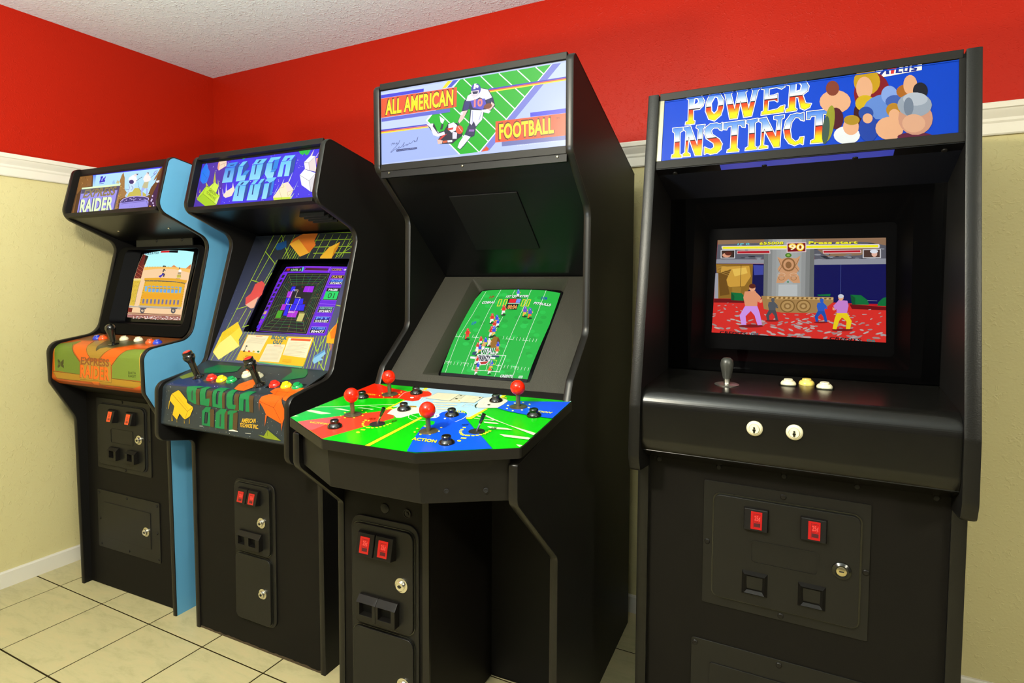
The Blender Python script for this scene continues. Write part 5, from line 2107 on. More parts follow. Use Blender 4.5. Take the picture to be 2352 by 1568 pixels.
ART['MC'] = '''
p 319 197 140 6174 140 6174 2360 197 2360
p 320 206 2311 2939 2323 1835 1297 1869 1188 191 1220
p 320 5982 2314 6168 2317 6156 1935 5339 1951 5605 2102
p 321 189 1095 1940 1090 2963 229 195 182
p 322 2939 2328 5750 2323 3566 231 2963 220 1827 1298
p 323 2157 1559 2628 1560 2627 1442 2014 1441
p 324 5750 2323 5996 2318 3877 240 3576 231
p 325 3796 369 3877 289 3838 238 3632 231
p 24 5715 2323 5756 2323 3609 227 3556 227
p 24 2915 2332 2963 2331 1863 1294 2963 220 2912 218 1799 1311
l 326 30 3074 2326 4427 1028
l 326 30 3621 2325 4671 1288
l 326 30 4184 2318 4962 1576
l 326 30 4746 2318 5122 1954
l 326 30 5278 2320 5510 2103
l 326 30 2853 2020 4087 797
l 326 30 2748 1560 3861 492
l 326 30 2192 1545 3556 232
p 327 206 2255 1742 2243 1734 2148 204 2156
p 328 2556 2342 2711 2332 2483 2153 2354 2147
p 329 2728 2332 2922 2331 2676 2156 2538 2157
p 330 191 1214 1870 1200 1912 1165 190 1170
p 330 3880 1943 6162 1945 6162 1908 3879 1904
p 331 190 1170 1869 1158 1912 1132 189 1135
p 331 3879 1904 6162 1908 6162 1878 3879 1872
p 332 189 1135 1869 1125 1912 1093 189 1095
p 332 3879 1872 6162 1878 6163 1844 3879 1835
p 333 215 1555 2628 1560 2627 1451 213 1449
p 334 204 2150 2860 2130 2840 1572 203 1569
t 335 0.055 328 1642 2420 0 14 449|ALL AMERICAN
t 336 0.035 359 1657 2372 -1 14 408|ALL AMERICAN
p 337 5125 1133 6161 1126 6162 1008 5131 1021
p 338 4272 450 6166 423 6167 312 4279 316
p 334 4087 1019 6162 1002 6166 420 4071 442
t 335 0.055 4167 515 1657 1 0 427|FOOTBALL
t 336 0.035 4199 535 1604 -1 -6 381|FOOTBALL
t 339 0 5845 872 111 1 0 49|TM
t 340 0 4740 277 1190 5 0 28|\u00a9 1988 LELAND CORPORATION ALL RIGHTS RESERVED
p 341 3290 1897 3455 1990 3685 1987 3863 1929 4008 1688 4072 1452 3959 1353 3846 1324 3733 1352 3683 1128 3469 922 3418 696 3285 651 3083 438 2963 346 2862 415 2913 542 3118 785 3253 1033 3288 1435 3205 1474 3204 1387 3035 1174 2916 1077 2882 1148 3019 1439 3088 1692
p 342 3316 1879 3620 1991 3847 1922 3982 1691 3782 1646 3586 1743 3388 1668 3155 1698 3206 1836
p 343 3289 1690 3750 1693 3798 1515 3677 1387 3371 1477
t 344 0.05 3404 1502 280 -1 1 193|10
p 345 3122 1688 3295 1677 3221 1443 3070 1462
p 346 3019 1424 3204 1431 3052 1187 2933 1092 2899 1155
p 342 2979 1414 3070 1418 3036 1320 2968 1328
p 347 3821 1641 3989 1684 4008 1574 3847 1552
p 348 3960 1580 4059 1482 3950 1365 3814 1342 3798 1387 3927 1471
e 349 12 3846 1466 130 20 25 -73
p 342 3651 1391 3830 1383 3943 1326 3878 1263 3716 1311
p 342 3321 1431 3716 1368 3667 1116 3469 951 3403 1103 3326 996 3280 1059
l 350 12 3371 1396 3353 1051
l 350 12 3651 1333 3568 1113
p 351 3203 980 3436 983 3402 726 3168 736
p 342 3101 758 3302 679 3066 454 2953 362 2872 423 2930 555
p 352 3252 887 3419 869 3412 812 3236 831
e 353 16 3475 1987 154 -21 0 -158
p 342 3423 2144 3495 2140 3455 1990 3389 1999
e 92 8 3515 2054 46 -7 0 -46
p 354 3316 1952 3570 1946 3554 1805 3405 1752 3323 1835
p 341 3356 1932 3538 1922 3521 1852 3389 1855
l 342 10 3323 1864 3455 1818 3570 1888
l 342 10 3356 1802 3488 1770 3587 1858
p 355 1834 1207 2083 1194 2223 910 2433 947 2573 1139 2848 1122 3051 968 3033 736 2846 637 2708 548 2291 574 2186 674 2292 783 2081 865
p 342 1816 1209 2066 1190 2047 1108 2222 880 2433 917 2467 824 2222 790 2063 852 1958 1088
p 342 2279 1380 2453 1256 2382 1145 2312 1198
p 356 2347 1149 2417 1127 2364 984 2293 992
p 342 2573 1109 2746 1149 2865 1047 2813 906 2675 862 2572 961
e 357 14 2942 915 122 -13 0 -123
l 358 10 2882 1031 3017 855
p 359 2710 887 2864 842 2846 667 2709 681
p 360 2362 806 2537 847 2327 705 2291 664 2239 699
p 361 2186 719 2379 670 2361 582 2220 581
p 362 2379 655 2536 654 2535 595 2389 588
p 363 2536 654 2702 652 2701 593 2553 593
p 364 2538 995 2745 1002 2727 945 2572 932
l 365 11 882 830 843 741 720 635 613 558 543 496 574 493 682 561 777 599
l 365 10 758 594 826 600 872 636 841 624 841 587 928 615 1053 733 1030 735 992 609 1059 649 1116 674 1153 686 1126 642 1190 676 1227 715 1253 688 1301 702 1364 757 1431 756 1394 729 1467 731 1534 855 1489 729
l 365 9 616 785 584 695
l 365 9 554 745 669 758
l 365 9 677 789 653 719 703 755 722 722
l 365 9 744 732 798 752 760 762 752 719 828 733
p 366 757 563 1494 561 1494 506 757 495
t 34 0 787 511 685 9 0 31|CORPORATION
'''
ART['SC'] = '''
p 367 1695 3931 1976 3957 2467 3959 3029 3955 3570 3957 4098 3948 4663 3863 4704 3253 4733 2281 4687 1360 4651 517 4663 5 3744 -17 2757 -10 1700 37 1659 401 1594 1202 1565 1934 1549 2648 1577 3416
p 368 1700 63 2750 9 3735 9 4660 52 4674 -51 3771 -99 2792 -104 1718 -57
e 369 8 4335 310 99 15 20 -68
e 370 8 2073 2515 128 -4 39 -95
e 369 8 3356 3153 117 5 33 -96
e 371 8 2672 3666 126 -2 39 -105
e 369 8 3148 3599 121 2 35 -101
e 369 8 4451 1790 104 14 23 -79
e 370 8 3372 953 109 9 26 -75
e 369 8 3940 2856 110 10 28 -90
e 371 8 3555 1207 108 10 26 -77
e 371 8 2629 959 116 4 30 -78
e 371 8 3937 2233 108 11 26 -84
e 371 8 2790 196 111 7 26 -71
e 371 8 2277 1876 124 -1 35 -88
e 371 8 3300 767 109 9 26 -74
e 369 8 3636 2944 113 7 29 -92
e 371 8 3422 1154 109 9 26 -76
e 369 8 2512 3251 126 -2 38 -100
e 371 8 3156 1512 113 6 29 -81
e 369 8 2792 1443 116 5 30 -81
e 370 8 2990 2533 118 4 32 -91
e 369 8 4253 1933 105 13 24 -80
e 369 8 2674 3270 124 0 37 -99
e 369 8 3836 659 104 12 23 -72
e 371 8 2859 3116 123 1 36 -98
e 369 8 3562 288 105 11 24 -70
e 371 8 3136 3561 121 2 35 -101
e 369 8 3052 3608 121 1 35 -102
e 371 8 3785 208 104 12 23 -68
e 370 8 4381 1645 104 13 23 -78
e 370 8 3909 2316 109 10 27 -85
e 370 8 3239 3544 119 4 34 -100
e 370 8 3213 2887 118 4 32 -94
e 369 8 4350 2834 108 12 27 -89
e 371 8 3476 1235 110 8 26 -78
e 370 8 3447 700 108 10 25 -73
e 369 8 2271 3061 129 -5 39 -100
e 370 8 3183 2323 116 5 31 -88
e 371 8 4082 461 102 13 22 -70
e 371 8 4005 3412 112 10 30 -96
e 370 8 3919 1598 106 12 25 -79
e 371 8 3119 831 111 8 27 -75
e 370 8 3531 3480 116 6 32 -99
e 370 8 2346 1320 120 2 33 -83
e 370 8 4425 1008 101 14 22 -73
e 369 8 2707 268 112 7 27 -72
e 369 8 2940 1106 114 6 29 -78
e 370 8 2675 1548 117 3 31 -83
e 370 8 4047 175 101 13 21 -68
e 369 8 2047 2249 127 -3 37 -92
e 371 8 3916 2110 108 11 26 -83
e 371 8 2137 1252 122 1 33 -82
e 371 8 3082 3359 121 2 35 -99
e 371 8 2784 1418 116 5 30 -81
e 371 8 3818 2964 112 9 29 -91
e 369 8 2835 430 113 7 28 -73
e 370 8 2580 3466 126 -3 38 -103
e 370 8 2953 3635 123 1 37 -103
e 370 8 3564 2515 113 8 30 -89
e 370 8 3113 725 111 8 27 -75
e 370 8 4388 2356 106 12 25 -84
e 371 8 2166 489 120 3 31 -76
e 370 8 3282 1560 112 8 28 -81
e 370 8 3435 1096 109 9 26 -76
e 369 8 2598 2644 123 0 35 -93
e 370 8 3285 3235 118 5 33 -97
e 370 8 4447 2601 106 13 26 -86
e 369 8 1987 3625 135 -9 43 -107
e 371 8 2703 173 112 7 27 -72
e 369 8 3251 2084 114 6 30 -85
e 369 8 2762 2261 119 3 33 -89
e 369 8 3635 808 106 11 24 -73
e 371 8 3890 2132 108 10 26 -84
e 371 8 2992 159 109 8 26 -71
e 369 8 4311 1245 103 14 23 -74
e 371 8 2102 3259 131 -5 40 -102
e 371 8 2453 3660 128 -4 40 -106
e 370 8 3777 335 104 11 23 -70
e 371 8 3265 1035 110 9 27 -76
e 369 8 3964 3504 113 9 30 -97
e 370 8 3586 1433 108 9 26 -79
e 369 8 2113 2344 127 -2 37 -92
e 370 8 4138 2862 109 11 27 -90
e 369 8 4486 918 101 16 22 -71
e 370 8 3421 554 108 9 25 -72
e 369 8 3725 1642 109 10 27 -80
e 370 8 3922 360 102 13 22 -69
e 371 8 3234 1199 111 8 27 -78
e 370 8 2384 2213 123 1 35 -90
e 370 8 4045 3541 113 9 30 -97
e 371 8 2928 2840 120 2 35 -95
l 372 14 1870 3889 1833 2667 1741 1589 1861 59
l 372 14 2443 3948 2405 2868 2415 1533 2466 44
l 372 14 3600 3945 3629 2893 3616 1510 3616 9
l 372 14 4139 3940 4183 2830 4177 1520 4191 18
l 372 14 3041 2509 3018 2093 2996 1501
l 372 14 2995 3934 2993 3590
l 372 12 1594 1718 1609 1564
l 372 12 1735 1690 1749 1536
l 372 12 1904 1658 1917 1505
l 372 12 2259 1670 2270 1519
l 372 12 2397 1633 2407 1483
l 372 12 2561 1591 2570 1442
l 372 12 3390 1642 3394 1496
l 372 12 3505 1638 3509 1492
l 372 12 3620 1634 3623 1489
l 372 12 3745 1631 3748 1487
l 372 12 3857 1629 3860 1485
l 372 12 3968 1628 3970 1484
l 372 12 4078 1627 4079 1484
l 372 12 4188 1627 4188 1483
l 372 12 4296 1628 4296 1485
l 372 12 4403 1629 4403 1486
l 372 12 4510 1631 4509 1488
l 372 12 1663 541 1672 404
l 372 12 1795 525 1803 389
l 372 12 1910 513 1917 377
l 372 12 2038 500 2045 364
l 372 12 2165 487 2171 353
l 372 12 2303 475 2309 341
l 372 12 2440 463 2445 330
l 372 12 2562 454 2566 321
l 372 12 2682 445 2686 312
l 372 12 3596 484 3596 354
l 372 12 3816 478 3815 348
l 372 12 3925 475 3923 346
l 372 12 4044 473 4042 344
l 372 12 4162 471 4160 343
l 372 12 4268 470 4265 342
l 372 12 4372 470 4369 343
l 372 12 4477 470 4473 343
l 372 12 4591 471 4587 344
l 372 18 1628 1586 1850 1566
l 372 18 2302 1542 2509 1531
l 372 18 3539 1516 3727 1514
l 372 18 4094 1514 4263 1515
l 372 18 1707 484 1891 472
l 372 18 2345 451 2530 447
l 372 18 3522 429 3694 424
l 372 18 4072 435 4235 439
t 373 0.03 1986 3181 491 6 -1 116|COBRAS
t 92 0.03 1967 3197 492 2 -1 117|COBRAS
t 373 0.03 3934 3186 596 -51 9 112|PITBULLS
t 92 0.03 3917 3199 600 -51 11 113|PITBULLS
t 373 0.03 2812 3481 807 41 -1 119|1ST QUARTER
t 92 0.03 2795 3497 806 39 -1 119|1ST QUARTER
t 374 0.05 2149 3486 172 0 -4 120|1P
t 375 0.05 4090 3466 211 -7 -7 126|COM
L 376 30 2593 3398 2689 3404 2734 3058 2634 3051
L 376 30 2802 3395 2896 3403 2938 3059 2840 3051
L 376 30 3485 3408 3574 3396 3593 3066 3501 3076
L 376 30 3666 3417 3753 3407 3770 3078 3680 3086
p 238 2909 3442 3413 3467 3430 3178 2976 3180
p 377 2983 3426 3230 3438 3253 3231 3000 3226
p 378 3241 3438 3399 3443 3410 3237 3258 3231
p 379 2997 3210 3418 3215 3423 3185 2992 3180
p 380 2943 3157 3394 3169 3414 2874 3025 2890
t 381 0.05 3065 2913 330 18 -33 185|00:04
t 382 0.05 1999 2124 153 3 -4 147|1P
t 383 0.03 3803 -10 390 44 8 93|CREDITS
t 92 0.03 3791 -1 391 39 7 94|CREDITS
t 92 0.03 4374 45 119 12 4 92|03
e 384 8 3242 3525 77 2 15 -43
p 385 3144 3720 3220 3728 3269 3610 3221 3625 3206 3531 3176 3543
p 386 3095 3849 3200 3863 3239 3709 3144 3707
p 387 3200 3837 3256 3786 3250 3728
p 387 3107 3816 3094 3752 3129 3727
e 386 9 3132 3908 39 0 19 -55
l 358 7 3103 3954 3161 3862
e 384 8 3024 2607 94 3 18 -49
p 388 2907 2829 3001 2838 3059 2705 3000 2721 2979 2613 2942 2627
p 389 2848 2976 2978 2992 3024 2816 2907 2815
p 387 2978 2962 3046 2905 3038 2839
p 387 2862 2939 2845 2865 2888 2837
e 389 9 2894 3044 49 0 23 -64
l 358 7 2859 3096 2929 2992
e 384 8 2745 2199 96 2 18 -48
p 388 2627 2413 2722 2421 2780 2293 2720 2309 2700 2205 2662 2218
p 389 2568 2556 2699 2570 2746 2400 2627 2399
p 387 2699 2541 2768 2485 2759 2421
p 387 2581 2520 2565 2449 2608 2420
e 389 9 2615 2620 49 0 23 -61
l 358 7 2579 2671 2650 2570
e 384 8 2929 2176 85 2 15 -43
p 390 2826 2367 2910 2375 2960 2260 2907 2275 2889 2181 2856 2193
p 391 2775 2493 2890 2507 2931 2356 2826 2354
p 387 2890 2482 2951 2432 2943 2375
p 387 2786 2461 2771 2397 2809 2373
e 391 9 2816 2551 44 1 20 -54
l 358 7 2785 2595 2847 2507
e 384 8 2934 1907 84 3 15 -42
p 392 2834 2091 2917 2099 2966 1989 2914 2002 2894 1912 2862 1923
p 389 2784 2213 2898 2228 2937 2082 2833 2079
p 387 2898 2204 2958 2156 2950 2100
p 387 2795 2183 2780 2120 2817 2097
e 389 9 2825 2270 43 1 19 -52
l 358 7 2795 2313 2855 2227
e 384 8 3022 2034 74 3 13 -37
p 393 2933 2200 3006 2207 3050 2108 3004 2119 2987 2038 2958 2048
p 391 2889 2309 2990 2322 3024 2191 2932 2189
p 387 2990 2300 3043 2258 3035 2208
p 387 2899 2281 2885 2226 2918 2205
e 391 9 2926 2360 38 0 17 -47
l 358 7 2899 2398 2952 2321
e 384 8 3803 2566 94 7 16 -50
p 394 3694 2787 3786 2802 3840 2667 3782 2682 3759 2570 3723 2582
p 395 3641 2935 3768 2959 3809 2781 3694 2772
p 387 3767 2929 3833 2873 3823 2804
p 387 3653 2898 3635 2821 3676 2794
e 395 9 3688 3007 48 3 20 -63
l 358 7 3655 3059 3721 2956
e 384 8 4002 2496 91 9 15 -49
p 396 3897 2713 3987 2729 4038 2598 3982 2611 3959 2499 3924 2510
p 397 3845 2859 3970 2885 4009 2709 3896 2698
p 387 3969 2854 4034 2800 4023 2732
p 387 3857 2822 3838 2746 3879 2719
e 397 9 3892 2931 47 4 20 -63
l 358 7 3860 2981 3924 2880
e 384 8 2108 1453 109 1 20 -49
p 398 1973 1680 2081 1685 2148 1550 2080 1568 2056 1461 2014 1476
p 389 1905 1828 2055 1840 2109 1662 1973 1665
p 387 2055 1810 2134 1750 2124 1684
p 387 1921 1791 1902 1718 1951 1687
e 389 9 1958 1894 57 -1 27 -64
l 358 7 1918 1948 1999 1841
e 384 8 2949 1566 101 5 18 -49
p 392 2829 1783 2930 1794 2988 1663 2925 1679 2901 1571 2862 1584
p 389 2770 1928 2909 1947 2954 1773 2829 1769
p 387 2908 1917 2980 1861 2970 1795
p 387 2783 1892 2764 1818 2809 1790
e 389 9 2821 1996 52 1 22 -62
l 358 7 2784 2047 2857 1945
e 384 8 3027 1609 91 4 16 -45
p 282 2919 1806 3010 1816 3062 1698 3006 1711 2984 1613 2948 1625
p 391 2865 1937 2991 1954 3032 1797 2918 1793
p 387 2990 1928 3055 1877 3046 1817
p 387 2878 1904 2860 1837 2901 1812
e 391 9 2912 1999 47 1 20 -56
l 358 7 2879 2045 2944 1953
p 399 3063 1601 3201 1576 3330 1426 3354 1210 3262 1112 3113 1102 3006 1188 3018 1439
p 400 3201 1576 3330 1426 3354 1210 3227 1357
e 384 8 2704 1217 79 4 14 -36
p 401 2610 1381 2689 1388 2734 1291 2685 1302 2666 1221 2636 1231
p 389 2565 1489 2673 1502 2708 1373 2610 1370
p 387 2672 1480 2728 1438 2720 1389
p 387 2575 1462 2559 1407 2595 1386
e 389 9 2604 1539 41 1 18 -47
l 358 7 2576 1577 2633 1501
e 384 8 2888 1179 78 3 13 -36
p 402 2797 1340 2874 1348 2918 1251 2870 1263 2851 1182 2821 1191
p 391 2753 1446 2859 1460 2893 1333 2797 1329
p 387 2858 1439 2913 1398 2905 1349
p 387 2763 1419 2748 1364 2782 1344
e 391 9 2793 1496 39 1 17 -46
l 358 7 2766 1533 2820 1459
e 384 8 3026 1155 76 4 13 -36
p 401 2937 1314 3013 1323 3056 1227 3009 1238 2990 1158 2960 1167
p 403 2894 1419 2999 1434 3032 1308 2937 1303
p 387 2998 1413 3052 1373 3043 1325
p 387 2904 1393 2888 1339 2922 1319
e 403 9 2933 1469 40 2 17 -45
l 358 7 2907 1506 2960 1433
e 384 8 2685 955 78 3 13 -36
p 401 2593 1114 2671 1121 2716 1026 2667 1037 2648 959 2617 968
p 389 2548 1218 2656 1232 2690 1106 2592 1103
p 387 2655 1210 2711 1170 2702 1122
p 387 2558 1192 2543 1139 2577 1119
e 389 9 2588 1268 40 1 17 -45
l 358 7 2560 1305 2616 1231
e 384 8 2795 869 78 4 13 -35
p 402 2706 1025 2782 1034 2826 940 2778 951 2759 872 2729 881
p 391 2662 1128 2768 1143 2801 1019 2705 1014
p 387 2767 1122 2821 1082 2812 1035
p 387 2672 1102 2656 1049 2690 1030
e 391 9 2702 1177 39 1 16 -44
l 358 7 2675 1213 2729 1141
e 384 8 2878 994 77 4 13 -35
p 401 2789 1152 2865 1160 2909 1066 2861 1077 2841 998 2812 1007
p 404 2745 1256 2851 1271 2884 1146 2788 1141
p 387 2850 1250 2905 1209 2896 1162
p 387 2755 1229 2740 1176 2774 1156
e 404 9 2785 1305 39 2 16 -44
l 358 7 2758 1342 2812 1269
e 384 8 3375 1026 75 6 12 -35
p 402 3292 1179 3366 1190 3406 1098 3360 1107 3340 1028 3312 1036
p 391 3252 1282 3354 1299 3383 1176 3292 1169
p 387 3352 1278 3404 1240 3395 1192
p 387 3261 1256 3246 1202 3278 1184
e 391 9 3291 1332 38 2 15 -44
l 358 7 3266 1367 3316 1296
e 384 8 3421 821 73 6 11 -34
p 401 3340 971 3412 982 3452 891 3406 900 3386 823 3358 831
p 405 3301 1070 3401 1089 3430 968 3339 961
p 387 3400 1068 3450 1031 3441 985
p 387 3309 1045 3294 993 3325 975
e 405 9 3339 1120 37 3 15 -43
l 358 7 3315 1154 3364 1086
e 384 8 2726 776 78 4 13 -35
p 401 2636 931 2714 939 2757 846 2709 856 2690 779 2659 788
p 385 2592 1034 2699 1047 2732 924 2636 920
p 387 2698 1026 2753 987 2744 940
p 387 2602 1008 2587 955 2621 936
e 385 9 2632 1082 40 1 17 -44
l 358 7 2605 1118 2659 1046
p 406 2542 893 2687 928 2691 778 2562 773
p 407 2533 712 2731 705 2752 617 2552 629
p 407 3255 738 3405 735 3422 649 3268 665
p 408 3254 811 3516 809 3518 731 3270 730
t 409 0.05 2863 816 487 44 -22 241|OTBALL
t 410 0.03 2844 827 487 43 -23 242|OTBALL
p 411 2768 782 3244 805 3273 578 3182 414 2991 385 2789 517
t 412 0.05 2849 564 424 14 -35 196|FRENZY
p 413 2950 498 3242 562 3172 442 3018 416
e 384 8 2865 403 77 4 13 -34
p 392 2780 550 2855 560 2897 471 2850 480 2830 406 2801 414
p 389 2739 648 2843 664 2873 546 2779 540
p 387 2842 643 2895 606 2885 561
p 387 2748 623 2732 572 2765 554
e 389 9 2778 695 39 2 16 -42
l 358 7 2752 729 2804 661
e 384 8 2990 170 74 5 11 -33
p 414 2907 313 2981 322 3021 236 2975 245 2954 172 2926 180
p 391 2867 408 2970 424 2999 309 2906 303
p 387 2968 404 3020 369 3010 324
p 387 2876 384 2860 334 2892 317
e 391 9 2906 454 39 3 15 -40
l 358 7 2881 487 2931 421
e 384 8 2990 -1 70 6 11 -30
p 385 2913 132 2982 141 3020 61 2977 69 2957 1 2931 8
p 389 2877 219 2972 234 2999 128 2912 123
p 387 2971 216 3019 184 3010 143
p 387 2885 197 2869 151 2900 135
e 389 9 2914 262 35 2 13 -37
l 358 7 2890 292 2937 232
e 384 8 3423 232 85 8 13 -38
p 205 3332 397 3416 411 3460 311 3408 320 3384 234 3351 242
p 391 3288 508 3404 530 3435 396 3331 386
p 387 3402 507 3460 466 3449 414
p 387 3298 480 3279 421 3315 402
e 391 9 3333 563 44 4 17 -47
l 358 7 3305 601 3361 526
e 384 8 3424 65 68 6 10 -30
p 385 3351 194 3418 205 3453 127 3412 134 3392 66 3367 72
p 415 3318 280 3410 298 3434 194 3351 185
p 387 3408 280 3454 249 3445 208
p 387 3325 259 3310 213 3339 198
e 415 9 3354 324 34 3 13 -37
l 358 7 3332 354 3376 295
L 372 22 2762 796 3732 824 3726 183 2783 179
L 416 16 3312 610 3497 612 3494 441 3346 441
l 372 14 3227 604 3264 181
'''
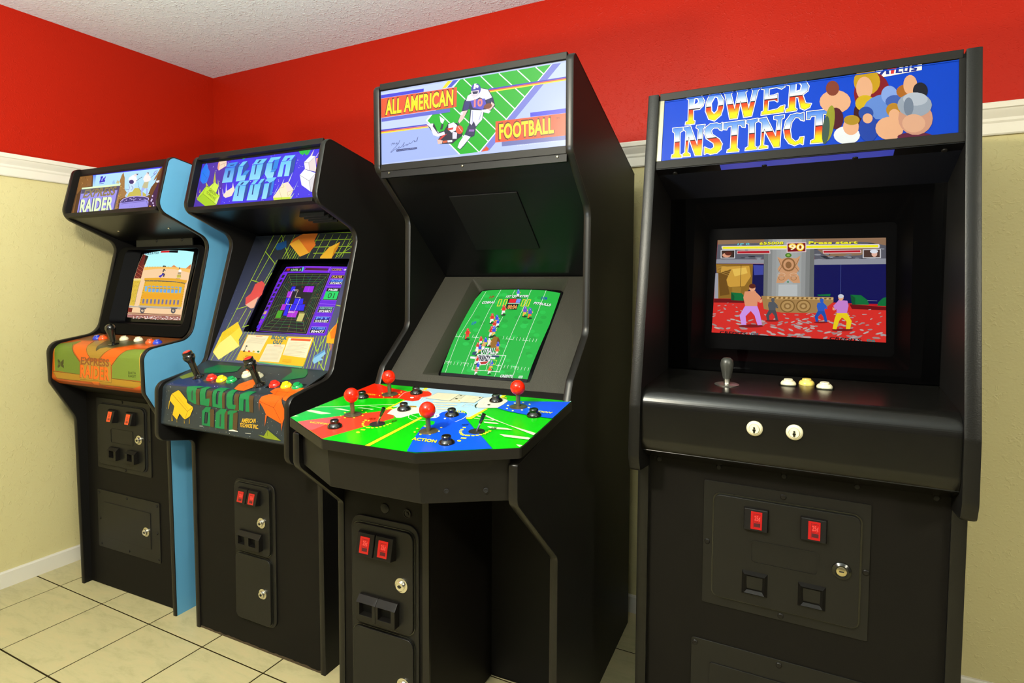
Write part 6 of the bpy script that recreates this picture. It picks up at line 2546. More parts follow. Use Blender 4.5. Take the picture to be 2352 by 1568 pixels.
ART['CC'] = '''
p 417 -34 2 -74 3591 1910 4617 4460 4617 6445 3591 6405 2
p 418 -107 3563 -179 2988 -171 2655 787 2223 1036 2532 1200 2991 373 3806
p 419 -120 1470 -139 836 -117 185 -31 25 151 26 811 323 1484 480 1584 696 1707 1198 1062 1389 697 1464 369 1420
p 420 373 3806 1200 2991 1583 2697 1986 2309 2067 2108 2609 2740 2478 3149 2246 3676 1877 4599
p 421 373 3806 991 3236 1277 3184 1266 3557 1208 4176 1102 4212
l 422 36 -158 2694 807 2247 1894 1743
p 422 -188 2991 -16 2887 754 2959 542 3108
p 422 -120 3550 -121 3401 80 3429
p 422 547 2603 689 2527 1081 2587 1044 2646
p 422 1109 2330 1209 2268 1643 2287 1588 2352
l 422 20 1337 2076 1934 2151
p 423 3125 4622 3213 2459 3309 2507 3244 4609
l 424 8 3105 4608 3197 2448
l 424 8 3255 4617 3323 2529
p 425 1931 3 2175 1 3261 1806 2683 1641 1999 1982 1974 1309
p 425 1624 45 1952 21 3164 -56 4384 22 4504 1258 4466 2066 4338 2135 4238 1809 4005 1656 3629 1779 3554 2147 3160 2390 2693 1847
p 423 4381 37 4491 2 4524 412 4412 382
p 423 4480 1325 4557 1289 4538 2203 4387 2227 4339 2119 4423 2053
l 424 8 4562 1299 4546 2200 4394 2240
p 423 1848 189 1824 -9 1919 -16 1960 226
p 423 1938 1288 1964 1280 1999 2012 2140 2125 1942 2190
l 424 8 1975 1295 2006 1992 1924 2137
p 423 1918 2156 1920 1261 1959 1262 2000 2041 2150 2081 1988 2198
p 426 1654 1182 1491 655 1583 428 1877 338 2143 312 2376 518 2462 728 2286 950 2354 1188 2243 1338 1998 1314
l 427 14 1651 1163 1510 684 1576 452
l 427 12 1986 304 2187 313 2397 546 2427 739 2286 884
e 427 10 2016 1022 56 -18 43 65
l 427 12 2216 906 2629 1101 2490 1272 2407 977
l 427 12 2269 856 2405 1236 2655 1437
p 428 2224 2514 2134 2174 2166 1928 2382 1828 2647 1772 2808 1837 3003 2174 2869 2384 2848 2527 2765 2688 2656 2725 2471 2570
p 429 2360 1733 2567 1678 2679 1791 2471 1841
t 430 0.03 2471 1841 175 -39 -63 -112|RUN
l 431 12 2835 2449 2842 2254 3016 2225
l 431 12 2851 2444 2960 2623 3159 2740 3507 2675
l 431 12 2869 2384 3200 2543
l 432 8 2497 2396 2491 2286 2587 2310
t 433 0.03 765 3778 607 -27 -115 -92|ACTION
t 434 0.03 377 1197 448 -23 -4 -110|ACTION
t 434 0.03 1849 346 258 -23 -19 -116|RUN
e 435 6 1080 2806 28 -9 33 40
e 435 6 1162 3070 27 -9 32 38
e 435 6 1365 3155 28 -10 32 38
e 435 6 1597 3077 27 -9 31 38
e 435 6 1695 2855 28 -10 31 39
e 435 6 1610 2598 28 -9 31 41
e 435 6 1398 2484 28 -9 32 41
e 435 6 982 1146 26 -8 33 44
e 435 6 1195 1241 25 -8 31 43
e 435 6 1421 1143 25 -8 30 44
e 435 6 1488 878 25 -8 31 45
e 435 6 1386 631 26 -8 32 47
e 435 6 909 906 25 -8 33 46
p 435 1967 3124 2033 3112 2074 3177 2012 3187
p 435 2010 3256 2075 3244 2116 3307 2054 3318
p 435 2071 3373 2136 3361 2176 3423 2115 3434
p 435 2143 3465 2207 3453 2246 3514 2186 3525
p 435 2237 3532 2301 3521 2340 3581 2279 3592
p 435 2501 3560 2564 3548 2601 3608 2542 3619
p 435 2589 3501 2651 3490 2688 3550 2629 3560
p 435 2650 3431 2713 3420 2749 3481 2690 3491
p 435 2700 3346 2763 3334 2799 3395 2740 3406
p 435 2718 3240 2781 3229 2818 3291 2758 3301
p 435 2734 3144 2798 3133 2835 3196 2774 3206
p 435 2368 3576 2472 3551 2515 3633 2403 3647
p 435 2085 3116 2141 3134 2154 3207 2107 3197
p 435 2349 3747 2476 3742 2497 3806 2373 3815
e 435 8 2422 3967 46 -16 40 51
t 436 0.02 2049 3107 181 -71 -64 -148|THROW
t 437 0.02 2777 3089 64 -123 -74 -118|RUN
p 438 2476 373 3181 329 3224 1001 2458 980
p 438 3188 341 3967 370 3981 969 3242 1014
p 439 3188 341 3399 344 3451 785 3261 976
p 438 2790 1074 3600 983 3593 1062 2836 1253
p 438 2877 1355 3564 1209 3633 1298 2958 1454
p 438 3055 1547 3584 1388 3653 1475 3135 1612
p 438 3198 1683 3624 1634 3601 1730 3291 1772
L 440 7 2476 373 3181 329 3224 1001 2458 980
L 440 7 3188 341 3967 370 3981 969 3242 1014
l 440 6 3390 347 3436 757
l 441 6 2537 474 3113 434
l 441 6 2536 552 3109 518
l 441 6 2535 629 3105 601
l 441 6 2533 705 3101 683
l 441 6 2532 781 3098 765
l 441 6 2531 856 3094 845
l 441 6 3542 456 3850 460
l 441 6 3553 540 3857 544
l 441 6 3565 623 3863 628
l 441 6 3576 706 3870 711
l 441 6 3587 787 3876 793
l 441 6 3598 868 3882 874
l 441 5 2850 1139 3512 1043
l 441 5 2995 1336 3562 1241
l 441 5 3136 1527 3610 1434
l 441 5 3273 1712 3657 1623
e 442 8 3309 751 39 -13 29 50
e 442 8 3282 436 35 -11 25 47
e 442 8 3900 478 31 -10 23 45
e 443 8 3478 907 27 -9 21 38
l 444 14 3781 1096 3808 1364 3988 1336
l 444 14 3868 1111 4039 1137 4035 1242
p 428 4151 1223 4022 797 4018 473 4184 321 4471 297 4725 445 4784 554 4791 864 4770 1184 4460 1284 4297 1338
p 445 4086 1152 4077 907 4173 1246 4268 1394 4175 1306
e 445 8 4439 1008 43 -14 31 63
l 445 8 3735 629 3917 472 4037 348
t 446 0.03 4490 337 163 14 -27 -123|RUN
l 447 10 4125 923 4202 803 4293 1024 4236 1104
p 448 4769 1202 4803 890 4800 549 4699 453 4846 522 5545 342 6375 108 6404 6 6493 194 6509 1570 6186 1536 5759 1501 5250 1391
p 448 4306 4778 3953 3908 3711 3198 3637 2663 3556 2531 3593 2246 3530 2042 3643 1804 3847 1719 4058 1754 4265 1912 4375 2204 4655 2528 5097 3011 5424 3329 5918 3869 5547 4100 4936 4416
p 417 3637 2663 3785 2692 3871 2894 3820 2962
l 449 16 4136 1757 4238 1837 4315 2006 4337 2270 4274 2553
l 449 16 3556 2119 3553 1949 3657 1828
e 449 8 3899 2406 28 -10 26 44
p 449 3472 2203 3570 2142 3669 2276 3655 2444 3534 2495 3553 2369
p 448 3543 2290 3588 2237 3622 2357
l 450 10 4093 2588 4264 2567
t 435 0.03 3920 1868 251 8 -56 -154|RUN
p 422 4555 1772 4605 1744 5184 2102 5625 2350 6500 2689 6478 2831 5483 2298 5052 2084
p 422 4556 2133 4808 2166 5184 2102 5115 2178 4615 2177
p 422 4931 2306 5274 2293 5380 2373 4990 2389
p 422 5169 2593 5691 2571 5857 2647 5330 2732
p 422 5672 2997 5779 2983 6366 2980 6506 3018 6482 3113 5855 3114
p 422 6296 3472 6477 3470 6422 3590
p 422 4548 1957 4595 1925 4758 1995 4643 2018
l 451 8 4387 2227 5097 3011 5918 3869
l 451 8 4578 1293 5250 1391 6189 1546 6509 1570
e 452 6 4957 920 30 -10 24 52
e 452 6 5043 1171 29 -9 23 51
e 452 6 5261 1291 28 -9 21 50
e 452 6 5461 1168 28 -9 21 51
e 452 6 5547 919 29 -9 21 52
e 452 6 5460 648 29 -9 22 54
e 452 6 5243 564 30 -9 23 55
e 452 6 5045 671 29 -9 23 54
p 435 4641 2837 4716 2821 4745 2894 4674 2908
p 435 4656 2977 4731 2961 4759 3033 4689 3047
p 435 4682 3088 4756 3072 4784 3142 4714 3157
p 435 4736 3187 4809 3171 4837 3240 4768 3255
p 435 4800 3257 4873 3241 4900 3310 4832 3324
p 435 4868 3303 4940 3287 4966 3355 4899 3369
p 435 5101 3268 5173 3252 5198 3319 5131 3334
p 435 5183 3217 5254 3201 5279 3269 5212 3283
p 435 5241 3151 5313 3135 5337 3204 5270 3218
p 435 5296 3063 5368 3047 5393 3117 5325 3131
p 435 5307 2967 5379 2951 5404 3021 5336 3036
p 435 5332 2865 5405 2849 5429 2920 5361 2934
p 435 4957 3290 5080 3270 5099 3354 4984 3371
p 435 4957 3492 5086 3469 5094 3546 4969 3554
e 435 8 5014 3695 46 -16 27 50
t 453 0.02 4565 2789 150 -81 -37 -117|THROW
t 454 0.02 5324 2754 135 -32 -19 -109|AIM
t 455 0.04 5656 1229 604 -20 14 -118|ACTION
p 456 6374 78 6414 21 6452 207
e 452 6 4172 3051 30 -11 26 44
e 452 6 4253 3292 29 -10 25 43
e 452 6 4147 3524 29 -10 26 42
t 457 0.04 3968 4009 624 -19 -62 -160|ACTION
t 423 0.04 3954 3996 626 -18 -57 -152|ACTION
e 435 6 3658 3300 29 -10 27 42
e 435 6 3738 3533 29 -10 27 41
e 435 6 3954 3626 28 -10 25 40
e 435 6 4157 3542 28 -10 25 40
e 435 6 3741 3094 30 -10 28 44
'''
ART['MD'] = '''
p 458 392 5885 6602 5885 6602 7500 392 7500
L 92 44 968 7587 1201 7578 1328 7520 1401 7384 1369 7265 1296 7192 1133 7191 1147 6901 1187 6879 1180 6813 967 6816 974 6882 1031 6900 1022 7484 981 7507
L 92 44 1156 7505 1234 7489 1276 7403 1241 7336 1137 7309
L 92 44 1647 7574 1770 7524 1861 7356 1861 7151 1814 6954 1671 6830 1537 6889 1452 7108 1460 7334 1527 7521
L 92 44 1652 7470 1566 7298 1585 7089 1654 7007 1734 7088 1762 7289 1728 7438
L 92 44 1852 7562 2045 7562 2065 7518 2030 7472 2140 7030 2203 7466 2173 7541 2379 7559 2408 7504 2365 7460 2463 7003 2551 7471 2513 7547 2679 7560 2690 7508 2648 7465 2531 6834 2363 6827 2266 7254 2202 6819 2039 6825 1901 7493
L 92 44 2741 7550 3238 7567 3241 7468 3183 7428 3071 7486 2900 7474 2898 7286 3026 7286 3094 7315 3100 7117 3039 7166 2893 7168 2885 6903 3107 6920 3173 6979 3256 6996 3237 6833 2759 6826 2765 6900 2807 6914 2813 7468 2752 7488
L 92 44 3297 7557 3555 7578 3688 7530 3757 7393 3736 7281 3632 7201 3704 6978 3818 6951 3788 6870 3692 6826 3609 6877 3551 7156 3484 7176 3485 6895 3519 6861 3511 6833 3295 6825 3302 6892 3351 6914 3367 7477 3307 7506
L 92 44 3482 7516 3573 7511 3617 7436 3595 7323 3481 7293
L 92 44 656 6752 893 6747 897 6662 830 6629 851 6042 892 6007 904 5950 658 5963 665 6031 723 6056 713 6623 661 6671
L 92 44 922 6743 1087 6753 1286 6201 1303 6653 1243 6702 1250 6752 1440 6748 1425 6678 1398 6651 1393 5954 1250 5963 1062 6475 1044 6063 1104 6016 1116 5963 942 5967 949 6032 995 6069 996 6629 935 6689
L 92 44 1860 6744 1859 6551 1812 6578 1773 6633 1661 6648 1599 6574 1631 6468 1805 6325 1875 6196 1853 6057 1765 5976 1617 5961 1531 6001 1476 5976 1468 6150 1536 6112 1621 6072 1702 6134 1679 6238 1505 6381 1450 6531 1472 6672 1581 6750 1730 6751 1806 6710
L 92 44 1897 6729 2384 6738 2391 6564 2337 6581 2299 6636 2227 6645 2224 6056 2271 6001 2269 5962 2012 5969 2019 6019 2090 6051 2092 6643 1993 6625 1969 6558 1904 6572
L 92 44 2429 6728 2675 6745 2677 6675 2617 6644 2631 6050 2676 6016 2677 5970 2432 5970 2439 6022 2499 6055 2494 6640 2432 6658
L 92 44 2719 6729 2865 6744 3097 6220 3124 6654 3047 6684 3045 6747 3256 6749 3250 6686 3200 6663 3181 5978 3063 5978 2832 6458 2821 6048 2917 6018 2918 5975 2729 5970 2745 6027 2778 6053 2783 6622 2721 6669
L 92 44 3670 6753 3683 6560 3625 6586 3583 6650 3500 6671 3421 6556 3393 6367 3425 6152 3519 6055 3599 6093 3622 6157 3687 6159 3676 5980 3618 6015 3505 5975 3387 6041 3299 6186 3268 6383 3303 6591 3398 6733 3530 6753 3613 6732
L 92 44 3743 6762 4230 6758 4242 6578 4187 6595 4146 6657 4074 6667 4074 6065 4114 6032 4108 5977 3845 5985 3852 6045 3923 6074 3931 6649 3827 6645 3804 6581 3748 6585
c 967 6821 1427 6823 929 7577 1393 7569 968 7587 1201 7578 1234 7489 1156 7505 1137 7309 1241 7336 1276 7403 1234 7489 1201 7578 1328 7520 1401 7384 1369 7265 1296 7192 1133 7191 1147 6901 1187 6879 1180 6813 967 6816 974 6882 1031 6900 1022 7484 981 7507
c 1465 6823 1884 6825 1431 7568 1852 7560 1647 7574 1652 7470 1566 7298 1585 7089 1654 7007 1734 7088 1762 7289 1728 7438 1652 7470 1647 7574 1770 7524 1861 7356 1861 7151 1814 6954 1671 6830 1537 6889 1452 7108 1460 7334 1527 7521
c 1884 6825 2715 6830 1852 7560 2689 7545 1852 7562 2045 7562 2065 7518 2030 7472 2140 7030 2203 7466 2173 7541 2379 7559 2408 7504 2365 7460 2463 7003 2551 7471 2513 7547 2679 7560 2690 7508 2648 7465 2531 6834 2363 6827 2266 7254 2202 6819 2039 6825 1901 7493
c 2758 6830 3262 6832 2732 7544 3239 7535 2741 7550 3238 7567 3241 7468 3183 7428 3071 7486 2900 7474 2898 7286 3026 7286 3094 7315 3100 7117 3039 7166 2893 7168 2885 6903 3107 6920 3173 6979 3256 6996 3237 6833 2759 6826 2765 6900 2807 6914 2813 7468 2752 7488
c 3295 6833 3821 6835 3273 7534 3802 7524 3297 7557 3555 7578 3573 7511 3482 7516 3481 7293 3595 7323 3617 7436 3573 7511 3555 7578 3688 7530 3757 7393 3736 7281 3632 7201 3704 6978 3818 6951 3788 6870 3692 6826 3609 6877 3551 7156 3484 7176 3485 6895 3519 6861 3511 6833 3295 6825 3302 6892 3351 6914 3367 7477 3307 7506
c 658 5963 933 5966 616 6756 892 6756 656 6752 893 6747 897 6662 830 6629 851 6042 892 6007 904 5950 658 5963 665 6031 723 6056 713 6623 661 6671
c 942 5966 1477 5972 902 6756 1440 6756 922 6743 1087 6753 1286 6201 1303 6653 1243 6702 1250 6752 1440 6748 1425 6678 1398 6651 1393 5954 1250 5963 1062 6475 1044 6063 1104 6016 1116 5963 942 5967 949 6032 995 6069 996 6629 935 6689
c 1477 5972 1893 5977 1440 6756 1859 6755 1860 6744 1859 6551 1812 6578 1773 6633 1661 6648 1599 6574 1631 6468 1805 6325 1875 6196 1853 6057 1765 5976 1617 5961 1531 6001 1476 5976 1468 6150 1536 6112 1621 6072 1702 6134 1679 6238 1505 6381 1450 6531 1472 6672 1581 6750 1730 6751 1806 6710
c 1930 5977 2414 5983 1896 6755 2384 6755 1897 6729 2384 6738 2391 6564 2337 6581 2299 6636 2227 6645 2224 6056 2271 6001 2269 5962 2012 5969 2019 6019 2090 6051 2092 6643 1993 6625 1969 6558 1904 6572
c 2432 5983 2703 5986 2401 6755 2674 6755 2429 6728 2675 6745 2677 6675 2617 6644 2631 6050 2676 6016 2677 5970 2432 5970 2439 6022 2499 6055 2494 6640 2432 6658
c 2729 5986 3281 5992 2700 6755 3256 6755 2719 6729 2865 6744 3097 6220 3124 6654 3047 6684 3045 6747 3256 6749 3250 6686 3200 6663 3181 5978 3063 5978 2832 6458 2821 6048 2917 6018 2918 5975 2729 5970 2745 6027 2778 6053 2783 6622 2721 6669
c 3281 5992 3700 5997 3256 6755 3678 6755 3670 6753 3683 6560 3625 6586 3583 6650 3500 6671 3421 6556 3393 6367 3425 6152 3519 6055 3599 6093 3622 6157 3687 6159 3676 5980 3618 6015 3505 5975 3387 6041 3299 6186 3268 6383 3303 6591 3398 6733 3530 6753 3613 6732
c 3765 5998 4256 6003 3743 6755 4238 6755 3743 6762 4230 6758 4242 6578 4187 6595 4146 6657 4074 6667 4074 6065 4114 6032 4108 5977 3845 5985 3852 6045 3923 6074 3931 6649 3827 6645 3804 6581 3748 6585
L 459 7 968 7587 1201 7578 1328 7520 1401 7384 1369 7265 1296 7192 1133 7191 1147 6901 1187 6879 1180 6813 967 6816 974 6882 1031 6900 1022 7484 981 7507
L 459 7 1647 7574 1770 7524 1861 7356 1861 7151 1814 6954 1671 6830 1537 6889 1452 7108 1460 7334 1527 7521
L 459 7 1852 7562 2045 7562 2065 7518 2030 7472 2140 7030 2203 7466 2173 7541 2379 7559 2408 7504 2365 7460 2463 7003 2551 7471 2513 7547 2679 7560 2690 7508 2648 7465 2531 6834 2363 6827 2266 7254 2202 6819 2039 6825 1901 7493
L 459 7 2741 7550 3238 7567 3241 7468 3183 7428 3071 7486 2900 7474 2898 7286 3026 7286 3094 7315 3100 7117 3039 7166 2893 7168 2885 6903 3107 6920 3173 6979 3256 6996 3237 6833 2759 6826 2765 6900 2807 6914 2813 7468 2752 7488
L 459 7 3297 7557 3555 7578 3688 7530 3757 7393 3736 7281 3632 7201 3704 6978 3818 6951 3788 6870 3692 6826 3609 6877 3551 7156 3484 7176 3485 6895 3519 6861 3511 6833 3295 6825 3302 6892 3351 6914 3367 7477 3307 7506
L 459 7 656 6752 893 6747 897 6662 830 6629 851 6042 892 6007 904 5950 658 5963 665 6031 723 6056 713 6623 661 6671
L 459 7 922 6743 1087 6753 1286 6201 1303 6653 1243 6702 1250 6752 1440 6748 1425 6678 1398 6651 1393 5954 1250 5963 1062 6475 1044 6063 1104 6016 1116 5963 942 5967 949 6032 995 6069 996 6629 935 6689
L 459 7 1860 6744 1859 6551 1812 6578 1773 6633 1661 6648 1599 6574 1631 6468 1805 6325 1875 6196 1853 6057 1765 5976 1617 5961 1531 6001 1476 5976 1468 6150 1536 6112 1621 6072 1702 6134 1679 6238 1505 6381 1450 6531 1472 6672 1581 6750 1730 6751 1806 6710
L 459 7 1897 6729 2384 6738 2391 6564 2337 6581 2299 6636 2227 6645 2224 6056 2271 6001 2269 5962 2012 5969 2019 6019 2090 6051 2092 6643 1993 6625 1969 6558 1904 6572
L 459 7 2429 6728 2675 6745 2677 6675 2617 6644 2631 6050 2676 6016 2677 5970 2432 5970 2439 6022 2499 6055 2494 6640 2432 6658
L 459 7 2719 6729 2865 6744 3097 6220 3124 6654 3047 6684 3045 6747 3256 6749 3250 6686 3200 6663 3181 5978 3063 5978 2832 6458 2821 6048 2917 6018 2918 5975 2729 5970 2745 6027 2778 6053 2783 6622 2721 6669
L 459 7 3670 6753 3683 6560 3625 6586 3583 6650 3500 6671 3421 6556 3393 6367 3425 6152 3519 6055 3599 6093 3622 6157 3687 6159 3676 5980 3618 6015 3505 5975 3387 6041 3299 6186 3268 6383 3303 6591 3398 6733 3530 6753 3613 6732
L 459 7 3743 6762 4230 6758 4242 6578 4187 6595 4146 6657 4074 6667 4074 6065 4114 6032 4108 5977 3845 5985 3852 6045 3923 6074 3931 6649 3827 6645 3804 6581 3748 6585
p 460 5090 7566 5950 7567 5951 7405 5214 7359 5118 7434
p 461 5150 7429 5273 7585 5336 7585 5355 7413 5292 7420 5287 7523 5213 7418
p 462 5312 7558 5523 7559 5518 7521 5450 7518 5439 7410 5377 7413 5387 7521 5318 7525
p 461 5486 7558 5542 7556 5525 7442 5593 7437 5587 7399 5470 7412
p 461 5610 7543 5647 7544 5636 7438 5685 7433 5696 7543 5732 7544 5722 7399 5612 7411
p 461 5769 7538 5875 7542 5866 7505 5806 7500 5806 7485 5867 7466 5849 7400 5752 7401 5758 7439 5819 7444 5818 7451 5757 7478
e 463 18 5030 7014 348 -55 10 -512
e 464 18 4911 6559 223 -31 7 -354
e 465 18 4928 7308 256 -43 6 -318
e 466 18 4883 7157 161 -26 5 -279
e 467 18 4906 6796 192 -28 4 -197
e 466 18 4312 6926 316 -48 7 -284
e 468 18 4253 7259 135 -22 5 -184
e 469 18 4338 6519 150 -20 7 -261
e 470 18 4207 6416 100 -31 -45 -431
e 471 18 4143 6263 74 -18 -20 -337
e 472 18 5258 6666 378 40 51 -293
e 473 18 5363 6923 155 -25 3 -215
e 474 18 5474 6750 184 -27 2 -155
e 475 18 5686 6949 196 -31 2 -173
e 466 18 5744 7094 127 -21 3 -231
e 476 18 5927 6930 134 -22 2 -191
e 477 18 4564 6091 260 -31 5 -217
e 466 18 4641 6280 157 -21 5 -199
e 478 18 4654 6436 156 -21 3 -119
e 479 18 4982 6197 190 -25 6 -313
e 480 18 4927 6557 144 -20 3 -158
e 466 18 4961 6434 96 -13 2 -118
e 466 18 5375 6146 261 -33 5 -269
e 481 18 5446 6561 139 -20 2 -162
e 466 18 5463 6443 105 -15 2 -139
e 482 18 5850 5897 325 -39 1 -98
e 483 18 5845 6314 311 -43 5 -379
e 484 18 5826 6621 312 -46 3 -275
e 485 18 5839 6753 224 -35 2 -153
e 486 18 5721 6598 90 -13 2 -210
e 487 18 5816 6204 209 -28 3 -209
p 488 392 7495 6602 7495 6602 7520 392 7520
'''
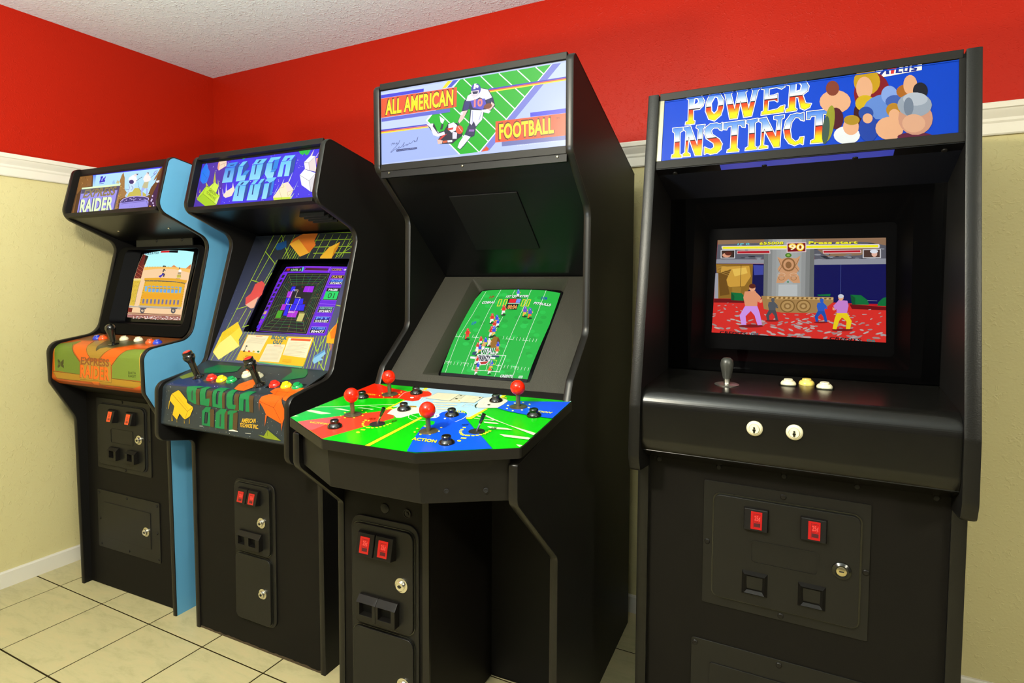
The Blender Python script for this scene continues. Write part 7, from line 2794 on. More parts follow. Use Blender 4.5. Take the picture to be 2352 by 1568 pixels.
ART['SD'] = '''
p 489 1367 2834 5616 2758 5674 -43 1301 48
p 490 1367 2834 5616 2758 5624 2393 1378 2423
p 491 1368 2696 1983 2714 2644 2705 2659 2227 1357 2250
p 491 3918 2643 4647 2688 5217 2648 5621 2547 5628 2196 3951 2204
p 490 1783 2610 2650 2526 2655 2370 2305 2378
p 490 3962 2515 5497 2496 5037 2296 4267 2267
e 492 7 1657 2324 86 -2 1 -21
e 493 7 2515 2269 97 -2 1 -20
e 492 7 5212 2197 88 -1 0 -26
e 494 7 4275 2326 63 -1 1 -19
e 495 7 1650 2330 95 -2 1 -17
e 493 7 5530 2455 66 -2 0 -15
e 495 7 1698 2368 54 -1 1 -15
e 495 7 5024 2569 62 -2 1 -26
e 494 7 5359 2263 49 -1 0 -22
e 492 7 4779 2315 77 -2 1 -15
e 494 7 5288 2601 83 -2 1 -26
e 494 7 1544 2245 81 -2 1 -19
e 494 7 5123 2210 75 -1 1 -15
e 492 7 4968 2213 53 -1 1 -26
e 493 7 4027 2334 88 -2 1 -23
e 493 7 2020 2647 46 -1 1 -22
e 494 7 1544 2346 55 -2 0 -17
e 493 7 3953 2537 85 -2 0 -16
e 492 7 2179 2279 100 -2 0 -18
e 492 7 4023 2514 47 -1 0 -20
e 495 7 1683 2331 98 -2 1 -16
e 493 7 2524 2235 58 -1 1 -22
e 494 7 4803 2241 83 -1 1 -23
e 494 7 2094 2282 74 -1 0 -15
e 493 7 5323 2206 76 -1 0 -22
e 493 7 4789 2246 60 -1 1 -23
e 494 7 2184 2514 47 -1 1 -28
e 495 7 4308 2209 95 -2 1 -23
e 495 7 5311 2270 66 -2 1 -26
e 493 7 4176 2245 80 -2 1 -16
e 494 7 2608 2550 101 -3 1 -26
e 494 7 4498 2269 55 -1 0 -15
e 493 7 4071 2193 93 -2 0 -25
e 495 7 4031 2554 55 -2 1 -27
e 492 7 5495 2168 64 -1 0 -17
e 492 7 4717 2271 72 -1 1 -25
e 494 7 1624 2343 50 -1 0 -17
e 492 7 2224 2657 68 -2 0 -16
e 493 7 4314 2250 93 -2 0 -28
e 495 7 2332 2315 109 -2 1 -15
e 494 7 4252 2241 88 -2 0 -21
e 495 7 4194 2266 94 -2 1 -25
e 492 7 4260 2330 46 -1 1 -27
e 495 7 3970 2497 70 -2 1 -20
e 492 7 5011 2547 44 -1 0 -16
e 492 7 5446 2583 49 -2 1 -14
e 492 7 4371 2272 63 -1 0 -17
e 494 7 5474 2439 76 -2 0 -13
p 496 1356 2255 2659 2222 2664 2096 1347 2122
p 496 3941 2204 5628 2196 5631 2043 3945 2048
p 497 1347 2122 2664 2089 2686 1087 1336 1068
p 498 2382 2064 2654 2048 2657 1775 2414 1764
p 499 3945 2048 5631 2047 5653 976 3964 990
l 500 8 4595 2046 4610 1181
p 501 1343 2115 2370 2088 2371 1728 2370 1441 2085 1078 1452 1069 1411 1535
p 502 1508 2026 2273 2041 2327 1728 2161 1440 1759 1414 1477 1633
p 503 1423 1830 1785 1950 1660 1633 1767 1195 1495 1143
p 504 1807 1950 2186 1994 2236 1825 1883 1730
p 505 1826 1414 2073 1415 2062 1102 1837 1123
l 506 14 2050 2068 2051 1415
p 507 1335 1831 1423 1830 1452 1069 1336 1068
l 508 10 1369 2053 1805 2011
l 508 10 1370 2013 1808 1937
l 508 10 1372 1974 1810 1864
l 508 10 1373 1934 1813 1791
l 508 10 1375 1895 1815 1718
p 509 2649 2813 2762 2809 2800 1135 2678 1134
p 510 2760 2809 2872 2805 2909 1137 2787 1135
p 511 2870 2806 2981 2802 3018 1138 2897 1137
p 512 2979 2802 3090 2798 3126 1139 3005 1138
p 513 3087 2798 3197 2794 3233 1141 3113 1139
p 514 3195 2794 3305 2791 3339 1142 3220 1141
p 514 3303 2791 3411 2787 3445 1143 3327 1142
p 513 3409 2787 3517 2783 3551 1145 3433 1143
p 512 3515 2784 3623 2780 3655 1146 3538 1145
p 515 3621 2780 3728 2776 3759 1147 3643 1146
p 516 3726 2776 3832 2773 3863 1149 3747 1147
p 517 3830 2773 3935 2769 3965 1150 3850 1149
p 518 3067 1490 3545 1492 3554 1168 3066 1162
p 519 3010 2292 3128 2231 3253 2264 3336 2262 3482 2236 3603 2315 3528 2049 3593 1932 3515 1817 3579 1723 3615 1538 3440 1538 3313 1654 3191 1538 3002 1537 3038 1725 3099 1819 3021 1938 3091 2055
e 520 18 3305 2063 176 -2 6 -198
e 519 16 3305 2063 137 -1 4 -154
e 520 12 3305 2052 79 -1 3 -99
e 521 12 3292 2333 84 -2 2 -66
e 522 8 3292 2333 42 -1 1 -33
l 520 12 3206 1678 3197 1648 3172 1625 3136 1617 3100 1625 3073 1648 3063 1678 3072 1709 3097 1731 3133 1739 3168 1731 3195 1708 3206 1678
l 523 8 3228 1772 3216 1746 3181 1727 3133 1720 3085 1728 3048 1747 3035 1773 3047 1798 3082 1817 3130 1824 3178 1817 3214 1797 3228 1772
l 520 12 3517 1677 3508 1647 3483 1625 3448 1617 3413 1625 3387 1647 3376 1678 3385 1708 3410 1730 3445 1738 3480 1730 3506 1707 3517 1677
l 523 8 3539 1770 3527 1744 3493 1726 3445 1719 3398 1726 3362 1745 3349 1771 3361 1797 3395 1815 3442 1822 3490 1814 3525 1796 3539 1770
l 520 12 3044 2220 3135 2007 3055 1867
l 520 12 3564 2223 3468 2003 3575 1863
e 524 6 3305 1566 29 0 1 -24
p 525 1332 1055 2686 1087 3962 1036 5654 911 5674 -43 1301 48
p 526 1337 1063 2174 1055 2178 948 1332 945
p 526 4822 961 5654 900 5656 813 4882 828
e 527 6 4174 769 31 -10 -2 -11
e 527 6 1970 813 30 -16 -5 -11
e 528 6 5456 70 103 -5 -1 -27
e 527 6 3611 377 90 -7 -1 -21
e 528 6 2144 577 60 -21 -5 -17
e 528 6 3930 605 51 24 6 -15
e 528 6 4696 8 106 -51 -9 -27
e 527 6 3643 48 91 39 9 -27
e 528 6 4860 87 104 -16 -3 -27
e 529 6 4322 170 97 27 5 -25
e 527 6 2459 94 73 11 4 -30
e 529 6 4185 476 75 20 4 -18
e 527 6 1768 419 63 -14 -4 -23
e 528 6 3807 422 46 10 3 -19
e 527 6 3139 779 28 -9 -3 -11
e 527 6 2158 234 96 -50 -11 -24
e 527 6 3705 37 83 -33 -8 -28
e 529 6 4796 667 46 -25 -4 -12
e 528 6 5555 644 35 17 4 -12
e 528 6 5245 404 49 7 2 -19
e 528 6 3447 63 122 -14 -2 -29
e 528 6 3551 630 63 1 1 -16
e 529 6 3808 785 33 -11 -3 -11
e 527 6 3875 447 72 -29 -6 -19
e 529 6 5519 195 90 28 5 -23
e 529 6 2979 261 106 -15 -3 -25
e 527 6 2286 725 61 26 5 -14
e 527 6 5519 733 35 10 2 -11
e 529 6 3742 516 61 23 5 -18
e 527 6 3038 744 56 18 4 -13
e 529 6 2770 606 62 -28 -5 -16
e 528 6 2445 337 79 -7 -2 -24
e 527 6 3638 300 85 -21 -5 -23
e 529 6 4154 460 50 -21 -6 -17
e 528 6 3154 417 75 30 6 -20
e 529 6 4614 747 45 13 3 -12
e 529 6 5159 688 46 4 1 -13
e 528 6 5311 287 62 7 2 -22
e 528 6 4475 158 77 -13 -3 -26
e 527 6 5485 435 41 -12 -3 -17
e 527 6 2004 550 62 4 1 -19
e 528 6 3707 23 129 -35 -6 -29
e 527 6 4904 192 72 31 8 -23
e 528 6 3907 699 47 5 1 -13
e 529 6 4668 593 61 -2 0 -15
e 529 6 4928 423 66 -29 -6 -18
e 527 6 4332 485 43 3 1 -18
e 529 6 5221 201 72 35 7 -22
e 528 6 4523 720 41 21 4 -11
e 528 6 4777 710 44 12 2 -12
e 528 6 3963 649 44 -25 -6 -14
e 527 6 5190 689 48 5 1 -12
e 529 6 4008 612 31 -17 -6 -14
e 527 6 4887 598 53 -2 0 -15
e 528 6 3735 427 73 -14 -3 -20
e 529 6 3633 467 54 -11 -4 -19
e 528 6 4997 487 36 17 5 -16
e 529 6 3007 504 50 17 5 -19
e 528 6 2197 795 38 -1 0 -13
e 527 6 4729 777 41 9 1 -11
e 529 6 3581 318 100 -20 -3 -23
e 527 6 4985 85 93 -27 -6 -26
e 528 6 3840 422 44 -22 -7 -19
e 527 6 4141 446 65 1 0 -19
e 527 6 2197 191 110 1 0 -28
e 527 6 1354 600 65 7 2 -19
e 527 6 5606 152 64 18 4 -24
e 527 6 3804 524 64 28 6 -17
e 528 6 2416 268 115 -21 -4 -25
e 528 6 5091 432 53 25 6 -17
e 527 6 2408 37 86 -47 -13 -29
e 529 6 2864 125 80 -34 -9 -27
e 529 6 1456 187 107 -25 -6 -29
e 529 6 3944 599 42 -14 -4 -15
e 529 6 4823 433 51 -2 0 -19
e 527 6 2638 316 73 11 3 -24
e 527 6 3243 632 42 -15 -4 -15
e 527 6 4963 55 85 29 7 -26
e 529 6 5121 268 52 -12 -4 -22
e 529 6 2125 704 61 -25 -4 -14
e 528 6 5140 457 59 4 0 -18
e 529 6 4715 368 57 -5 -2 -21
e 527 6 1663 865 37 3 1 -12
e 527 6 5614 161 94 -28 -5 -24
e 529 6 3418 204 68 -33 -9 -24
e 528 6 4038 332 53 3 1 -22
e 527 6 2136 611 47 -6 -1 -17
e 528 6 2955 316 81 -12 -3 -24
e 528 6 3169 207 101 -40 -8 -25
e 527 6 3833 667 54 21 5 -14
e 527 6 2647 447 55 1 0 -21
e 527 6 1327 526 76 33 8 -19
e 529 6 2456 773 31 15 5 -12
e 528 6 4645 288 55 -15 -4 -22
e 528 6 5078 -21 72 -37 -10 -27
e 527 6 3586 272 99 -41 -8 -23
e 528 6 1636 782 40 -12 -4 -13
e 529 6 2109 580 66 -14 -3 -18
e 528 6 1723 938 28 9 3 -10
e 527 6 4219 847 23 3 1 -10
e 529 6 1878 452 84 -12 -2 -22
e 529 6 4691 513 49 -13 -3 -17
e 527 6 1984 686 49 2 0 -16
e 529 6 2303 799 45 -16 -4 -13
e 529 6 3775 264 68 27 7 -23
e 529 6 4603 209 68 -14 -3 -24
e 529 6 4494 667 39 -7 -2 -13
e 528 6 1371 274 81 -36 -10 -25
e 528 6 2178 716 56 0 0 -15
e 528 6 3449 810 34 12 2 -10
e 527 6 4611 414 59 8 2 -19
e 528 6 2666 310 95 37 8 -23
e 528 6 4523 152 86 30 6 -25
e 529 6 3645 405 83 -30 -5 -20
e 527 6 4110 523 47 -12 -3 -17
e 527 6 3755 791 28 5 2 -12
e 527 6 3825 415 50 -15 -5 -19
e 527 6 2369 444 82 31 6 -20
e 528 6 1489 710 51 22 6 -15
e 527 6 1988 571 78 7 2 -19
e 528 6 4936 644 48 -9 -1 -14
e 529 6 4604 127 66 33 9 -24
e 528 6 2136 220 80 -4 -1 -27
e 527 6 3311 528 64 -8 -1 -19
e 529 6 3600 84 96 0 0 -29
e 529 6 2686 420 79 11 3 -22
e 529 6 2033 410 94 -33 -6 -22
e 529 6 4524 453 71 5 1 -18
e 529 6 5329 570 30 16 5 -14
e 528 6 5043 70 102 54 9 -24
e 529 6 4646 385 81 1 0 -20
e 529 6 3828 221 75 39 9 -23
e 528 6 3710 84 74 19 5 -28
e 527 6 1480 851 51 9 2 -12
e 528 6 3390 27 93 43 10 -28
e 529 6 2582 496 49 -2 0 -20
e 528 6 1869 885 36 11 3 -10
e 529 6 3179 91 110 -39 -8 -28
e 529 6 3952 329 71 -11 -3 -23
e 529 6 2972 61 79 -7 -3 -30
e 528 6 4579 366 68 36 8 -19
e 527 6 4880 37 97 43 9 -27
e 529 6 4400 449 61 -14 -3 -19
e 528 6 3472 354 60 11 3 -22
e 528 6 4883 316 48 9 3 -22
e 528 6 2233 58 89 14 4 -31
e 529 6 5291 822 38 5 1 -9
e 528 6 4467 437 56 29 7 -18
e 528 6 3582 515 56 1 0 -19
e 528 6 4141 200 80 -10 -2 -25
e 529 6 3464 432 56 24 6 -19
e 527 6 1651 752 38 -9 -3 -14
e 527 6 2030 116 108 -49 -11 -27
e 527 6 4272 17 63 33 11 -27
e 528 6 5514 473 52 20 4 -16
e 529 6 2050 323 90 -19 -4 -25
e 527 6 1764 186 67 17 7 -28
e 528 6 2725 374 96 2 1 -23
e 528 6 3298 410 55 16 5 -21
e 527 6 3134 353 75 32 7 -22
e 527 6 3883 802 29 7 2 -11
e 527 6 4587 604 46 -2 -1 -15
e 527 6 3827 18 118 1 0 -30
e 529 6 4995 16 108 -36 -7 -27
e 528 6 1573 182 87 -24 -7 -29
e 529 6 1564 657 59 9 2 -17
e 527 6 2733 26 136 -14 -3 -31
e 527 6 2192 385 101 -7 -1 -23
e 529 6 3953 273 67 -14 -4 -24
e 527 6 3881 184 88 17 4 -25
p 530 2629 1157 4433 1145 4446 1021 4111 698 3175 685 2706 780
p 531 2780 1147 4443 1133 4435 1066 2783 1069
p 532 2845 1136 2904 1134 2893 1085 2833 1086
p 532 2964 1135 3023 1133 3012 1084 2952 1086
p 532 3082 1134 3141 1133 3130 1083 3071 1085
p 532 3199 1133 3258 1132 3247 1083 3188 1084
p 532 3316 1133 3374 1131 3363 1082 3305 1084
p 532 3432 1132 3489 1130 3478 1081 3421 1083
p 532 3547 1131 3604 1129 3593 1081 3536 1082
p 532 3661 1130 3718 1128 3707 1080 3650 1082
p 532 3775 1129 3831 1128 3821 1079 3764 1081
p 532 3888 1128 3944 1127 3933 1079 3877 1080
p 532 4000 1128 4056 1126 4045 1078 3989 1080
p 532 4111 1127 4167 1125 4156 1077 4101 1079
p 532 4222 1126 4277 1125 4267 1077 4211 1078
p 532 4332 1125 4387 1124 4376 1076 4322 1078
e 532 18 3315 875 190 3 6 -186
e 533 16 3315 875 161 3 5 -154
e 534 12 3315 875 100 2 3 -93
e 535 10 3315 875 54 1 2 -52
e 532 18 3715 883 185 3 5 -184
e 533 16 3715 883 157 3 4 -152
e 534 12 3715 883 97 2 3 -92
e 535 10 3715 883 53 1 1 -51
p 536 1805 1256 2090 1235 2171 1151 2154 1007 1813 1026
p 537 1805 1256 1903 1148 1897 1015 1813 1026
p 536 4038 1208 4372 1234 4354 1166 4078 1174
p 536 4835 1217 5081 1208 5233 1078 5273 947 4879 950
p 537 4835 1217 4951 1140 4955 952 4879 950
p 536 5649 1160 5581 1138 5474 1016 5457 929 5654 922
l 538 10 5233 1067 5454 1060
e 539 12 2930 445 179 6 1 -26
p 540 2841 759 3010 763 3051 647 3088 467 3025 459 2978 610 2923 679 2851 595 2866 460 2797 458 2766 604
p 541 2828 982 2976 997 3017 892 3010 757 2841 753 2810 888
p 541 2977 985 3064 893 3035 810 2980 868
p 541 3044 846 3075 870 3077 817 3044 805
e 541 12 2933 1037 44 1 1 -54
e 541 12 2932 1066 49 1 1 -37
e 539 12 4157 443 174 6 1 -25
p 542 4072 759 4236 763 4275 646 4310 466 4249 458 4204 609 4151 678 4081 594 4095 459 4028 457 3998 603
p 543 4060 983 4204 998 4243 892 4236 757 4072 753 4042 888
p 543 4204 986 4289 893 4260 810 4208 868
p 543 4269 846 4299 870 4301 817 4269 805
e 543 12 4162 1038 43 1 1 -54
e 543 12 4161 1068 47 0 1 -38
e 539 12 2377 277 338 13 1 -48
p 544 2205 865 2527 871 2604 655 2674 321 2556 306 2466 586 2362 715 2226 557 2255 306 2123 301 2062 575
p 545 2180 1284 2462 1308 2539 1112 2527 861 2205 854 2146 1107
p 545 2463 1286 2628 1113 2574 960 2470 1067
p 546 2591 1025 2650 1070 2653 972 2590 949
e 546 12 2379 1385 85 0 4 -101
e 547 12 2378 1440 92 0 2 -71
e 539 12 4668 251 252 10 1 -38
p 548 4768 723 4529 717 4480 541 4442 268 4532 263 4587 492 4659 598 4766 480 4756 281 4853 284 4884 501
p 549 4768 1053 4558 1067 4509 908 4529 708 4768 714 4801 914
p 549 4558 1049 4441 907 4489 786 4562 875
p 546 4473 838 4426 872 4428 793 4477 777
e 546 12 4616 1129 63 1 2 -80
e 550 12 4615 1173 69 0 1 -56
p 551 1486 2618 1496 2647 3242 2621 3737 2620 5459 2587 5482 2540 5470 2481 3741 2495 3246 2499 1512 2538
p 552 1518 2622 3243 2597 3738 2593 5441 2561 5442 2499 3740 2523 3245 2527 1520 2558
p 553 3240 2692 3735 2690 3739 2412 3248 2409
p 554 3262 2667 3715 2668 3718 2435 3269 2432
t 555 0.06 3293 2462 398 2 -6 188|90
t 556 0.01 3309 2483 371 0 -5 150|90
p 557 1919 2494 2812 2486 2826 2391 1926 2396
p 558 1937 2479 2798 2470 2804 2405 1939 2413
p 557 4144 2453 5053 2443 5062 2358 4156 2361
p 558 4164 2434 5038 2428 5045 2372 4169 2379
p 559 1466 2525 1873 2519 1877 2265 1476 2273
p 560 1495 2504 1851 2500 1854 2290 1503 2292
e 561 10 1637 2368 119 -2 3 -69
e 547 10 1688 2416 100 -2 2 -59
p 559 5094 2455 5507 2458 5513 2203 5099 2210
p 562 5119 2432 5484 2436 5488 2230 5123 2232
e 563 10 5363 2322 66 -1 2 -83
e 297 10 5352 2389 93 -2 1 -53
t 564 0.04 2533 2637 629 0 6 77|655008
t 564 0.04 3802 2623 1175 -21 2 74|Press start
t 565 0.04 2524 2652 629 0 6 76|655008
t 565 0.04 3793 2637 1176 -22 2 74|Press start
t 566 0.03 1928 2659 324 1 10 54|1P 0
t 567 0.03 1526 18 729 -16 13 79|CREDITS
t 568 0.03 2386 7 195 -5 10 77|08
t 567 0.03 4365 -19 735 -22 18 68|CREDITS
t 569 0.03 5235 -30 197 -12 10 61|06
'''
ART_OPB = [(0.1478, 0.1227), (0.5502, 0.1237), (0.545, 0.4237), (0.1926, 0.4268)]
ART_SDQ = [(0.1367, 0.2834), (0.5616, 0.2758), (0.5674, -0.0043), (0.1301, 0.0048)]

# ------------------------------------------------------------------ the room
CEIL_Z = 2.44
RAIL_B, RAIL_T = 1.736, 1.828
XMAX, YMIN = 6.5, -6.0


def wall(name, horizontal):
    """Wall in two paints, cream below the rail and red above it"""
    bm = bmesh.new()
    zs = (0.0, 1.78, CEIL_Z)
    for k in range(2):
        n0 = len(bm.faces)
        if horizontal:
            box(bm, -0.1, XMAX, 0.0, 0.1, zs[k], zs[k + 1])
        else:
            box(bm, -0.1, 0.0, YMIN, 0.0, zs[k], zs[k + 1])
        bm.faces.ensure_lookup_table()
        for f in bm.faces[n0:]:
            f.material_index = k
    o = link(name, bm, [M_CREAM, M_RED])
    o['kind'] = 'structure'
    o['label'] = ('back wall behind the machines' if horizontal else 'side wall left of the machines') + ', cream below and red above the white rail'
    return o


wall('wall_back', True)
wall('wall_left', False)
bm = bmesh.new()
box(bm, -0.1, XMAX, YMIN, 0.1, CEIL_Z, CEIL_Z + 0.08)
o = link('ceiling', bm, M_CEIL)
o['kind'] = 'structure'
o['label'] = 'pale ceiling with trowelled texture'
bm = bmesh.new()
box(bm, -0.1, XMAX, YMIN, 0.1, -0.08, -0.0016)
floor = link('floor', bm, M_GROUT)
floor['kind'] = 'structure'
floor['label'] = 'tiled floor with dark joints'

# the moulded rail: a cap, a cove and a flat band
RAIL = [(0, RAIL_B), (-0.010, RAIL_B), (-0.013, RAIL_B + 0.004), (-0.013, RAIL_B + 0.034), (-0.016, RAIL_B + 0.040),
        (-0.016, RAIL_B + 0.048), (-0.020, RAIL_B + 0.056), (-0.027, RAIL_B + 0.066), (-0.029, RAIL_B + 0.072),
        (-0.033, RAIL_B + 0.075), (-0.034, RAIL_T - 0.004), (-0.032, RAIL_T), (0, RAIL_T)]
bm = bmesh.new()
prism(bm, RAIL, 0.0, XMAX)
o = link('trim_2', bm, M_WHITE, smooth=25)
o['kind'] = 'structure'
o['label'] = 'white moulded rail along the back wall'
bm = bmesh.new()
hexa(bm, [(-y, YMIN, z) for y, z in RAIL], [(-y, 0.0, z) for y, z in RAIL])
o = link('trim_1', bm, M_WHITE, smooth=25)
o['kind'] = 'structure'
o['label'] = 'white moulded rail along the left wall'
BASE = [(0, 0), (-0.012, 0), (-0.012, 0.063), (-0.009, 0.0687), (0, 0.0687)]
bm = bmesh.new()
prism(bm, BASE, 0.0, XMAX)
o = link('baseboard_back', bm, M_WHITE)
o['kind'] = 'structure'
bm = bmesh.new()
hexa(bm, [(-y, YMIN, z) for y, z in BASE], [(-y, 0.0, z) for y, z in BASE])
o = link('baseboard_left', bm, M_WHITE)
o['kind'] = 'structure'

TX, TY, TW, TH = 0.1953, -0.9538, 0.3057, 0.3439
_tile_me = {}
for i in range(-1, 15):
    for j in range(-3, 8):
        x0, x1 = TX + i * TW, TX + (i + 1) * TW
        y1, y0 = TY - j * TH, TY - (j + 1) * TH
        x0, y1 = max(x0, 0.0), min(y1, 0.0)
        if x1 - x0 < 0.02 or y1 - y0 < 0.02:
            continue
        key = (round(x1 - x0, 3), round(y1 - y0, 3))
        if key not in _tile_me:
            bm = bmesh.new()
            w_, h_, g = (x1 - x0) / 2, (y1 - y0) / 2, 0.0030
            q = lambda d, z: [(-w_ + d, -h_ + d, z), (w_ - d, -h_ + d, z), (w_ - d, h_ - d, z), (-w_ + d, h_ - d, z)]
            hexa(bm, q(g, -0.003), q(g, -0.0008))
            hexa(bm, q(g, -0.0008), q(g + 0.0006, 0.0))
            me = bpy.data.meshes.new('tile')
            bm.to_mesh(me)
            bm.free()
            me.materials.append(M_TILE)
            _tile_me[key] = me
        t = bpy.data.objects.new('tile', _tile_me[key])
        t.location = ((x0 + x1) / 2, (y0 + y1) / 2, 0)
        t.parent = floor
        COL.objects.link(t)


# ------------------------------------------------------------------ arcade cabinets: shared pieces
def cabinet(loc, rz, label):
    o = bpy.data.objects.new('arcade_cabinet', None)
    o.empty_display_size = 0.2
    o.location = loc
    o.rotation_euler = (0, 0, rz)
    o['label'] = label
    o['category'] = 'arcade machine'
    o['group'] = 'row of arcade machines along the back wall'
    COL.objects.link(o)
    return o


def side(cab, prof, x0, x1, m, edge_m, edge_from, edge_to, label=None, proud=0.003):
    """Side panel cut to a profile, with plastic edging run along its front"""
    out = rounded(prof, 7)
    bm = bmesh.new()
    prism(bm, out, x0, x1)
    s = link('side_panel', bm, m, cab, label)
    line = rounded(prof[edge_from:edge_to], 7, closed=False)
    # edging: a slightly domed band standing proud of the edge
    a, c = offset_line(line, proud), offset_line(line, -0.001)
    sec = []
    xm = (x0 + x1) / 2
    hw = (x1 - x0) / 2 + 0.0006
    rings = []
    bm = bmesh.new()
    for (p, q_) in zip(a, c):
        k = lambda f: (p[0] * f + q_[0] * (1 - f), p[1] * f + q_[1] * (1 - f))
        pr = [(-hw, 0.0), (-hw, 0.55), (-hw * 0.7, 0.93), (0, 1.0), (hw * 0.7, 0.93), (hw, 0.55), (hw, 0.0)]
        rings.append([bm.verts.new((xm + dx,) + k(f)) for dx, f in pr])
    for r0, r1 in zip(rings, rings[1:]):
        for i in range(len(r0)):
            j = (i + 1) % len(r0)
            bm.faces.new((r0[i], r0[j], r1[j], r1[i]))
    bm.faces.new(rings[0])
    bm.faces.new(rings[-1][::-1])
    link('edge_molding', bm, edge_m, s, smooth=50)
    return s


def sheet(cab, name, line, x0, x1, thick, m, label=None, smooth=None, bevel=0.0):
    bm = bmesh.new()
    strip(bm, line, x0, x1, thick)
    return link(name, bm, m, cab, label, smooth=smooth, bevel=bevel)


def slab(cab, name, x0, x1, y0, y1, z0, z1, m, label=None, bevel=0.0):
    bm = bmesh.new()
    box(bm, x0, x1, y0, y1, z0, z1)
    return link(name, bm, m, cab, label, bevel=bevel)


def upright(cab, name, outline, y0, y1, m, label=None, bevel=0.0):
    bm = bmesh.new()
    plate(bm, outline, y0, y1)
    return link(name, bm, m, cab, label, bevel=bevel, smooth=35 if bevel else None)


FRONT = (radians(90), 0, 0)      # turns a lathe's axis towards the viewer


def tilt(a, b):
    """Rotation that puts a lathe's axis square to the (y, z) line a-b, pointing out"""
    dy, dz = b[0] - a[0], b[1] - a[1]
    ny, nz = dz, -dy
    if nz < 0 or (abs(nz) < 1e-9 and ny > 0):
        ny, nz = -ny, -nz
    return (atan2(-ny, nz), 0, 0)


def on_line(a, b, t, off=0.0):
    L = hypot(b[0] - a[0], b[1] - a[1])
    dy, dz = (b[0] - a[0]) / L, (b[1] - a[1]) / L
    ny, nz = dz, -dy
    if (nz < 0 and abs(nz) > 0.35) or (abs(nz) <= 0.35 and ny > 0):
        ny, nz = -ny, -nz
    return (a[0] + dy * t + ny * off, a[1] + dz * t + nz * off)


def screw(cab, x, y, z, r=0.0055, m=None, rot=FRONT):
    o = lathe_obj('screw', [(r, 0), (r, 0.0012), (r * 0.75, 0.0028), (0, 0.0034)], m or M_PLAST, cab, (x, y, z), rot, 12)
    return o


def lock(cab, x, y, z, r=0.0115, collar=False, proud=0.010):
    prof = [(r * 1.5, 0), (r * 1.5, 0.002), (r, 0.003), (r, proud), (r * 0.88, proud + 0.0012), (r * 0.86, proud + 0.0006), (0, proud + 0.0006)]
    if collar:
        prof = [(r * 1.75, 0), (r * 1.7, 0.004), (r * 1.25, 0.0075), (r, 0.0065), (r * 0.98, 0.005), (0, 0.005)]
        proud = 0.0044
    if collar:
        o = lathe_obj('lock', prof, M_GLOSS, cab, (x, y, z), FRONT, 28, 'lock in a black collar')
        lathe_obj('lock_face', [(r * 0.92, 0.004), (r * 0.92, 0.0066), (r * 0.8, 0.0072), (0, 0.0072)], M_BRASS, o, seg=24)
        bm = bmesh.new()
        box(bm, -r * 0.42, r * 0.42, -r * 0.13, r * 0.13, 0.007, 0.0078)
        link('key_slot', bm, M_DARK, o)
        return o
    o = lathe_obj('lock', prof, M_CHROME, cab, (x, y, z), FRONT, 28, 'nickel lock cylinder with a key slot')
    bm = bmesh.new()
    box(bm, -r * 0.42, r * 0.42, -r * 0.13, r * 0.13, proud, proud + 0.0016)
    for k in range(1):
        box(bm, -r * 0.2, r * 0.2, -r * 0.3, r * 0.3, proud, proud + 0.0014)
    link('key_slot', bm, M_DARK, o)
    return o


def button(cab, x, y, z, rot, m, r=0.0165, h=0.008, base=False, plunger=0.6, label=None):
    o = lathe_obj('button', [(r, -0.004), (r, 0.002), (r * 0.93, h * 0.62), (r * 0.74, h), (r * 0.66, h), (r * 0.64, h * 0.7), (0, h * 0.7)],
                  m, cab, (x, y, z), rot, 28, label)
    p = lathe_obj('plunger', [(r * plunger, h * 0.5), (r * plunger, h * 1.25), (r * plunger * 0.9, h * 1.5), (0, h * 1.45)], m, o, seg=24)
    if base:
        bm = bmesh.new()
        s_ = r * 1.16
        hexa(bm, [(-s_, -s_, -0.002), (s_, -s_, -0.002), (s_, s_, -0.002), (-s_, s_, -0.002)],
             [(-s_, -s_, 0.0016), (s_, -s_, 0.0016), (s_, s_, 0.0016), (-s_, s_, 0.0016)])
        link('button_base', bm, M_CLEAR, o)
    return o


def tall_button(cab, x, y, z, rot):
    r = 0.0185
    o = lathe_obj('button', [(r, -0.003), (r, 0.002), (r * 0.95, 0.005), (r * 0.72, 0.0085), (r * 0.62, 0.010), (0, 0.010)], M_BLACKBTN, cab, (x, y, z), rot, 28)
    lathe_obj('plunger', [(r * 0.6, 0.008), (r * 0.6, 0.0165), (r * 0.52, 0.0185), (r * 0.42, 0.0178), (0, 0.0176)], M_BLACKBTN, o, seg=24)
    return o


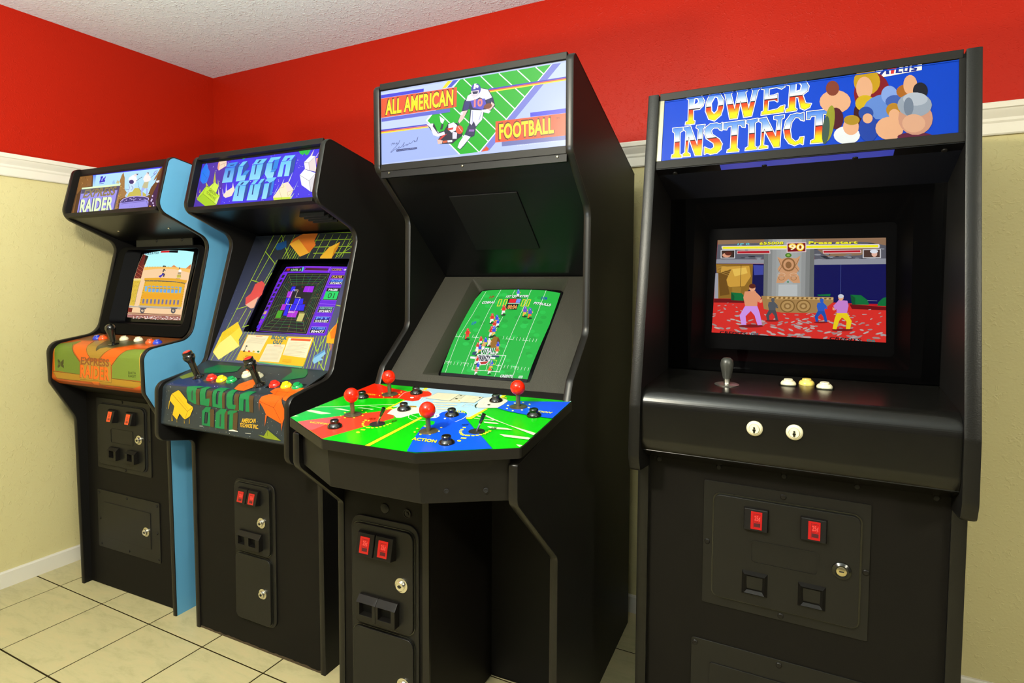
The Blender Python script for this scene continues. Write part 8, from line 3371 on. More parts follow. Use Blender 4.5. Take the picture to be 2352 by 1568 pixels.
def coin_slot(cab, x0, x1, z0, z1, yf, wins, lit, depth=0.022, lip=0.0):
    """Coin entry: a wedge-shaped bezel that leans out at its foot, with lit windows"""
    bm = bmesh.new()
    hexa(bm, [(x0, yf, z0), (x1, yf, z0), (x1, yf, z1), (x0, yf, z1)],
         [(x0 + 0.002, yf - depth, z0 + 0.004), (x1 - 0.002, yf - depth, z0 + 0.004), (x1 - 0.002, yf - depth * 0.45, z1 - 0.003), (x0 + 0.002, yf - depth * 0.45, z1 - 0.003)])
    o = link('coin_slot', bm, M_PLAST, cab, bevel=0.0012)
    for (a0, a1, c0, c1) in wins:
        f0, f1 = (c0 - z0) / (z1 - z0), (c1 - z0) / (z1 - z0)
        ya = yf - depth * (1 - 0.55 * f0) - 0.0012
        yb = yf - depth * (1 - 0.55 * f1) - 0.0012
        bm = bmesh.new()
        hexa(bm, [(a0, ya + 0.002, c0), (a1, ya + 0.002, c0), (a1, yb + 0.002, c1), (a0, yb + 0.002, c1)],
             [(a0, ya, c0), (a1, ya, c0), (a1, yb, c1), (a0, yb, c1)])
        w = link('lit_window', bm, lit, o, 'glowing coin window')
        wd, ht = (a1 - a0), (c1 - c0)
        s = Surf([(ya - 0.0002, c0), (yb - 0.0002, c1)])
        X = lambda f: int(round((a0 + wd * f) * 1e4))
        Y = lambda f: int(round(ht * f * 1e4))
        ink_dark, ink_hot = ('5A0606', 'FF5A4A') if lit is M_REDLIT else ('A02E08', 'FFA060')
        d = ['p %s %d %d %d %d %d %d %d %d' % (ink_dark, X(.30), Y(.14), X(.86), Y(.14), X(.86), Y(.36), X(.30), Y(.36)),
             'l %s 8 %d %d %d %d' % (ink_dark, X(.3), Y(.42), X(.86), Y(.42)),
             'l %s 10 %d %d %d %d' % (ink_dark, X(.3), Y(.88), X(.86), Y(.88)),
             'l %s 7 %d %d %d %d' % (ink_dark, X(.26), Y(.08), X(.26), Y(.94)),
             't %s 0.02 %d %d %d 0 0 %d|25\u00a2' % (ink_hot if lit is M_REDLIT else ink_dark, X(.32), Y(.52), X(.84) - X(.32), Y(.78) - Y(.52))]
        make_print('price_print', '\n'.join(d), s, M_LITINK, o)
    return o


M_LITINK = print_material('lit_window_print', 1.0, 0.3)


def coin_return(cab, x0, x1, z0, z1, yf, holes, depth=0.02, frame=0.0):
    bm = bmesh.new()
    if frame:      # single square frame with sloping rims
        for a, b, y0_, y1_ in (((x0, x1, z0, z1), (x0 + frame * .5, x1 - frame * .5, z0 + frame * .5, z1 - frame * .5), yf, yf - depth),
                               ((x0 + frame * .5, x1 - frame * .5, z0 + frame * .5, z1 - frame * .5), (x0 + frame, x1 - frame, z0 + frame, z1 - frame), yf - depth, yf - depth * 0.3)):
            A = [(a[0], y0_, a[2]), (a[1], y0_, a[2]), (a[1], y0_, a[3]), (a[0], y0_, a[3])]
            B = [(b[0], y1_, b[2]), (b[1], y1_, b[2]), (b[1], y1_, b[3]), (b[0], y1_, b[3])]
            va, vb = [bm.verts.new(p) for p in A], [bm.verts.new(p) for p in B]
            for i in range(4):
                j = (i + 1) % 4
                bm.faces.new((va[i], va[j], vb[j], vb[i]))
        bmesh.ops.remove_doubles(bm, verts=bm.verts, dist=1e-5)
        o = link('coin_return', bm, M_PLAST, cab)
    else:
        xs = sorted({x0, x1} | {h[0] for h in holes} | {h[1] for h in holes})
        zs = sorted({z0, z1} | {h[2] for h in holes} | {h[3] for h in holes})
        for i in range(len(xs) - 1):
            for j in range(len(zs) - 1):
                cx, cz = (xs[i] + xs[i + 1]) / 2, (zs[j] + zs[j + 1]) / 2
                if any(h[0] < cx < h[1] and h[2] < cz < h[3] for h in holes):
                    continue
                t0 = depth if zs[j] > z0 + 1e-6 else depth
                box(bm, xs[i], xs[i + 1], yf - depth, yf, zs[j], zs[j + 1])
        bmesh.ops.remove_doubles(bm, verts=bm.verts, dist=1e-6)
        seen = {}
        for f in bm.faces:
            seen.setdefault(frozenset(f.verts), []).append(f)
        bmesh.ops.delete(bm, geom=[f for fs in seen.values() if len(fs) > 1 for f in fs], context='FACES_ONLY')
        # the top edge slopes back to the door
        for v in bm.verts:
            if v.co.z > z1 - 1e-6 and v.co.y < yf - 1e-6:
                v.co.y = yf - depth * 0.35
        o = link('coin_return', bm, M_PLAST, cab, bevel=0.0008)
    for h in holes:
        bm = bmesh.new()
        hexa(bm, [(h[0], yf - 0.001, h[2]), (h[1], yf - 0.001, h[2]), (h[1], yf - 0.001, h[3]), (h[0], yf - 0.001, h[3])],
             [(h[0], yf - 0.003, h[2] + 0.005), (h[1], yf - 0.003, h[2] + 0.005), (h[1], yf - depth * 0.55, h[3]), (h[0], yf - depth * 0.55, h[3])])
        link('return_flap', bm, M_STEEL_BLK, o)
    return o


def stick_hole(cab, x, y, z, rot, m, r=0.021):
    return lathe_obj('dust_washer', [(r, 0), (r, 0.0012), (r * 0.9, 0.002), (0, 0.0024)], m, cab, (x, y, z), rot, 28)


def bezel(cab, name, sf, outer, inner, sd, deep, m, rad=(0.0, 0.0, 0.0), skirt=0.012, label=None):
    """Frame on surface sf with an opening whose walls slope down to the picture tube on surface sd"""
    def quad(q, r):
        return rounded([(p[0], p[1], r) for p in q], 5)
    o_, i_, d_ = quad(outer, max(rad[0], 1e-4)), quad(inner, max(rad[1], 1e-4)), quad(deep, max(rad[2], 1e-4))
    bm = bmesh.new()
    R = [[bm.verts.new(sf.at(u, v, -skirt)) for u, v in o_], [bm.verts.new(sf.at(u, v, 0)) for u, v in o_],
         [bm.verts.new(sf.at(u, v, 0)) for u, v in i_], [bm.verts.new(sd.at(u, v, 0.001)) for u, v in d_],
         [bm.verts.new(sd.at(u, v, -0.01)) for u, v in d_]]
    n = len(o_)
    for a, b in zip(R, R[1:]):
        for k in range(n):
            j = (k + 1) % n
            bm.faces.new((a[k], a[j], b[j], b[k]))
    o = link(name, bm, m, cab, label, smooth=30)
    return o


def rect4(u0, u1, v0, v1):
    return [(u0, v0), (u1, v0), (u1, v1), (u0, v1)]


def tube(cab, sd, quad, m=None, label=None):
    """Dark glass face of the picture tube, domed like the picture on it"""
    bm = bmesh.new()
    N = 14
    g = []
    for j in range(N + 1):
        row = []
        for i in range(N + 1):
            s, t = i / N, j / N
            a = Vector(quad[0]).lerp(Vector(quad[1]), s)
            b = Vector(quad[3]).lerp(Vector(quad[2]), s)
            p = a.lerp(b, t)
            row.append(bm.verts.new(sd.at(p.x, p.y, -0.0015)))
        g.append(row)
    for j in range(N):
        for i in range(N):
            bm.faces.new((g[j][i], g[j][i + 1], g[j + 1][i + 1], g[j + 1][i]))
    return link('screen', bm, m or M_TUBE, cab, label, smooth=60)


M_STICK = mat('worn_steel_shaft', '6E6650', 0.35, metal=0.7)
M_STEELD = mat('brushed_steel', 'B8B6AE', 0.35, metal=1.0)
M_GREYGRIP = mat('dark_grey_grip', '3A3A36', 0.35)
M_BEZEL_B = mat('dark_blue_bezel_plastic', '23253A', 0.5, spec=0.2)
M_PAINTED_GLOW = glow_material('painted_blue_glow', '3C4CC0', 0.75)
M_CARD = mat('black_monitor_card', '060505', 0.6, spec=0.1)
M_GREYTUBE = mat('grey_tube_border', '121111', 0.4, spec=0.2)
M_CPD = mat('worn_gloss_black_panel', '0D0C0A', 0.24, spec=0.35, bump=(60, 0.06, 0.001), vary=(30, '131210'))
M_TUBE = mat('dark_tube_glass', '050507', 0.15, spec=0.2)


def arc_line(pts, n=6):
    return rounded(pts, n, closed=False)


# ================================================================== cabinet 1: blue sides, train robbers game
A = cabinet((0.2474, -0.892, 0), 0.0375, 'blue-sided arcade machine in the corner, western train marquee, orange and green control panel')
W, T = 0.6046, 0.019
profA = [(0, 0), (-0.011, 0.723, 0.08), (-0.106, 0.887, 0.035), (-0.110, 1.044, 0.045), (0.092, 1.074, 0.07), (0.187, 1.465, 0.05),
         (-0.039, 1.564, 0.045), (0.0135, 1.767, 0.03), (0.76, 1.645), (0.76, 0)]
side(A, profA, 0, T, M_VINYL_DK, M_TMOLD, 0, 9, 'black left side panel', 0.004)
side(A, profA, W - T, W, M_BLUE, M_TMOLD, 0, 9, 'sky blue right side panel', 0.004)
x0, x1 = T, W - T
slab(A, 'front_panel', x0, x1, 0.028, 0.046, 0.003, 0.885, M_VINYL)
slab(A, 'back_panel', x0, x1, 0.742, 0.758, 0.02, 1.64, M_VINYL_DK)
sheet(A, 'top_panel', [(0.03, 1.752), (0.755, 1.634)], x0, x1, -0.016, M_VINYL_DK)
mA0, mA1 = (-0.013, 1.564), (0.0395, 1.767)
sheet(A, 'marquee_backing', [on_line(mA0, mA1, 0.004, -0.001), on_line(mA0, mA1, 0.196, -0.001)], x0, x1, -0.006, M_PLAST)
sfA = Surf([mA0, mA1])
make_print('marquee_print', ART['MA'], sfA, M_MARQ, A, 0.0005, 'backlit marquee with a train robbery scene', clip=rect4(x0, x1, 0.004, 0.196))  # blue band along the top of the art paints in leaking tube light
sheet(A, 'marquee_retainer', [(-0.036, 1.5615), (-0.0325, 1.576)], x0, x1, -0.028, M_RETAIN, 'lower edge strip of the marquee', bevel=0.001)
sheet(A, 'marquee_retainer', [on_line(mA0, mA1, 0.182, 0.004), on_line(mA0, mA1, 0.203, 0.010)], x0, x1, -0.014, M_RETAIN, 'upper edge strip of the marquee', bevel=0.001)
sheet(A, 'speaker_panel', [(-0.030, 1.5625), (0.200, 1.478)], x0, x1, 0.012, M_SPEAK)
for x in (0.14, 0.46):
    p = on_line((-0.030, 1.5625), (0.200, 1.478), 0.15)
    screw(A, x, p[0], p[1], 0.005, M_CHROME, (radians(160), 0, 0))
upright(A, 'instruction_plate', rrect(0.115, 0.475, 1.442, 1.496, 0.002), 0.205, 0.210, mat('olive_grey_card', '14140F', 0.6))
for x in (0.25, 0.41):
    screw(A, x, 0.205, 1.472, 0.006)
bzA = Surf([(0.083, 1.075), (0.1868, 1.447)])
scA = Surf([(0.1442, 1.1394), (0.2214, 1.4203)], (0.302, 0.1457, 0.17, 0.146, 0.012))
bezel(A, 'bezel', bzA, [(x0, 0.0), (x1, 0.0), (x1, 0.386), (x0, 0.386)], rect4(0.075, 0.548, 0.045, 0.374), scA, rect4(0.118, 0.487, -0.018, 0.306), M_BEZEL, (0.045, 0.024, 0.01))
tube(A, scA, rect4(0.12, 0.485, -0.016, 0.307))
make_print('screen_picture', ART['SA'], scA, M_SCREEN, A, 0.0, 'lit screen of a train robbing game', step=0.03)
# control panel wrapped over its front edge
CPA = arc_line([(0.092, 1.0705), (-0.094, 1.037, 0.045), (-0.1035, 0.900, 0.02), (-0.075, 0.878)], 8)
sheet(A, 'control_panel', CPA, x0, x1, 0.004, M_STEEL_BLK, smooth=40)
sfCA = Surf(CPA)
make_print('panel_print', ART['CA'], sfCA, M_INKD, A, 0.0003, 'orange, green and tan overlay with the game title', cuts=sfCA.acc[1:-1], clip=rect4(x0, x1, 0.0, sfCA.acc[-1]))
sheet(A, 'panel_underside', [(-0.075, 0.880), (0.03, 0.826)], x0, x1, 0.012, M_VINYL_DK)
aA, bA = (0.088, 1.070), (-0.094, 1.036)
rtA = tilt(aA, bA)
for x, t, m in ((0.123, 0.070, M_BLUB), (0.158, 0.068, M_ORGB), (0.280, 0.058, M_WHTB), (0.371, 0.058, M_WHTB), (0.468, 0.076, M_ORGB), (0.511, 0.076, M_BLUB)):
    y, z = on_line(aA, bA, t, 0.002)
    button(A, x, y, z, rtA, m, 0.0170, 0.009)
y, z = on_line(aA, bA, 0.128, 0.002)
J = lathe_obj('joystick', [(0.019, 0), (0.019, 0.0015), (0.007, 0.004), (0.0055, 0.02), (0, 0.02)], M_BLACKBTN, A, (0.322, y, z), rtA, 24)
lathe_obj('grip', [(0.0, 0.012), (0.0095, 0.012), (0.0105, 0.02), (0.0135, 0.040), (0.0180, 0.058), (0.0185, 0.066), (0.0165, 0.075), (0.010, 0.081), (0, 0.083)], M_BLACKBTN, J, seg=28)
# coin door
YF = 0.028
upright(A, 'coin_door_frame', rrect(0.095, 0.440, 0.512, 0.810, 0.006), YF - 0.004, YF + 0.002, M_STEEL_BLK, bevel=0.001)
cd = upright(A, 'coin_door', rrect(0.116, 0.412, 0.533, 0.788, 0.022), YF - 0.012, YF, M_STEEL_BLK, bevel=0.0025)
bm = bmesh.new()
ring_plate(bm, rrect(0.112, 0.418, 0.529, 0.792, 0.024), rrect(0.117, 0.411, 0.534, 0.787, 0.021), YF - 0.0062, YF - 0.003)
link('door_gasket', bm, M_DARK, A)
bm = bmesh.new()
ring_plate(bm, rrect(0.199, 0.343, 0.629, 0.691, 0.008), rrect(0.202, 0.340, 0.632, 0.688, 0.006), YF - 0.0135, YF - 0.011)
link('raised_border', bm, M_STEEL_BLK, cd)
yd = YF - 0.012
for dx in (0.0, 0.116):
    coin_slot(A, 0.196 + dx, 0.246 + dx, 0.716, 0.771, yd, [(0.209 + dx, 0.232 + dx, 0.724, 0.763)], M_ORGLIT, 0.024)
    coin_return(A, 0.200 + dx, 0.258 + dx, 0.564, 0.614, yd, [(0.214 + dx, 0.244 + dx, 0.575, 0.603)], 0.020)
lock(A, 0.381, yd, 0.661, 0.0125)
for x, z in ((0.267, 0.802), (0.105, 0.660), (0.430, 0.661), (0.277, 0.521)):
    screw(A, x, YF - 0.004, z)
upright(A, 'service_door_frame', rrect(0.085, 0.482, 0.170, 0.416, 0.006), YF - 0.004, YF + 0.002, M_STEEL_BLK, bevel=0.001)
upright(A, 'service_door', rrect(0.134, 0.428, 0.220, 0.367, 0.002), YF - 0.0065, YF, M_STEEL_BLK, bevel=0.0008)
bm = bmesh.new()
ring_plate(bm, rrect(0.1315, 0.4305, 0.2175, 0.3695, 0.002), rrect(0.1345, 0.4275, 0.2205, 0.3665, 0.002), YF - 0.0044, YF - 0.003)
link('door_gasket', bm, M_DARK, A)
lock(A, 0.403, YF - 0.0065, 0.288, 0.0125)
for x, z in ((0.097, 0.403), (0.279, 0.403), (0.466, 0.402), (0.100, 0.292), (0.465, 0.291), (0.104, 0.184), (0.287, 0.184), (0.470, 0.184)):
    screw(A, x, YF - 0.004, z)

# ================================================================== cabinet 2: falling blocks game
B = cabinet((0.9786, -0.8754, 0), 0.0143, 'black arcade machine with falling blocks marquee and dark starry control panel, second from left')
W, T = 0.633, 0.0195
profB = [(0, 0), (-0.0052, 0.715, 0.03), (-0.1467, 0.745, 0.03), (-0.1424, 0.9402, 0.035), (0.0463, 0.9826, 0.06), (0.1895, 1.4696, 0.05),
         (-0.0203, 1.5536, 0.035), (0.031, 1.7569, 0.03), (0.267, 1.714), (0.83, 1.60), (0.83, 0)]
side(B, profB, 0, T, M_VINYL_DK, M_TMOLD, 0, 9, proud=0.004)
side(B, profB, W - T, W, M_VINYL_DK, M_TMOLD, 0, 9, proud=0.004)
x0, x1 = T, W - T
slab(B, 'front_panel', x0, x1, 0.002, 0.020, 0.006, 0.790, M_VINYL)
slab(B, 'back_panel', x0, x1, 0.812, 0.828, 0.02, 1.59, M_VINYL_DK)
sheet(B, 'top_panel', [(0.05, 1.745), (0.267, 1.706), (0.825, 1.592)], x0, x1, -0.016, M_VINYL_DK)
# chipped foot of the front panel
bm = bmesh.new()
random.seed(3)
xs = [x0 + (x1 - x0) * k / 40 for k in range(41)]
hs = [0.004 + 0.006 * random.random() for _ in xs]
for k in range(40):
    hexa(bm, [(xs[k], -0.0005, 0.001), (xs[k + 1], -0.0005, 0.001), (xs[k + 1], 0.016, 0.001), (xs[k], 0.016, 0.001)],
         [(xs[k], 0.0012, hs[k]), (xs[k + 1], 0.0012, hs[k + 1]), (xs[k + 1], 0.016, hs[k + 1]), (xs[k], 0.016, hs[k])])
link('chipped_edge', bm, mat('bare_chipboard', '4A3A20', 0.9, vary=(60, '2A2012')), B, 'worn chipboard foot of the front panel')
mB0, mB1 = (0.0057, 1.5536), (0.057, 1.7569)
sheet(B, 'marquee_backing', [on_line(mB0, mB1, 0.0, -0.001), on_line(mB0, mB1, 0.196, -0.001)], x0, x1, -0.006, M_PLAST)
make_print('marquee_print', ART['MB'], Surf([mB0, mB1]), M_MARQ, B, 0.0005, 'backlit marquee with tumbling blocks in space', clip=rect4(x0, x1, -0.002, 0.196))
sheet(B, 'marquee_retainer', [(-0.018, 1.5500), (-0.0148, 1.5635)], x0, x1, -0.028, M_RETAIN, 'lower edge strip of the marquee', bevel=0.001)
sheet(B, 'marquee_retainer', [on_line(mB0, mB1, 0.186, 0.002), on_line(mB0, mB1, 0.1865, 0.022), on_line(mB0, mB1, 0.207, 0.020)], x0, x1, -0.010, M_RETAIN, 'upper edge strip of the marquee', bevel=0.001)
sheet(B, 'speaker_panel', [(-0.012, 1.5520), (0.300, 1.4860)], x0, x1, 0.012, M_SPEAK)
for k in range(4):
    bm = bmesh.new()
    sp = Surf([(-0.012, 1.5520), (0.300, 1.4860)])
    t = 0.105 + k * 0.022
    u0, u1 = 0.455, 0.565
    hexa(bm, [(u0,) + on_line(*sp.line, t, 0.0)[0:2], (u1,) + on_line(*sp.line, t, 0.0), (u1,) + on_line(*sp.line, t + 0.007, 0.0), (u0,) + on_line(*sp.line, t + 0.007, 0.0)],
         [(u0,) + on_line(*sp.line, t, -0.0125), (u1,) + on_line(*sp.line, t, -0.0125), (u1,) + on_line(*sp.line, t + 0.007, -0.0125), (u0,) + on_line(*sp.line, t + 0.007, -0.0125)])
    link('speaker_slot', bm, M_DARK, B)
bzB = Surf([(0.0543, 1.0001), (0.2924, 1.4827)])
LB = bzB.acc[1]
scB = Surf([(0.1513, 1.1044), (0.3006, 1.3848)], (0.3165, 0.1588, 0.19, 0.159, 0.012))
OPB = [(0.136, 0.104), (0.519, 0.104), (0.519, 0.402), (0.136, 0.402)]
bezel(B, 'bezel', bzB, [(x0, 0.0), (x1, 0.0), (x1, LB - 0.002), (x0, LB - 0.002)], ART_OPB, scB, rect4(0.118, 0.515, -0.018, 0.335), M_BEZEL_B, (0, 0.004, 0.02))
make_print('bezel_print', ART['BB'], bzB, M_BZP, B, 0.0004, 'grid and tumbling blocks art around the screen with a yellow instruction card', clip=rect4(x0, x1, 0.0, LB - 0.002))  # background inks run darker towards the top
tube(B, scB, rect4(0.112, 0.521, -0.022, 0.340))
make_print('screen_picture', ART['SB'], scB, M_SCREEN, B, 0.0, 'lit screen of a falling blocks game with score panels', step=0.03)
CPB = arc_line([(0.0546, 1.0015), (-0.1265, 0.9362, 0.028), (-0.1375, 0.800, 0.008), (-0.118, 0.790)], 8)
sheet(B, 'control_panel', CPB, x0, x1, 0.004, M_STEEL_BLK, smooth=40)
sfCB = Surf(CPB)
make_print('panel_print', ART['CB'], sfCB, M_INKD, B, 0.0003, 'dark starry overlay with large green letters', cuts=sfCB.acc[1:-1], clip=rect4(x0, x1, 0.0, sfCB.acc[-1]))
sheet(B, 'panel_underside', [(-0.120, 0.791), (0.004, 0.778)], x0, x1, 0.012, M_VINYL_DK)
aB, bB = (0.0546, 1.0015), (-0.1228, 0.9349)
rtB = tilt(aB, bB)
for x, t, m, bs in ((0.186, 0.122, M_REDB, 1), (0.238, 0.124, M_YELB, 1), (0.286, 0.123, M_GRNB, 1), (0.313, 0.081, M_WHTB, 0), (0.370, 0.081, M_WHTB, 0),
                    (0.484, 0.121, M_REDB, 1), (0.535, 0.121, M_YELB, 1), (0.581, 0.119, M_GRNB, 1)):
    y, z = on_line(aB, bB, t, 0.001)
    button(B, x, y, z, rtB, m, 0.0185 if bs else 0.0170, 0.010, base=bool(bs))
for x, t in ((0.115, 0.121), (0.425, 0.130)):
    y, z = on_line(aB, bB, t, 0.001)
    J = lathe_obj('joystick', [(0.021, 0), (0.020, 0.004), (0.012, 0.009), (0.0105, 0.014), (0.0115, 0.055), (0.0125, 0.062), (0.019, 0.072), (0.0205, 0.078), (0.020, 0.084),
                               (0.017, 0.088), (0.0175, 0.092), (0.0165, 0.098), (0.0125, 0.099), (0, 0.099)], M_BLACKBTN, B, (x, y, z), (rtB[0], -0.13, 0), 28, 'black flight-style joystick')
    lathe_obj('trigger_button', [(0.0125, 0.096), (0.0125, 0.1000), (0.0105, 0.1015), (0, 0.1010)], M_REDB, J, seg=24, label='red thumb button')
YF = 0.002
upright(B, 'coin_door_frame', rrect(0.221, 0.418, 0.098, 0.604, 0.030), YF - 0.006, YF + 0.002, M_STEEL_BLK, bevel=0.0025)
for nm, z0, z1 in (('coin_door', 0.350, 0.592), ('cash_door', 0.104, 0.338)):
    upright(B, nm, rrect(0.229, 0.399, z0, z1, 0.020), YF - 0.014, YF - 0.004, M_STEEL_BLK, bevel=0.003)
    bm = bmesh.new()
    ring_plate(bm, rrect(0.225, 0.403, z0 - 0.004, z1 + 0.004, 0.024), rrect(0.2285, 0.3995, z0 - 0.0005, z1 + 0.0005, 0.020), YF - 0.0085, YF - 0.004)
    link('door_gasket', bm, M_GLOSS, B)
yd = YF - 0.014
for k in (0, 1):
    coin_slot(B, 0.257 + 0.051 * k, 0.3075 + 0.051 * k, 0.525, 0.579, yd, [(0.266 + 0.053 * k, 0.292 + 0.053 * k, 0.532, 0.567)], M_REDLIT, 0.022)
coin_return(B, 0.256, 0.366, 0.369, 0.426, yd, [(0.265, 0.297, 0.382, 0.411), (0.316, 0.349, 0.382, 0.411)], 0.018)
lock(B, 0.362, yd, 0.466, 0.0120)
lock(B, 0.363, yd, 0.216, 0.0120)

# ================================================================== cabinet 3: four player football
Cb = cabinet((1.796, -0.9177, 0), 0.0318, 'tallest black arcade machine with football marquee and wide green four-player control deck')
W, T = 0.6371, 0.0195
profR = [(0, 0), (0.002, 0.589, 0.03), (-0.261, 0.815, 0.03), (-0.261, 0.900, 0.004), (0.085, 0.955, 0.004), (0.088, 0.972, 0.006), (0.1146, 1.0283, 0.035), (0.257, 1.148, 0.05), (0.264, 1.5065, 0.05),
         (0.0955, 1.6405, 0.03), (0.093, 1.899, 0.02), (0.813, 1.695), (0.813, 0)]
profL = [(-0.088, 0), (-0.088, 0.665, 0.02)] + profR[2:]
side(Cb, profL, 0, T, M_VINYL_DK, M_TMOLD, 0, 12, proud=0.003)
side(Cb, profR, W - T, W, M_VINYL_DK, M_TMOLD, 0, 12, proud=0.003)
x0, x1 = T, W - T
# coin box under the left half, leg room under the right half
bm = bmesh.new()
box(bm, x0, 0.306, -0.086, 0.31, 0.003, 0.86)
link('coin_box', bm, M_VINYL, Cb, 'black coin box under the left half of the panel', bevel=0.002)
upright(Cb, 'corner_post', rrect(0.286, 0.306, 0.003, 0.83, 0.002), -0.0885, -0.080, M_TMOLD, bevel=0.001)
slab(Cb, 'kick_panel', 0.306, x1, 0.30, 0.318, 0.003, 0.90, M_VINYL_DK)
slab(Cb, 'back_panel', x0, x1, 0.795, 0.811, 0.02, 1.69, M_VINYL_DK)
sheet(Cb, 'top_panel', [(0.12, 1.883), (0.808, 1.688)], x0, x1, -0.016, M_VINYL_DK)
mC0, mC1 = (0.1055, 1.6405), (0.1031, 1.8994)
make_print('marquee_print', ART['MC'], Surf([mC0, mC1]), M_MARQ, Cb, 0.0005, 'backlit marquee with two football players on a green field', clip=rect4(x0, x1, 0.012, 0.242))
sheet(Cb, 'marquee_backing', [on_line(mC0, mC1, 0.01, -0.001), on_line(mC0, mC1, 0.245, -0.001)], x0, x1, -0.006, M_PLAST)
sheet(Cb, 'marquee_retainer', [(0.0990, 1.634), (0.0985, 1.655)], x0, x1, -0.012, M_RETAIN, 'lower edge strip of the marquee with screws', bevel=0.0015)
sheet(Cb, 'marquee_retainer', [(0.0975, 1.8790), (0.0965, 1.8975)], x0, x1, -0.014, M_RETAIN, 'upper edge strip of the marquee', bevel=0.0015)
for x in (0.05, 0.305, 0.592):
    screw(Cb, x, 0.1015, 1.628, 0.0036, M_GREYMET)
sheet(Cb, 'speaker_panel', [(0.101, 1.614), (0.102, 1.634)], x0, x1, -0.01, M_VINYL_DK)
sC0, sC1 = (0.104, 1.640), (0.497, 1.3154)
sC0 = on_line(sC0, sC1, 0.02)
sheet(Cb, 'speaker_board', [sC0, sC1], x0, x1, 0.014, M_SPEAK)
sq = Surf([sC0, sC1])
L0 = hypot(sC1[0] - sC0[0], sC1[1] - sC0[1])
pb = lambda y: (y - sC0[0]) / (sC1[0] - sC0[0]) * L0
bm = bmesh.new()
q0, q1 = pb(0.1993), pb(0.3866)


def spk(u, t, off):
    p = on_line(sC0, sC1, t, -off)
    return (u, p[0], p[1])


hexa(bm, [spk(0.204, q0, 0), spk(0.433, q0, 0), spk(0.433, q1, 0), spk(0.204, q1, 0)],
     [spk(0.204, q0, 0.004), spk(0.433, q0, 0.004), spk(0.433, q1, 0.004), spk(0.204, q1, 0.004)])
link('speaker_grille', bm, M_GRILLE, Cb, 'square black speaker grille', bevel=0.0015)
bzC = Surf([(0.1235, 0.9895), (0.4926, 1.3154)])
LC = bzC.acc[1]
scC = Surf([(0.2037, 1.0045), (0.4968, 1.2626)], (0.3185, 0.1953, 0.15, 0.195, 0.014))
bezel(Cb, 'bezel', bzC, [(x0, 0.0), (x1, 0.0), (x1, LC), (x0, LC)], rect4(0.138, 0.499, 0.030, 0.481), scC, rect4(0.160, 0.477, -0.012, 0.402), M_GRAIN, (0, 0.004, 0.02), label='grained grey screen surround')
tube(Cb, scC, rect4(0.155, 0.482, -0.016, 0.407))
make_print('screen_picture', ART['SC'], scC, M_SCREEN, Cb, 0.0, 'lit screen of a football game seen from above', step=0.03)
sheet(Cb, 'bezel_lip', [(0.090, 0.972), (0.1235, 0.9905)], x0, x1, -0.010, M_PLAST)
# control deck: six-sided board with a boxed front
cp = lambda y: 0.9776 + 0.1045 * (y - 0.0937)
HW = W / 2
deck = [(HW - 0.325, 0.0955), (HW - 0.329, -0.2648), (HW - 0.128, -0.3684), (HW + 0.128, -0.3684), (HW + 0.329, -0.2648), (HW + 0.325, 0.0955)]
dk = rounded([(p[0], p[1], r) for p, r in zip(deck, (0.012, 0.012, 0.02, 0.02, 0.012, 0.012))], 4)
bm = bmesh.new()
hexa(bm, [(x, y, cp(y) - 0.022) for x, y in dk], [(x, y, cp(y)) for x, y in dk])
link('control_panel', bm, M_TMOLD, Cb, 'six-sided control deck edged in black plastic', bevel=0.003)
bx = [(T + 0.002, -0.03), (T + 0.002, -0.252), (HW - 0.1255, -0.352), (HW + 0.1255, -0.352), (W - T - 0.002, -0.252), (W - T - 0.002, -0.03)]
bm = bmesh.new()
hexa(bm, [(x, y + 0.010 * (y < -0.3) + 0.004 * (y > -0.3), 0.812 + 0.05 * (y + 0.345)) for x, y in bx], [(x, y, cp(y) - 0.0225) for x, y in bx])
link('panel_box', bm, M_PLAST, Cb, 'black box front under the control deck', bevel=0.0015)
for x, y, z in ((0.493, -0.3161, 0.840), (0.569, -0.2766, 0.841)):
    lathe_obj('bolt_hole', [(0.0055, 0), (0.0055, 0.0022), (0.0042, 0.0026), (0.0036, 0.0012), (0, 0.0012)], M_DARK, Cb, (x, y, z), (radians(90), 0, radians(27.7)), 16)
aC, bC = (0.0937, cp(0.0937)), (-0.3684, cp(-0.3684))
rtC = tilt(aC, bC)
make_print('panel_print', ART['CC'], Surf([aC, bC]), M_INK, Cb, 0.0004, 'green, red and blue football overlay on the control deck', clip=[(x, (aC[0] - y) / (aC[0] - bC[0]) * hypot(bC[0] - aC[0], bC[1] - aC[1])) for x, y in ((HW - 0.322, 0.0935), (HW - 0.326, -0.2635), (HW - 0.1275, -0.3655), (HW + 0.1275, -0.3655), (HW + 0.326, -0.2635), (HW + 0.322, 0.0935))])
for x, t, lean in ((0.121, 0.096, 0.0), (0.141, 0.289, 0.0), (0.401, 0.336, 0.0), (0.526, 0.093, 0.0)):
    y, z = on_line(aC, bC, t, 0.0015)
    J = lathe_obj('joystick', [(0.0235, 0), (0.0235, 0.001), (0.021, 0.002), (0.0058, 0.0026), (0.0058, 0.04), (0, 0.04)], M_STICK, Cb, (x, y, z), rtC, 28)
    lathe_obj('ball_top', [(0.0195 * sin(pi * k / 14), 0.052 - 0.0195 * cos(pi * k / 14)) for k in range(15)], M_BALL, J, seg=32, label='red ball top')
for x, t in ((0.161, 0.383), (0.062, 0.147), (0.190, 0.061), (0.246, 0.208), (0.447, 0.063), (0.394, 0.212), (0.592, 0.148), (0.481, 0.390)):
    y, z = on_line(aC, bC, t, 0.001)
    tall_button(Cb, x, y, z, rtC)
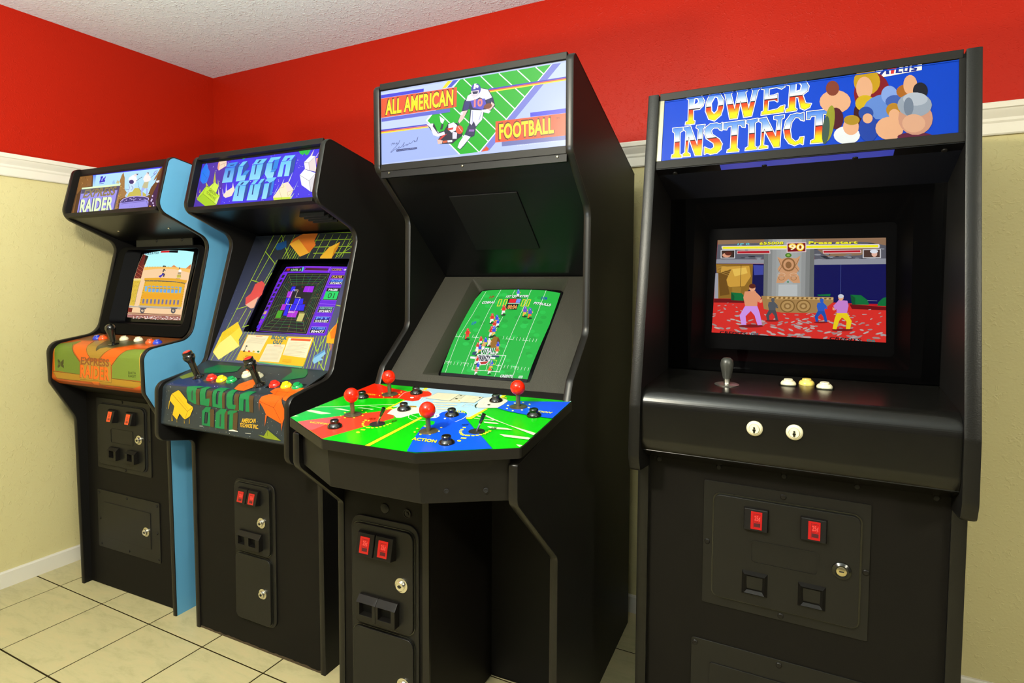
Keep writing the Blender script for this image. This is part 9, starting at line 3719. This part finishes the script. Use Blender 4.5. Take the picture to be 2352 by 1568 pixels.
for x, t, lean in ((0.249, 0.330, 0.50), (0.509, 0.299, 0.45)):
    y, z = on_line(aC, bC, t, 0.001)
    J = lathe_obj('toggle_switch', [(0.0195, 0), (0.0195, 0.001), (0.016, 0.0012), (0.0, 0.0012)], M_DARK, Cb, (x, y, z), rtC, 24)
    lathe_obj('lever', [(0, 0.0), (0.0024, 0.0), (0.0026, 0.024), (0.0028, 0.026), (0, 0.026)], M_CHROME, J, rot=(0, lean, 0), seg=16)
    lathe_obj('lever_tip', [(0.0028, 0.024), (0.0036, 0.027), (0.0050, 0.042), (0.0046, 0.049), (0, 0.050)], M_BLACKBTN, J, rot=(0, lean, 0), seg=16)
YF = -0.086
upright(Cb, 'coin_door_frame', rrect(0.050, 0.276, 0.03, 0.638, 0.035), YF - 0.006, YF + 0.002, M_STEEL_BLK, bevel=0.0025)
for nm, z0, z1 in (('coin_door', 0.334, 0.618), ('cash_door', 0.05, 0.320)):
    upright(Cb, nm, rrect(0.060, 0.262, z0, z1, 0.022), YF - 0.014, YF - 0.004, M_STEEL_BLK, bevel=0.003)
    bm = bmesh.new()
    ring_plate(bm, rrect(0.056, 0.266, z0 - 0.004, z1 + 0.004, 0.026), rrect(0.0595, 0.2625, z0 - 0.0005, z1 + 0.0005, 0.022), YF - 0.0085, YF - 0.004)
    link('door_gasket', bm, M_GLOSS, Cb)
yd = YF - 0.014
for k in (0, 1):
    coin_slot(Cb, 0.086 + 0.0615 * k, 0.147 + 0.0615 * k, 0.534, 0.600, yd, [(0.100 + 0.0615 * k, 0.131 + 0.0615 * k, 0.545, 0.588)], M_REDLIT, 0.024)
    coin_return(Cb, 0.088 + 0.0655 * k, 0.1525 + 0.0655 * k, 0.353, 0.419, yd, [(0.099 + 0.063 * k, 0.142 + 0.063 * k, 0.368, 0.402)], 0.022)
lock(Cb, 0.226, yd, 0.470, 0.0135)
lock(Cb, 0.231, yd, 0.190, 0.0135)
lathe_obj('cap_plug', [(0.0145, 0), (0.0145, 0.001), (0.013, 0.003), (0.009, 0.0042), (0, 0.0045)], M_PLAST, Cb, (0.163, YF, 0.668), FRONT, 24)
lathe_obj('cap_plug', [(0.0125, 0), (0.0125, 0.003), (0.010, 0.003), (0.0095, 0.0015), (0.005, 0.0015), (0.005, 0.004), (0, 0.004)], M_PLAST, Cb, (0.237, YF, 0.666), FRONT, 24)

# ================================================================== cabinet 4: fighting game
D = cabinet((2.5938, -0.7853, 0), -0.02, 'black arcade machine at the right with blue fighting game marquee and plain black control panel')
W, T = 0.6974, 0.026
profD = [(0.06, 0), (0.060, 0.812), (-0.024, 0.822, 0.012), (-0.038, 0.855, 0.03), (-0.0345, 0.985, 0.05), (0.055, 1.46, 0.5), (0.108, 1.789, 0.008), (0.70, 1.745), (0.70, 0)]
side(D, profD, 0, T, M_VINYL_DK, M_TMOLD_G, 0, 7, proud=0.003)
side(D, profD, W - T, W, M_VINYL_DK, M_TMOLD_G, 0, 7, proud=0.003)
x0, x1 = T, W - T
slab(D, 'front_panel', x0, x1, 0.075, 0.093, 0.004, 0.86, M_VINYL)
slab(D, 'back_panel', x0, x1, 0.682, 0.698, 0.02, 1.74, M_VINYL_DK)
sheet(D, 'top_panel', [(0.12, 1.784), (0.695, 1.741)], x0, x1, -0.016, M_VINYL_DK)
mD0, mD1 = (-0.008, 1.03), (0.120, 1.789)
dl = lambda t, off=0.0: on_line(mD0, mD1, t, off)
make_print('marquee_print', ART['MD'], Surf([mD0, mD1]), M_FILM, D, 0.0008, 'blue marquee with chrome lettering and a cluster of coloured shapes', clip=rect4(0.039, 0.6605, 0.588, 0.756))
sheet(D, 'marquee_backing', [dl(0.575, -0.0005), dl(0.765, -0.0005)], x0, x1, -0.006, M_STEEL_BLK)
sheet(D, 'marquee_retainer', [dl(0.568, 0.006), dl(0.5895, 0.0045)], x0, x1, -0.010, M_RETAIN, 'lower edge strip of the marquee', bevel=0.001)
sheet(D, 'marquee_retainer', [dl(0.7535, 0.004), dl(0.772, 0.007)], x0 + 0.002, x1 - 0.004, -0.010, M_RETAIN, 'upper edge strip of the marquee', bevel=0.001)
for u0, u1 in ((x0, 0.0395), (0.6600, x1)):
    sheet(D, 'marquee_end_strip', [dl(0.5895, 0.0035), dl(0.7535, 0.0035)], u0, u1, -0.004, M_GREYMET if u0 < 0.1 else M_RETAIN)
e0 = dl(0.566, 0.004)
e1 = (0.2745, 1.5340)
e2 = on_line(e0, e1, 0.034)
sheet(D, 'speaker_panel', [e0, e2], x0, x1, 0.008, M_SPEAK, 'glossy board edge under the marquee')
sheet(D, 'painted_glow_strip', [on_line(e0, e1, 0.003, -0.0008), on_line(e0, e1, 0.031, -0.0008)], 0.185, 0.548, 0.0006, M_PAINTED_GLOW, 'blue glow on the board under the marquee, put in as an emissive strip')  # no lamp here: glow on the board painted as a thin emissive sheet
sheet(D, 'speaker_cloth', [e2, e1], x0, x1, 0.007, M_MESH)
for x in (0.072, 0.285, 0.475, 0.640):
    p = on_line(e0, e1, 0.026, -0.001)
    screw(D, x, p[0], p[1], 0.006, None, (radians(150), 0, 0))
# smoked front glass, the monitor stands behind it
bm = bmesh.new()
box(bm, x0, x1, 0.272, 0.275, 1.046, 1.536)
link('monitor_glass', bm, M_SMOKE, D, 'smoked glass over the monitor')
scD = Surf([(0.3734, 1.1423), (0.4067, 1.4193)])
scDm = on_line(scD.line[0], scD.line[1], 0.0)
bezel(D, 'monitor_surround', Surf([(0.290, 1.046), (0.330, 1.60)]), [(x0, 0.0), (x1, 0.0), (x1, 0.55), (x0, 0.55)], rect4(0.085, 0.612, 0.030, 0.48), scD, rect4(0.112, 0.586, -0.042, 0.318), M_CARD, (0, 0.01, 0.012))
tube(D, scD, rect4(0.10, 0.60, -0.05, 0.325), M_GREYTUBE)
make_print('screen_picture', ART['SD'], scD, M_SCREEN_S, D, 0.001, 'lit screen of a fighting game on a red carpet', clip=ART_SDQ)
CPD = arc_line([(0.2725, 1.0449), (-0.024, 1.0275, 0.046), (-0.020, 0.875, 0.045), (0.060, 0.838)], 18)
sheet(D, 'control_panel', CPD, x0 + 0.001, x1 - 0.001, 0.005, M_CPD, 'glossy worn black control panel', smooth=40)
aD, bD = (0.2725, 1.0449), (-0.0255, 1.0270)
rtD = tilt(aD, bD)
y, z = on_line(aD, bD, 0.166, 0.0008)
J = lathe_obj('joystick', [(0.0295, 0), (0.0295, 0.001), (0.027, 0.002), (0.0085, 0.003), (0.0075, 0.005), (0.0075, 0.02), (0, 0.02)], M_STEELD, D, (0.210, y, z), rtD, 32, 'joystick with steel washer')
lathe_obj('grip', [(0, 0.016), (0.0095, 0.016), (0.0110, 0.024), (0.0135, 0.036), (0.0155, 0.048), (0.0158, 0.054), (0.0140, 0.063), (0.0090, 0.068), (0, 0.070)], M_GREYGRIP, J, seg=28, label='dark grey bat grip')
for x, t, m, bs in ((0.348, 0.108, M_WHTB, 1), (0.3885, 0.088, M_YLCR, 0), (0.428, 0.116, M_WHTB, 1)):
    y, z = on_line(aD, bD, t, 0.001)
    button(D, x, y, z, rtD, m, 0.0178, 0.009, base=bool(bs))
for x, z in ((0.289, 0.959), (0.371, 0.960)):
    o = button(D, x, -0.0225, z, FRONT, M_WHTB, 0.0175, 0.008, plunger=0.62, label='cream start button with a standing figure')
    s = Surf([(-0.013, z - 0.010), (-0.013, z + 0.010)])
    d = ['p 15150F -18 14 -4 14 -2 50 2 50 4 14 18 14 22 62 26 62 26 106 -26 106 -26 62 -22 62', 'p 15150F ' + ' '.join('%d %d' % (22 * cos(k * pi / 6), 134 + 23 * sin(k * pi / 6)) for k in range(12)),
         'p 15150F -34 66 -26 66 -26 98 -34 94', 'p 15150F 34 66 26 66 26 98 34 94']
    pr = make_print('figure_mark', '\n'.join(d), Surf([(0.0, -0.0100), (0.0, 0.0100)]), M_INKD, o)
    pr.rotation_euler = (radians(-90), 0, 0)
    pr.location = (0, 0, 0.0129)
YF = 0.075
upright(D, 'coin_door_frame', rrect(0.166, 0.528, 0.474, 0.792, 0.004), YF - 0.003, YF + 0.002, M_STEEL_BLK, bevel=0.0008)
cd = upright(D, 'coin_door', rrect(0.192, 0.508, 0.501, 0.762, 0.016), YF - 0.012, YF - 0.001, M_STEEL_BLK, bevel=0.003)
bm = bmesh.new()
ring_plate(bm, rrect(0.188, 0.512, 0.497, 0.766, 0.019), rrect(0.1925, 0.5075, 0.5015, 0.7615, 0.016), YF - 0.0058, YF - 0.002)
link('door_gasket', bm, M_GLOSS, D)
yd = YF - 0.012
bm = bmesh.new()
ring_plate(bm, rrect(0.279, 0.427, 0.606, 0.663, 0.010), rrect(0.282, 0.424, 0.609, 0.660, 0.008), yd - 0.0014, yd + 0.001)
link('raised_border', bm, M_STEEL_BLK, cd)
for dx in (0.0, 0.124):
    coin_slot(D, 0.262 + dx, 0.318 + dx, 0.688, 0.745, yd, [(0.279 + dx, 0.304 + dx, 0.696, 0.737)], M_REDLIT, 0.014)
    coin_return(D, 0.261 + dx, 0.319 + dx, 0.526, 0.584, yd, [(0.272 + dx, 0.308 + dx, 0.537, 0.573)], 0.010, frame=0.012)
lock(D, 0.473, yd, 0.631, 0.0115, collar=True)
for x, z in ((0.348, 0.779), (0.176, 0.634), (0.521, 0.634), (0.349, 0.485)):
    screw(D, x, YF - 0.003, z, 0.007)
for x in (0.051, 0.200, 0.348, 0.499, 0.646):
    screw(D, x, YF, 0.829, 0.007)
upright(D, 'service_plate', rrect(0.142, 0.556, 0.05, 0.374, 0.008), YF - 0.003, YF + 0.002, M_STEEL_BLK, bevel=0.0008)
upright(D, 'service_door', rrect(0.188, 0.510, 0.09, 0.320, 0.006), YF - 0.006, YF, M_STEEL_BLK, bevel=0.001)
for x, z in ((0.151, 0.361), (0.348, 0.361), (0.545, 0.361)):
    screw(D, x, YF - 0.003, z, 0.007)
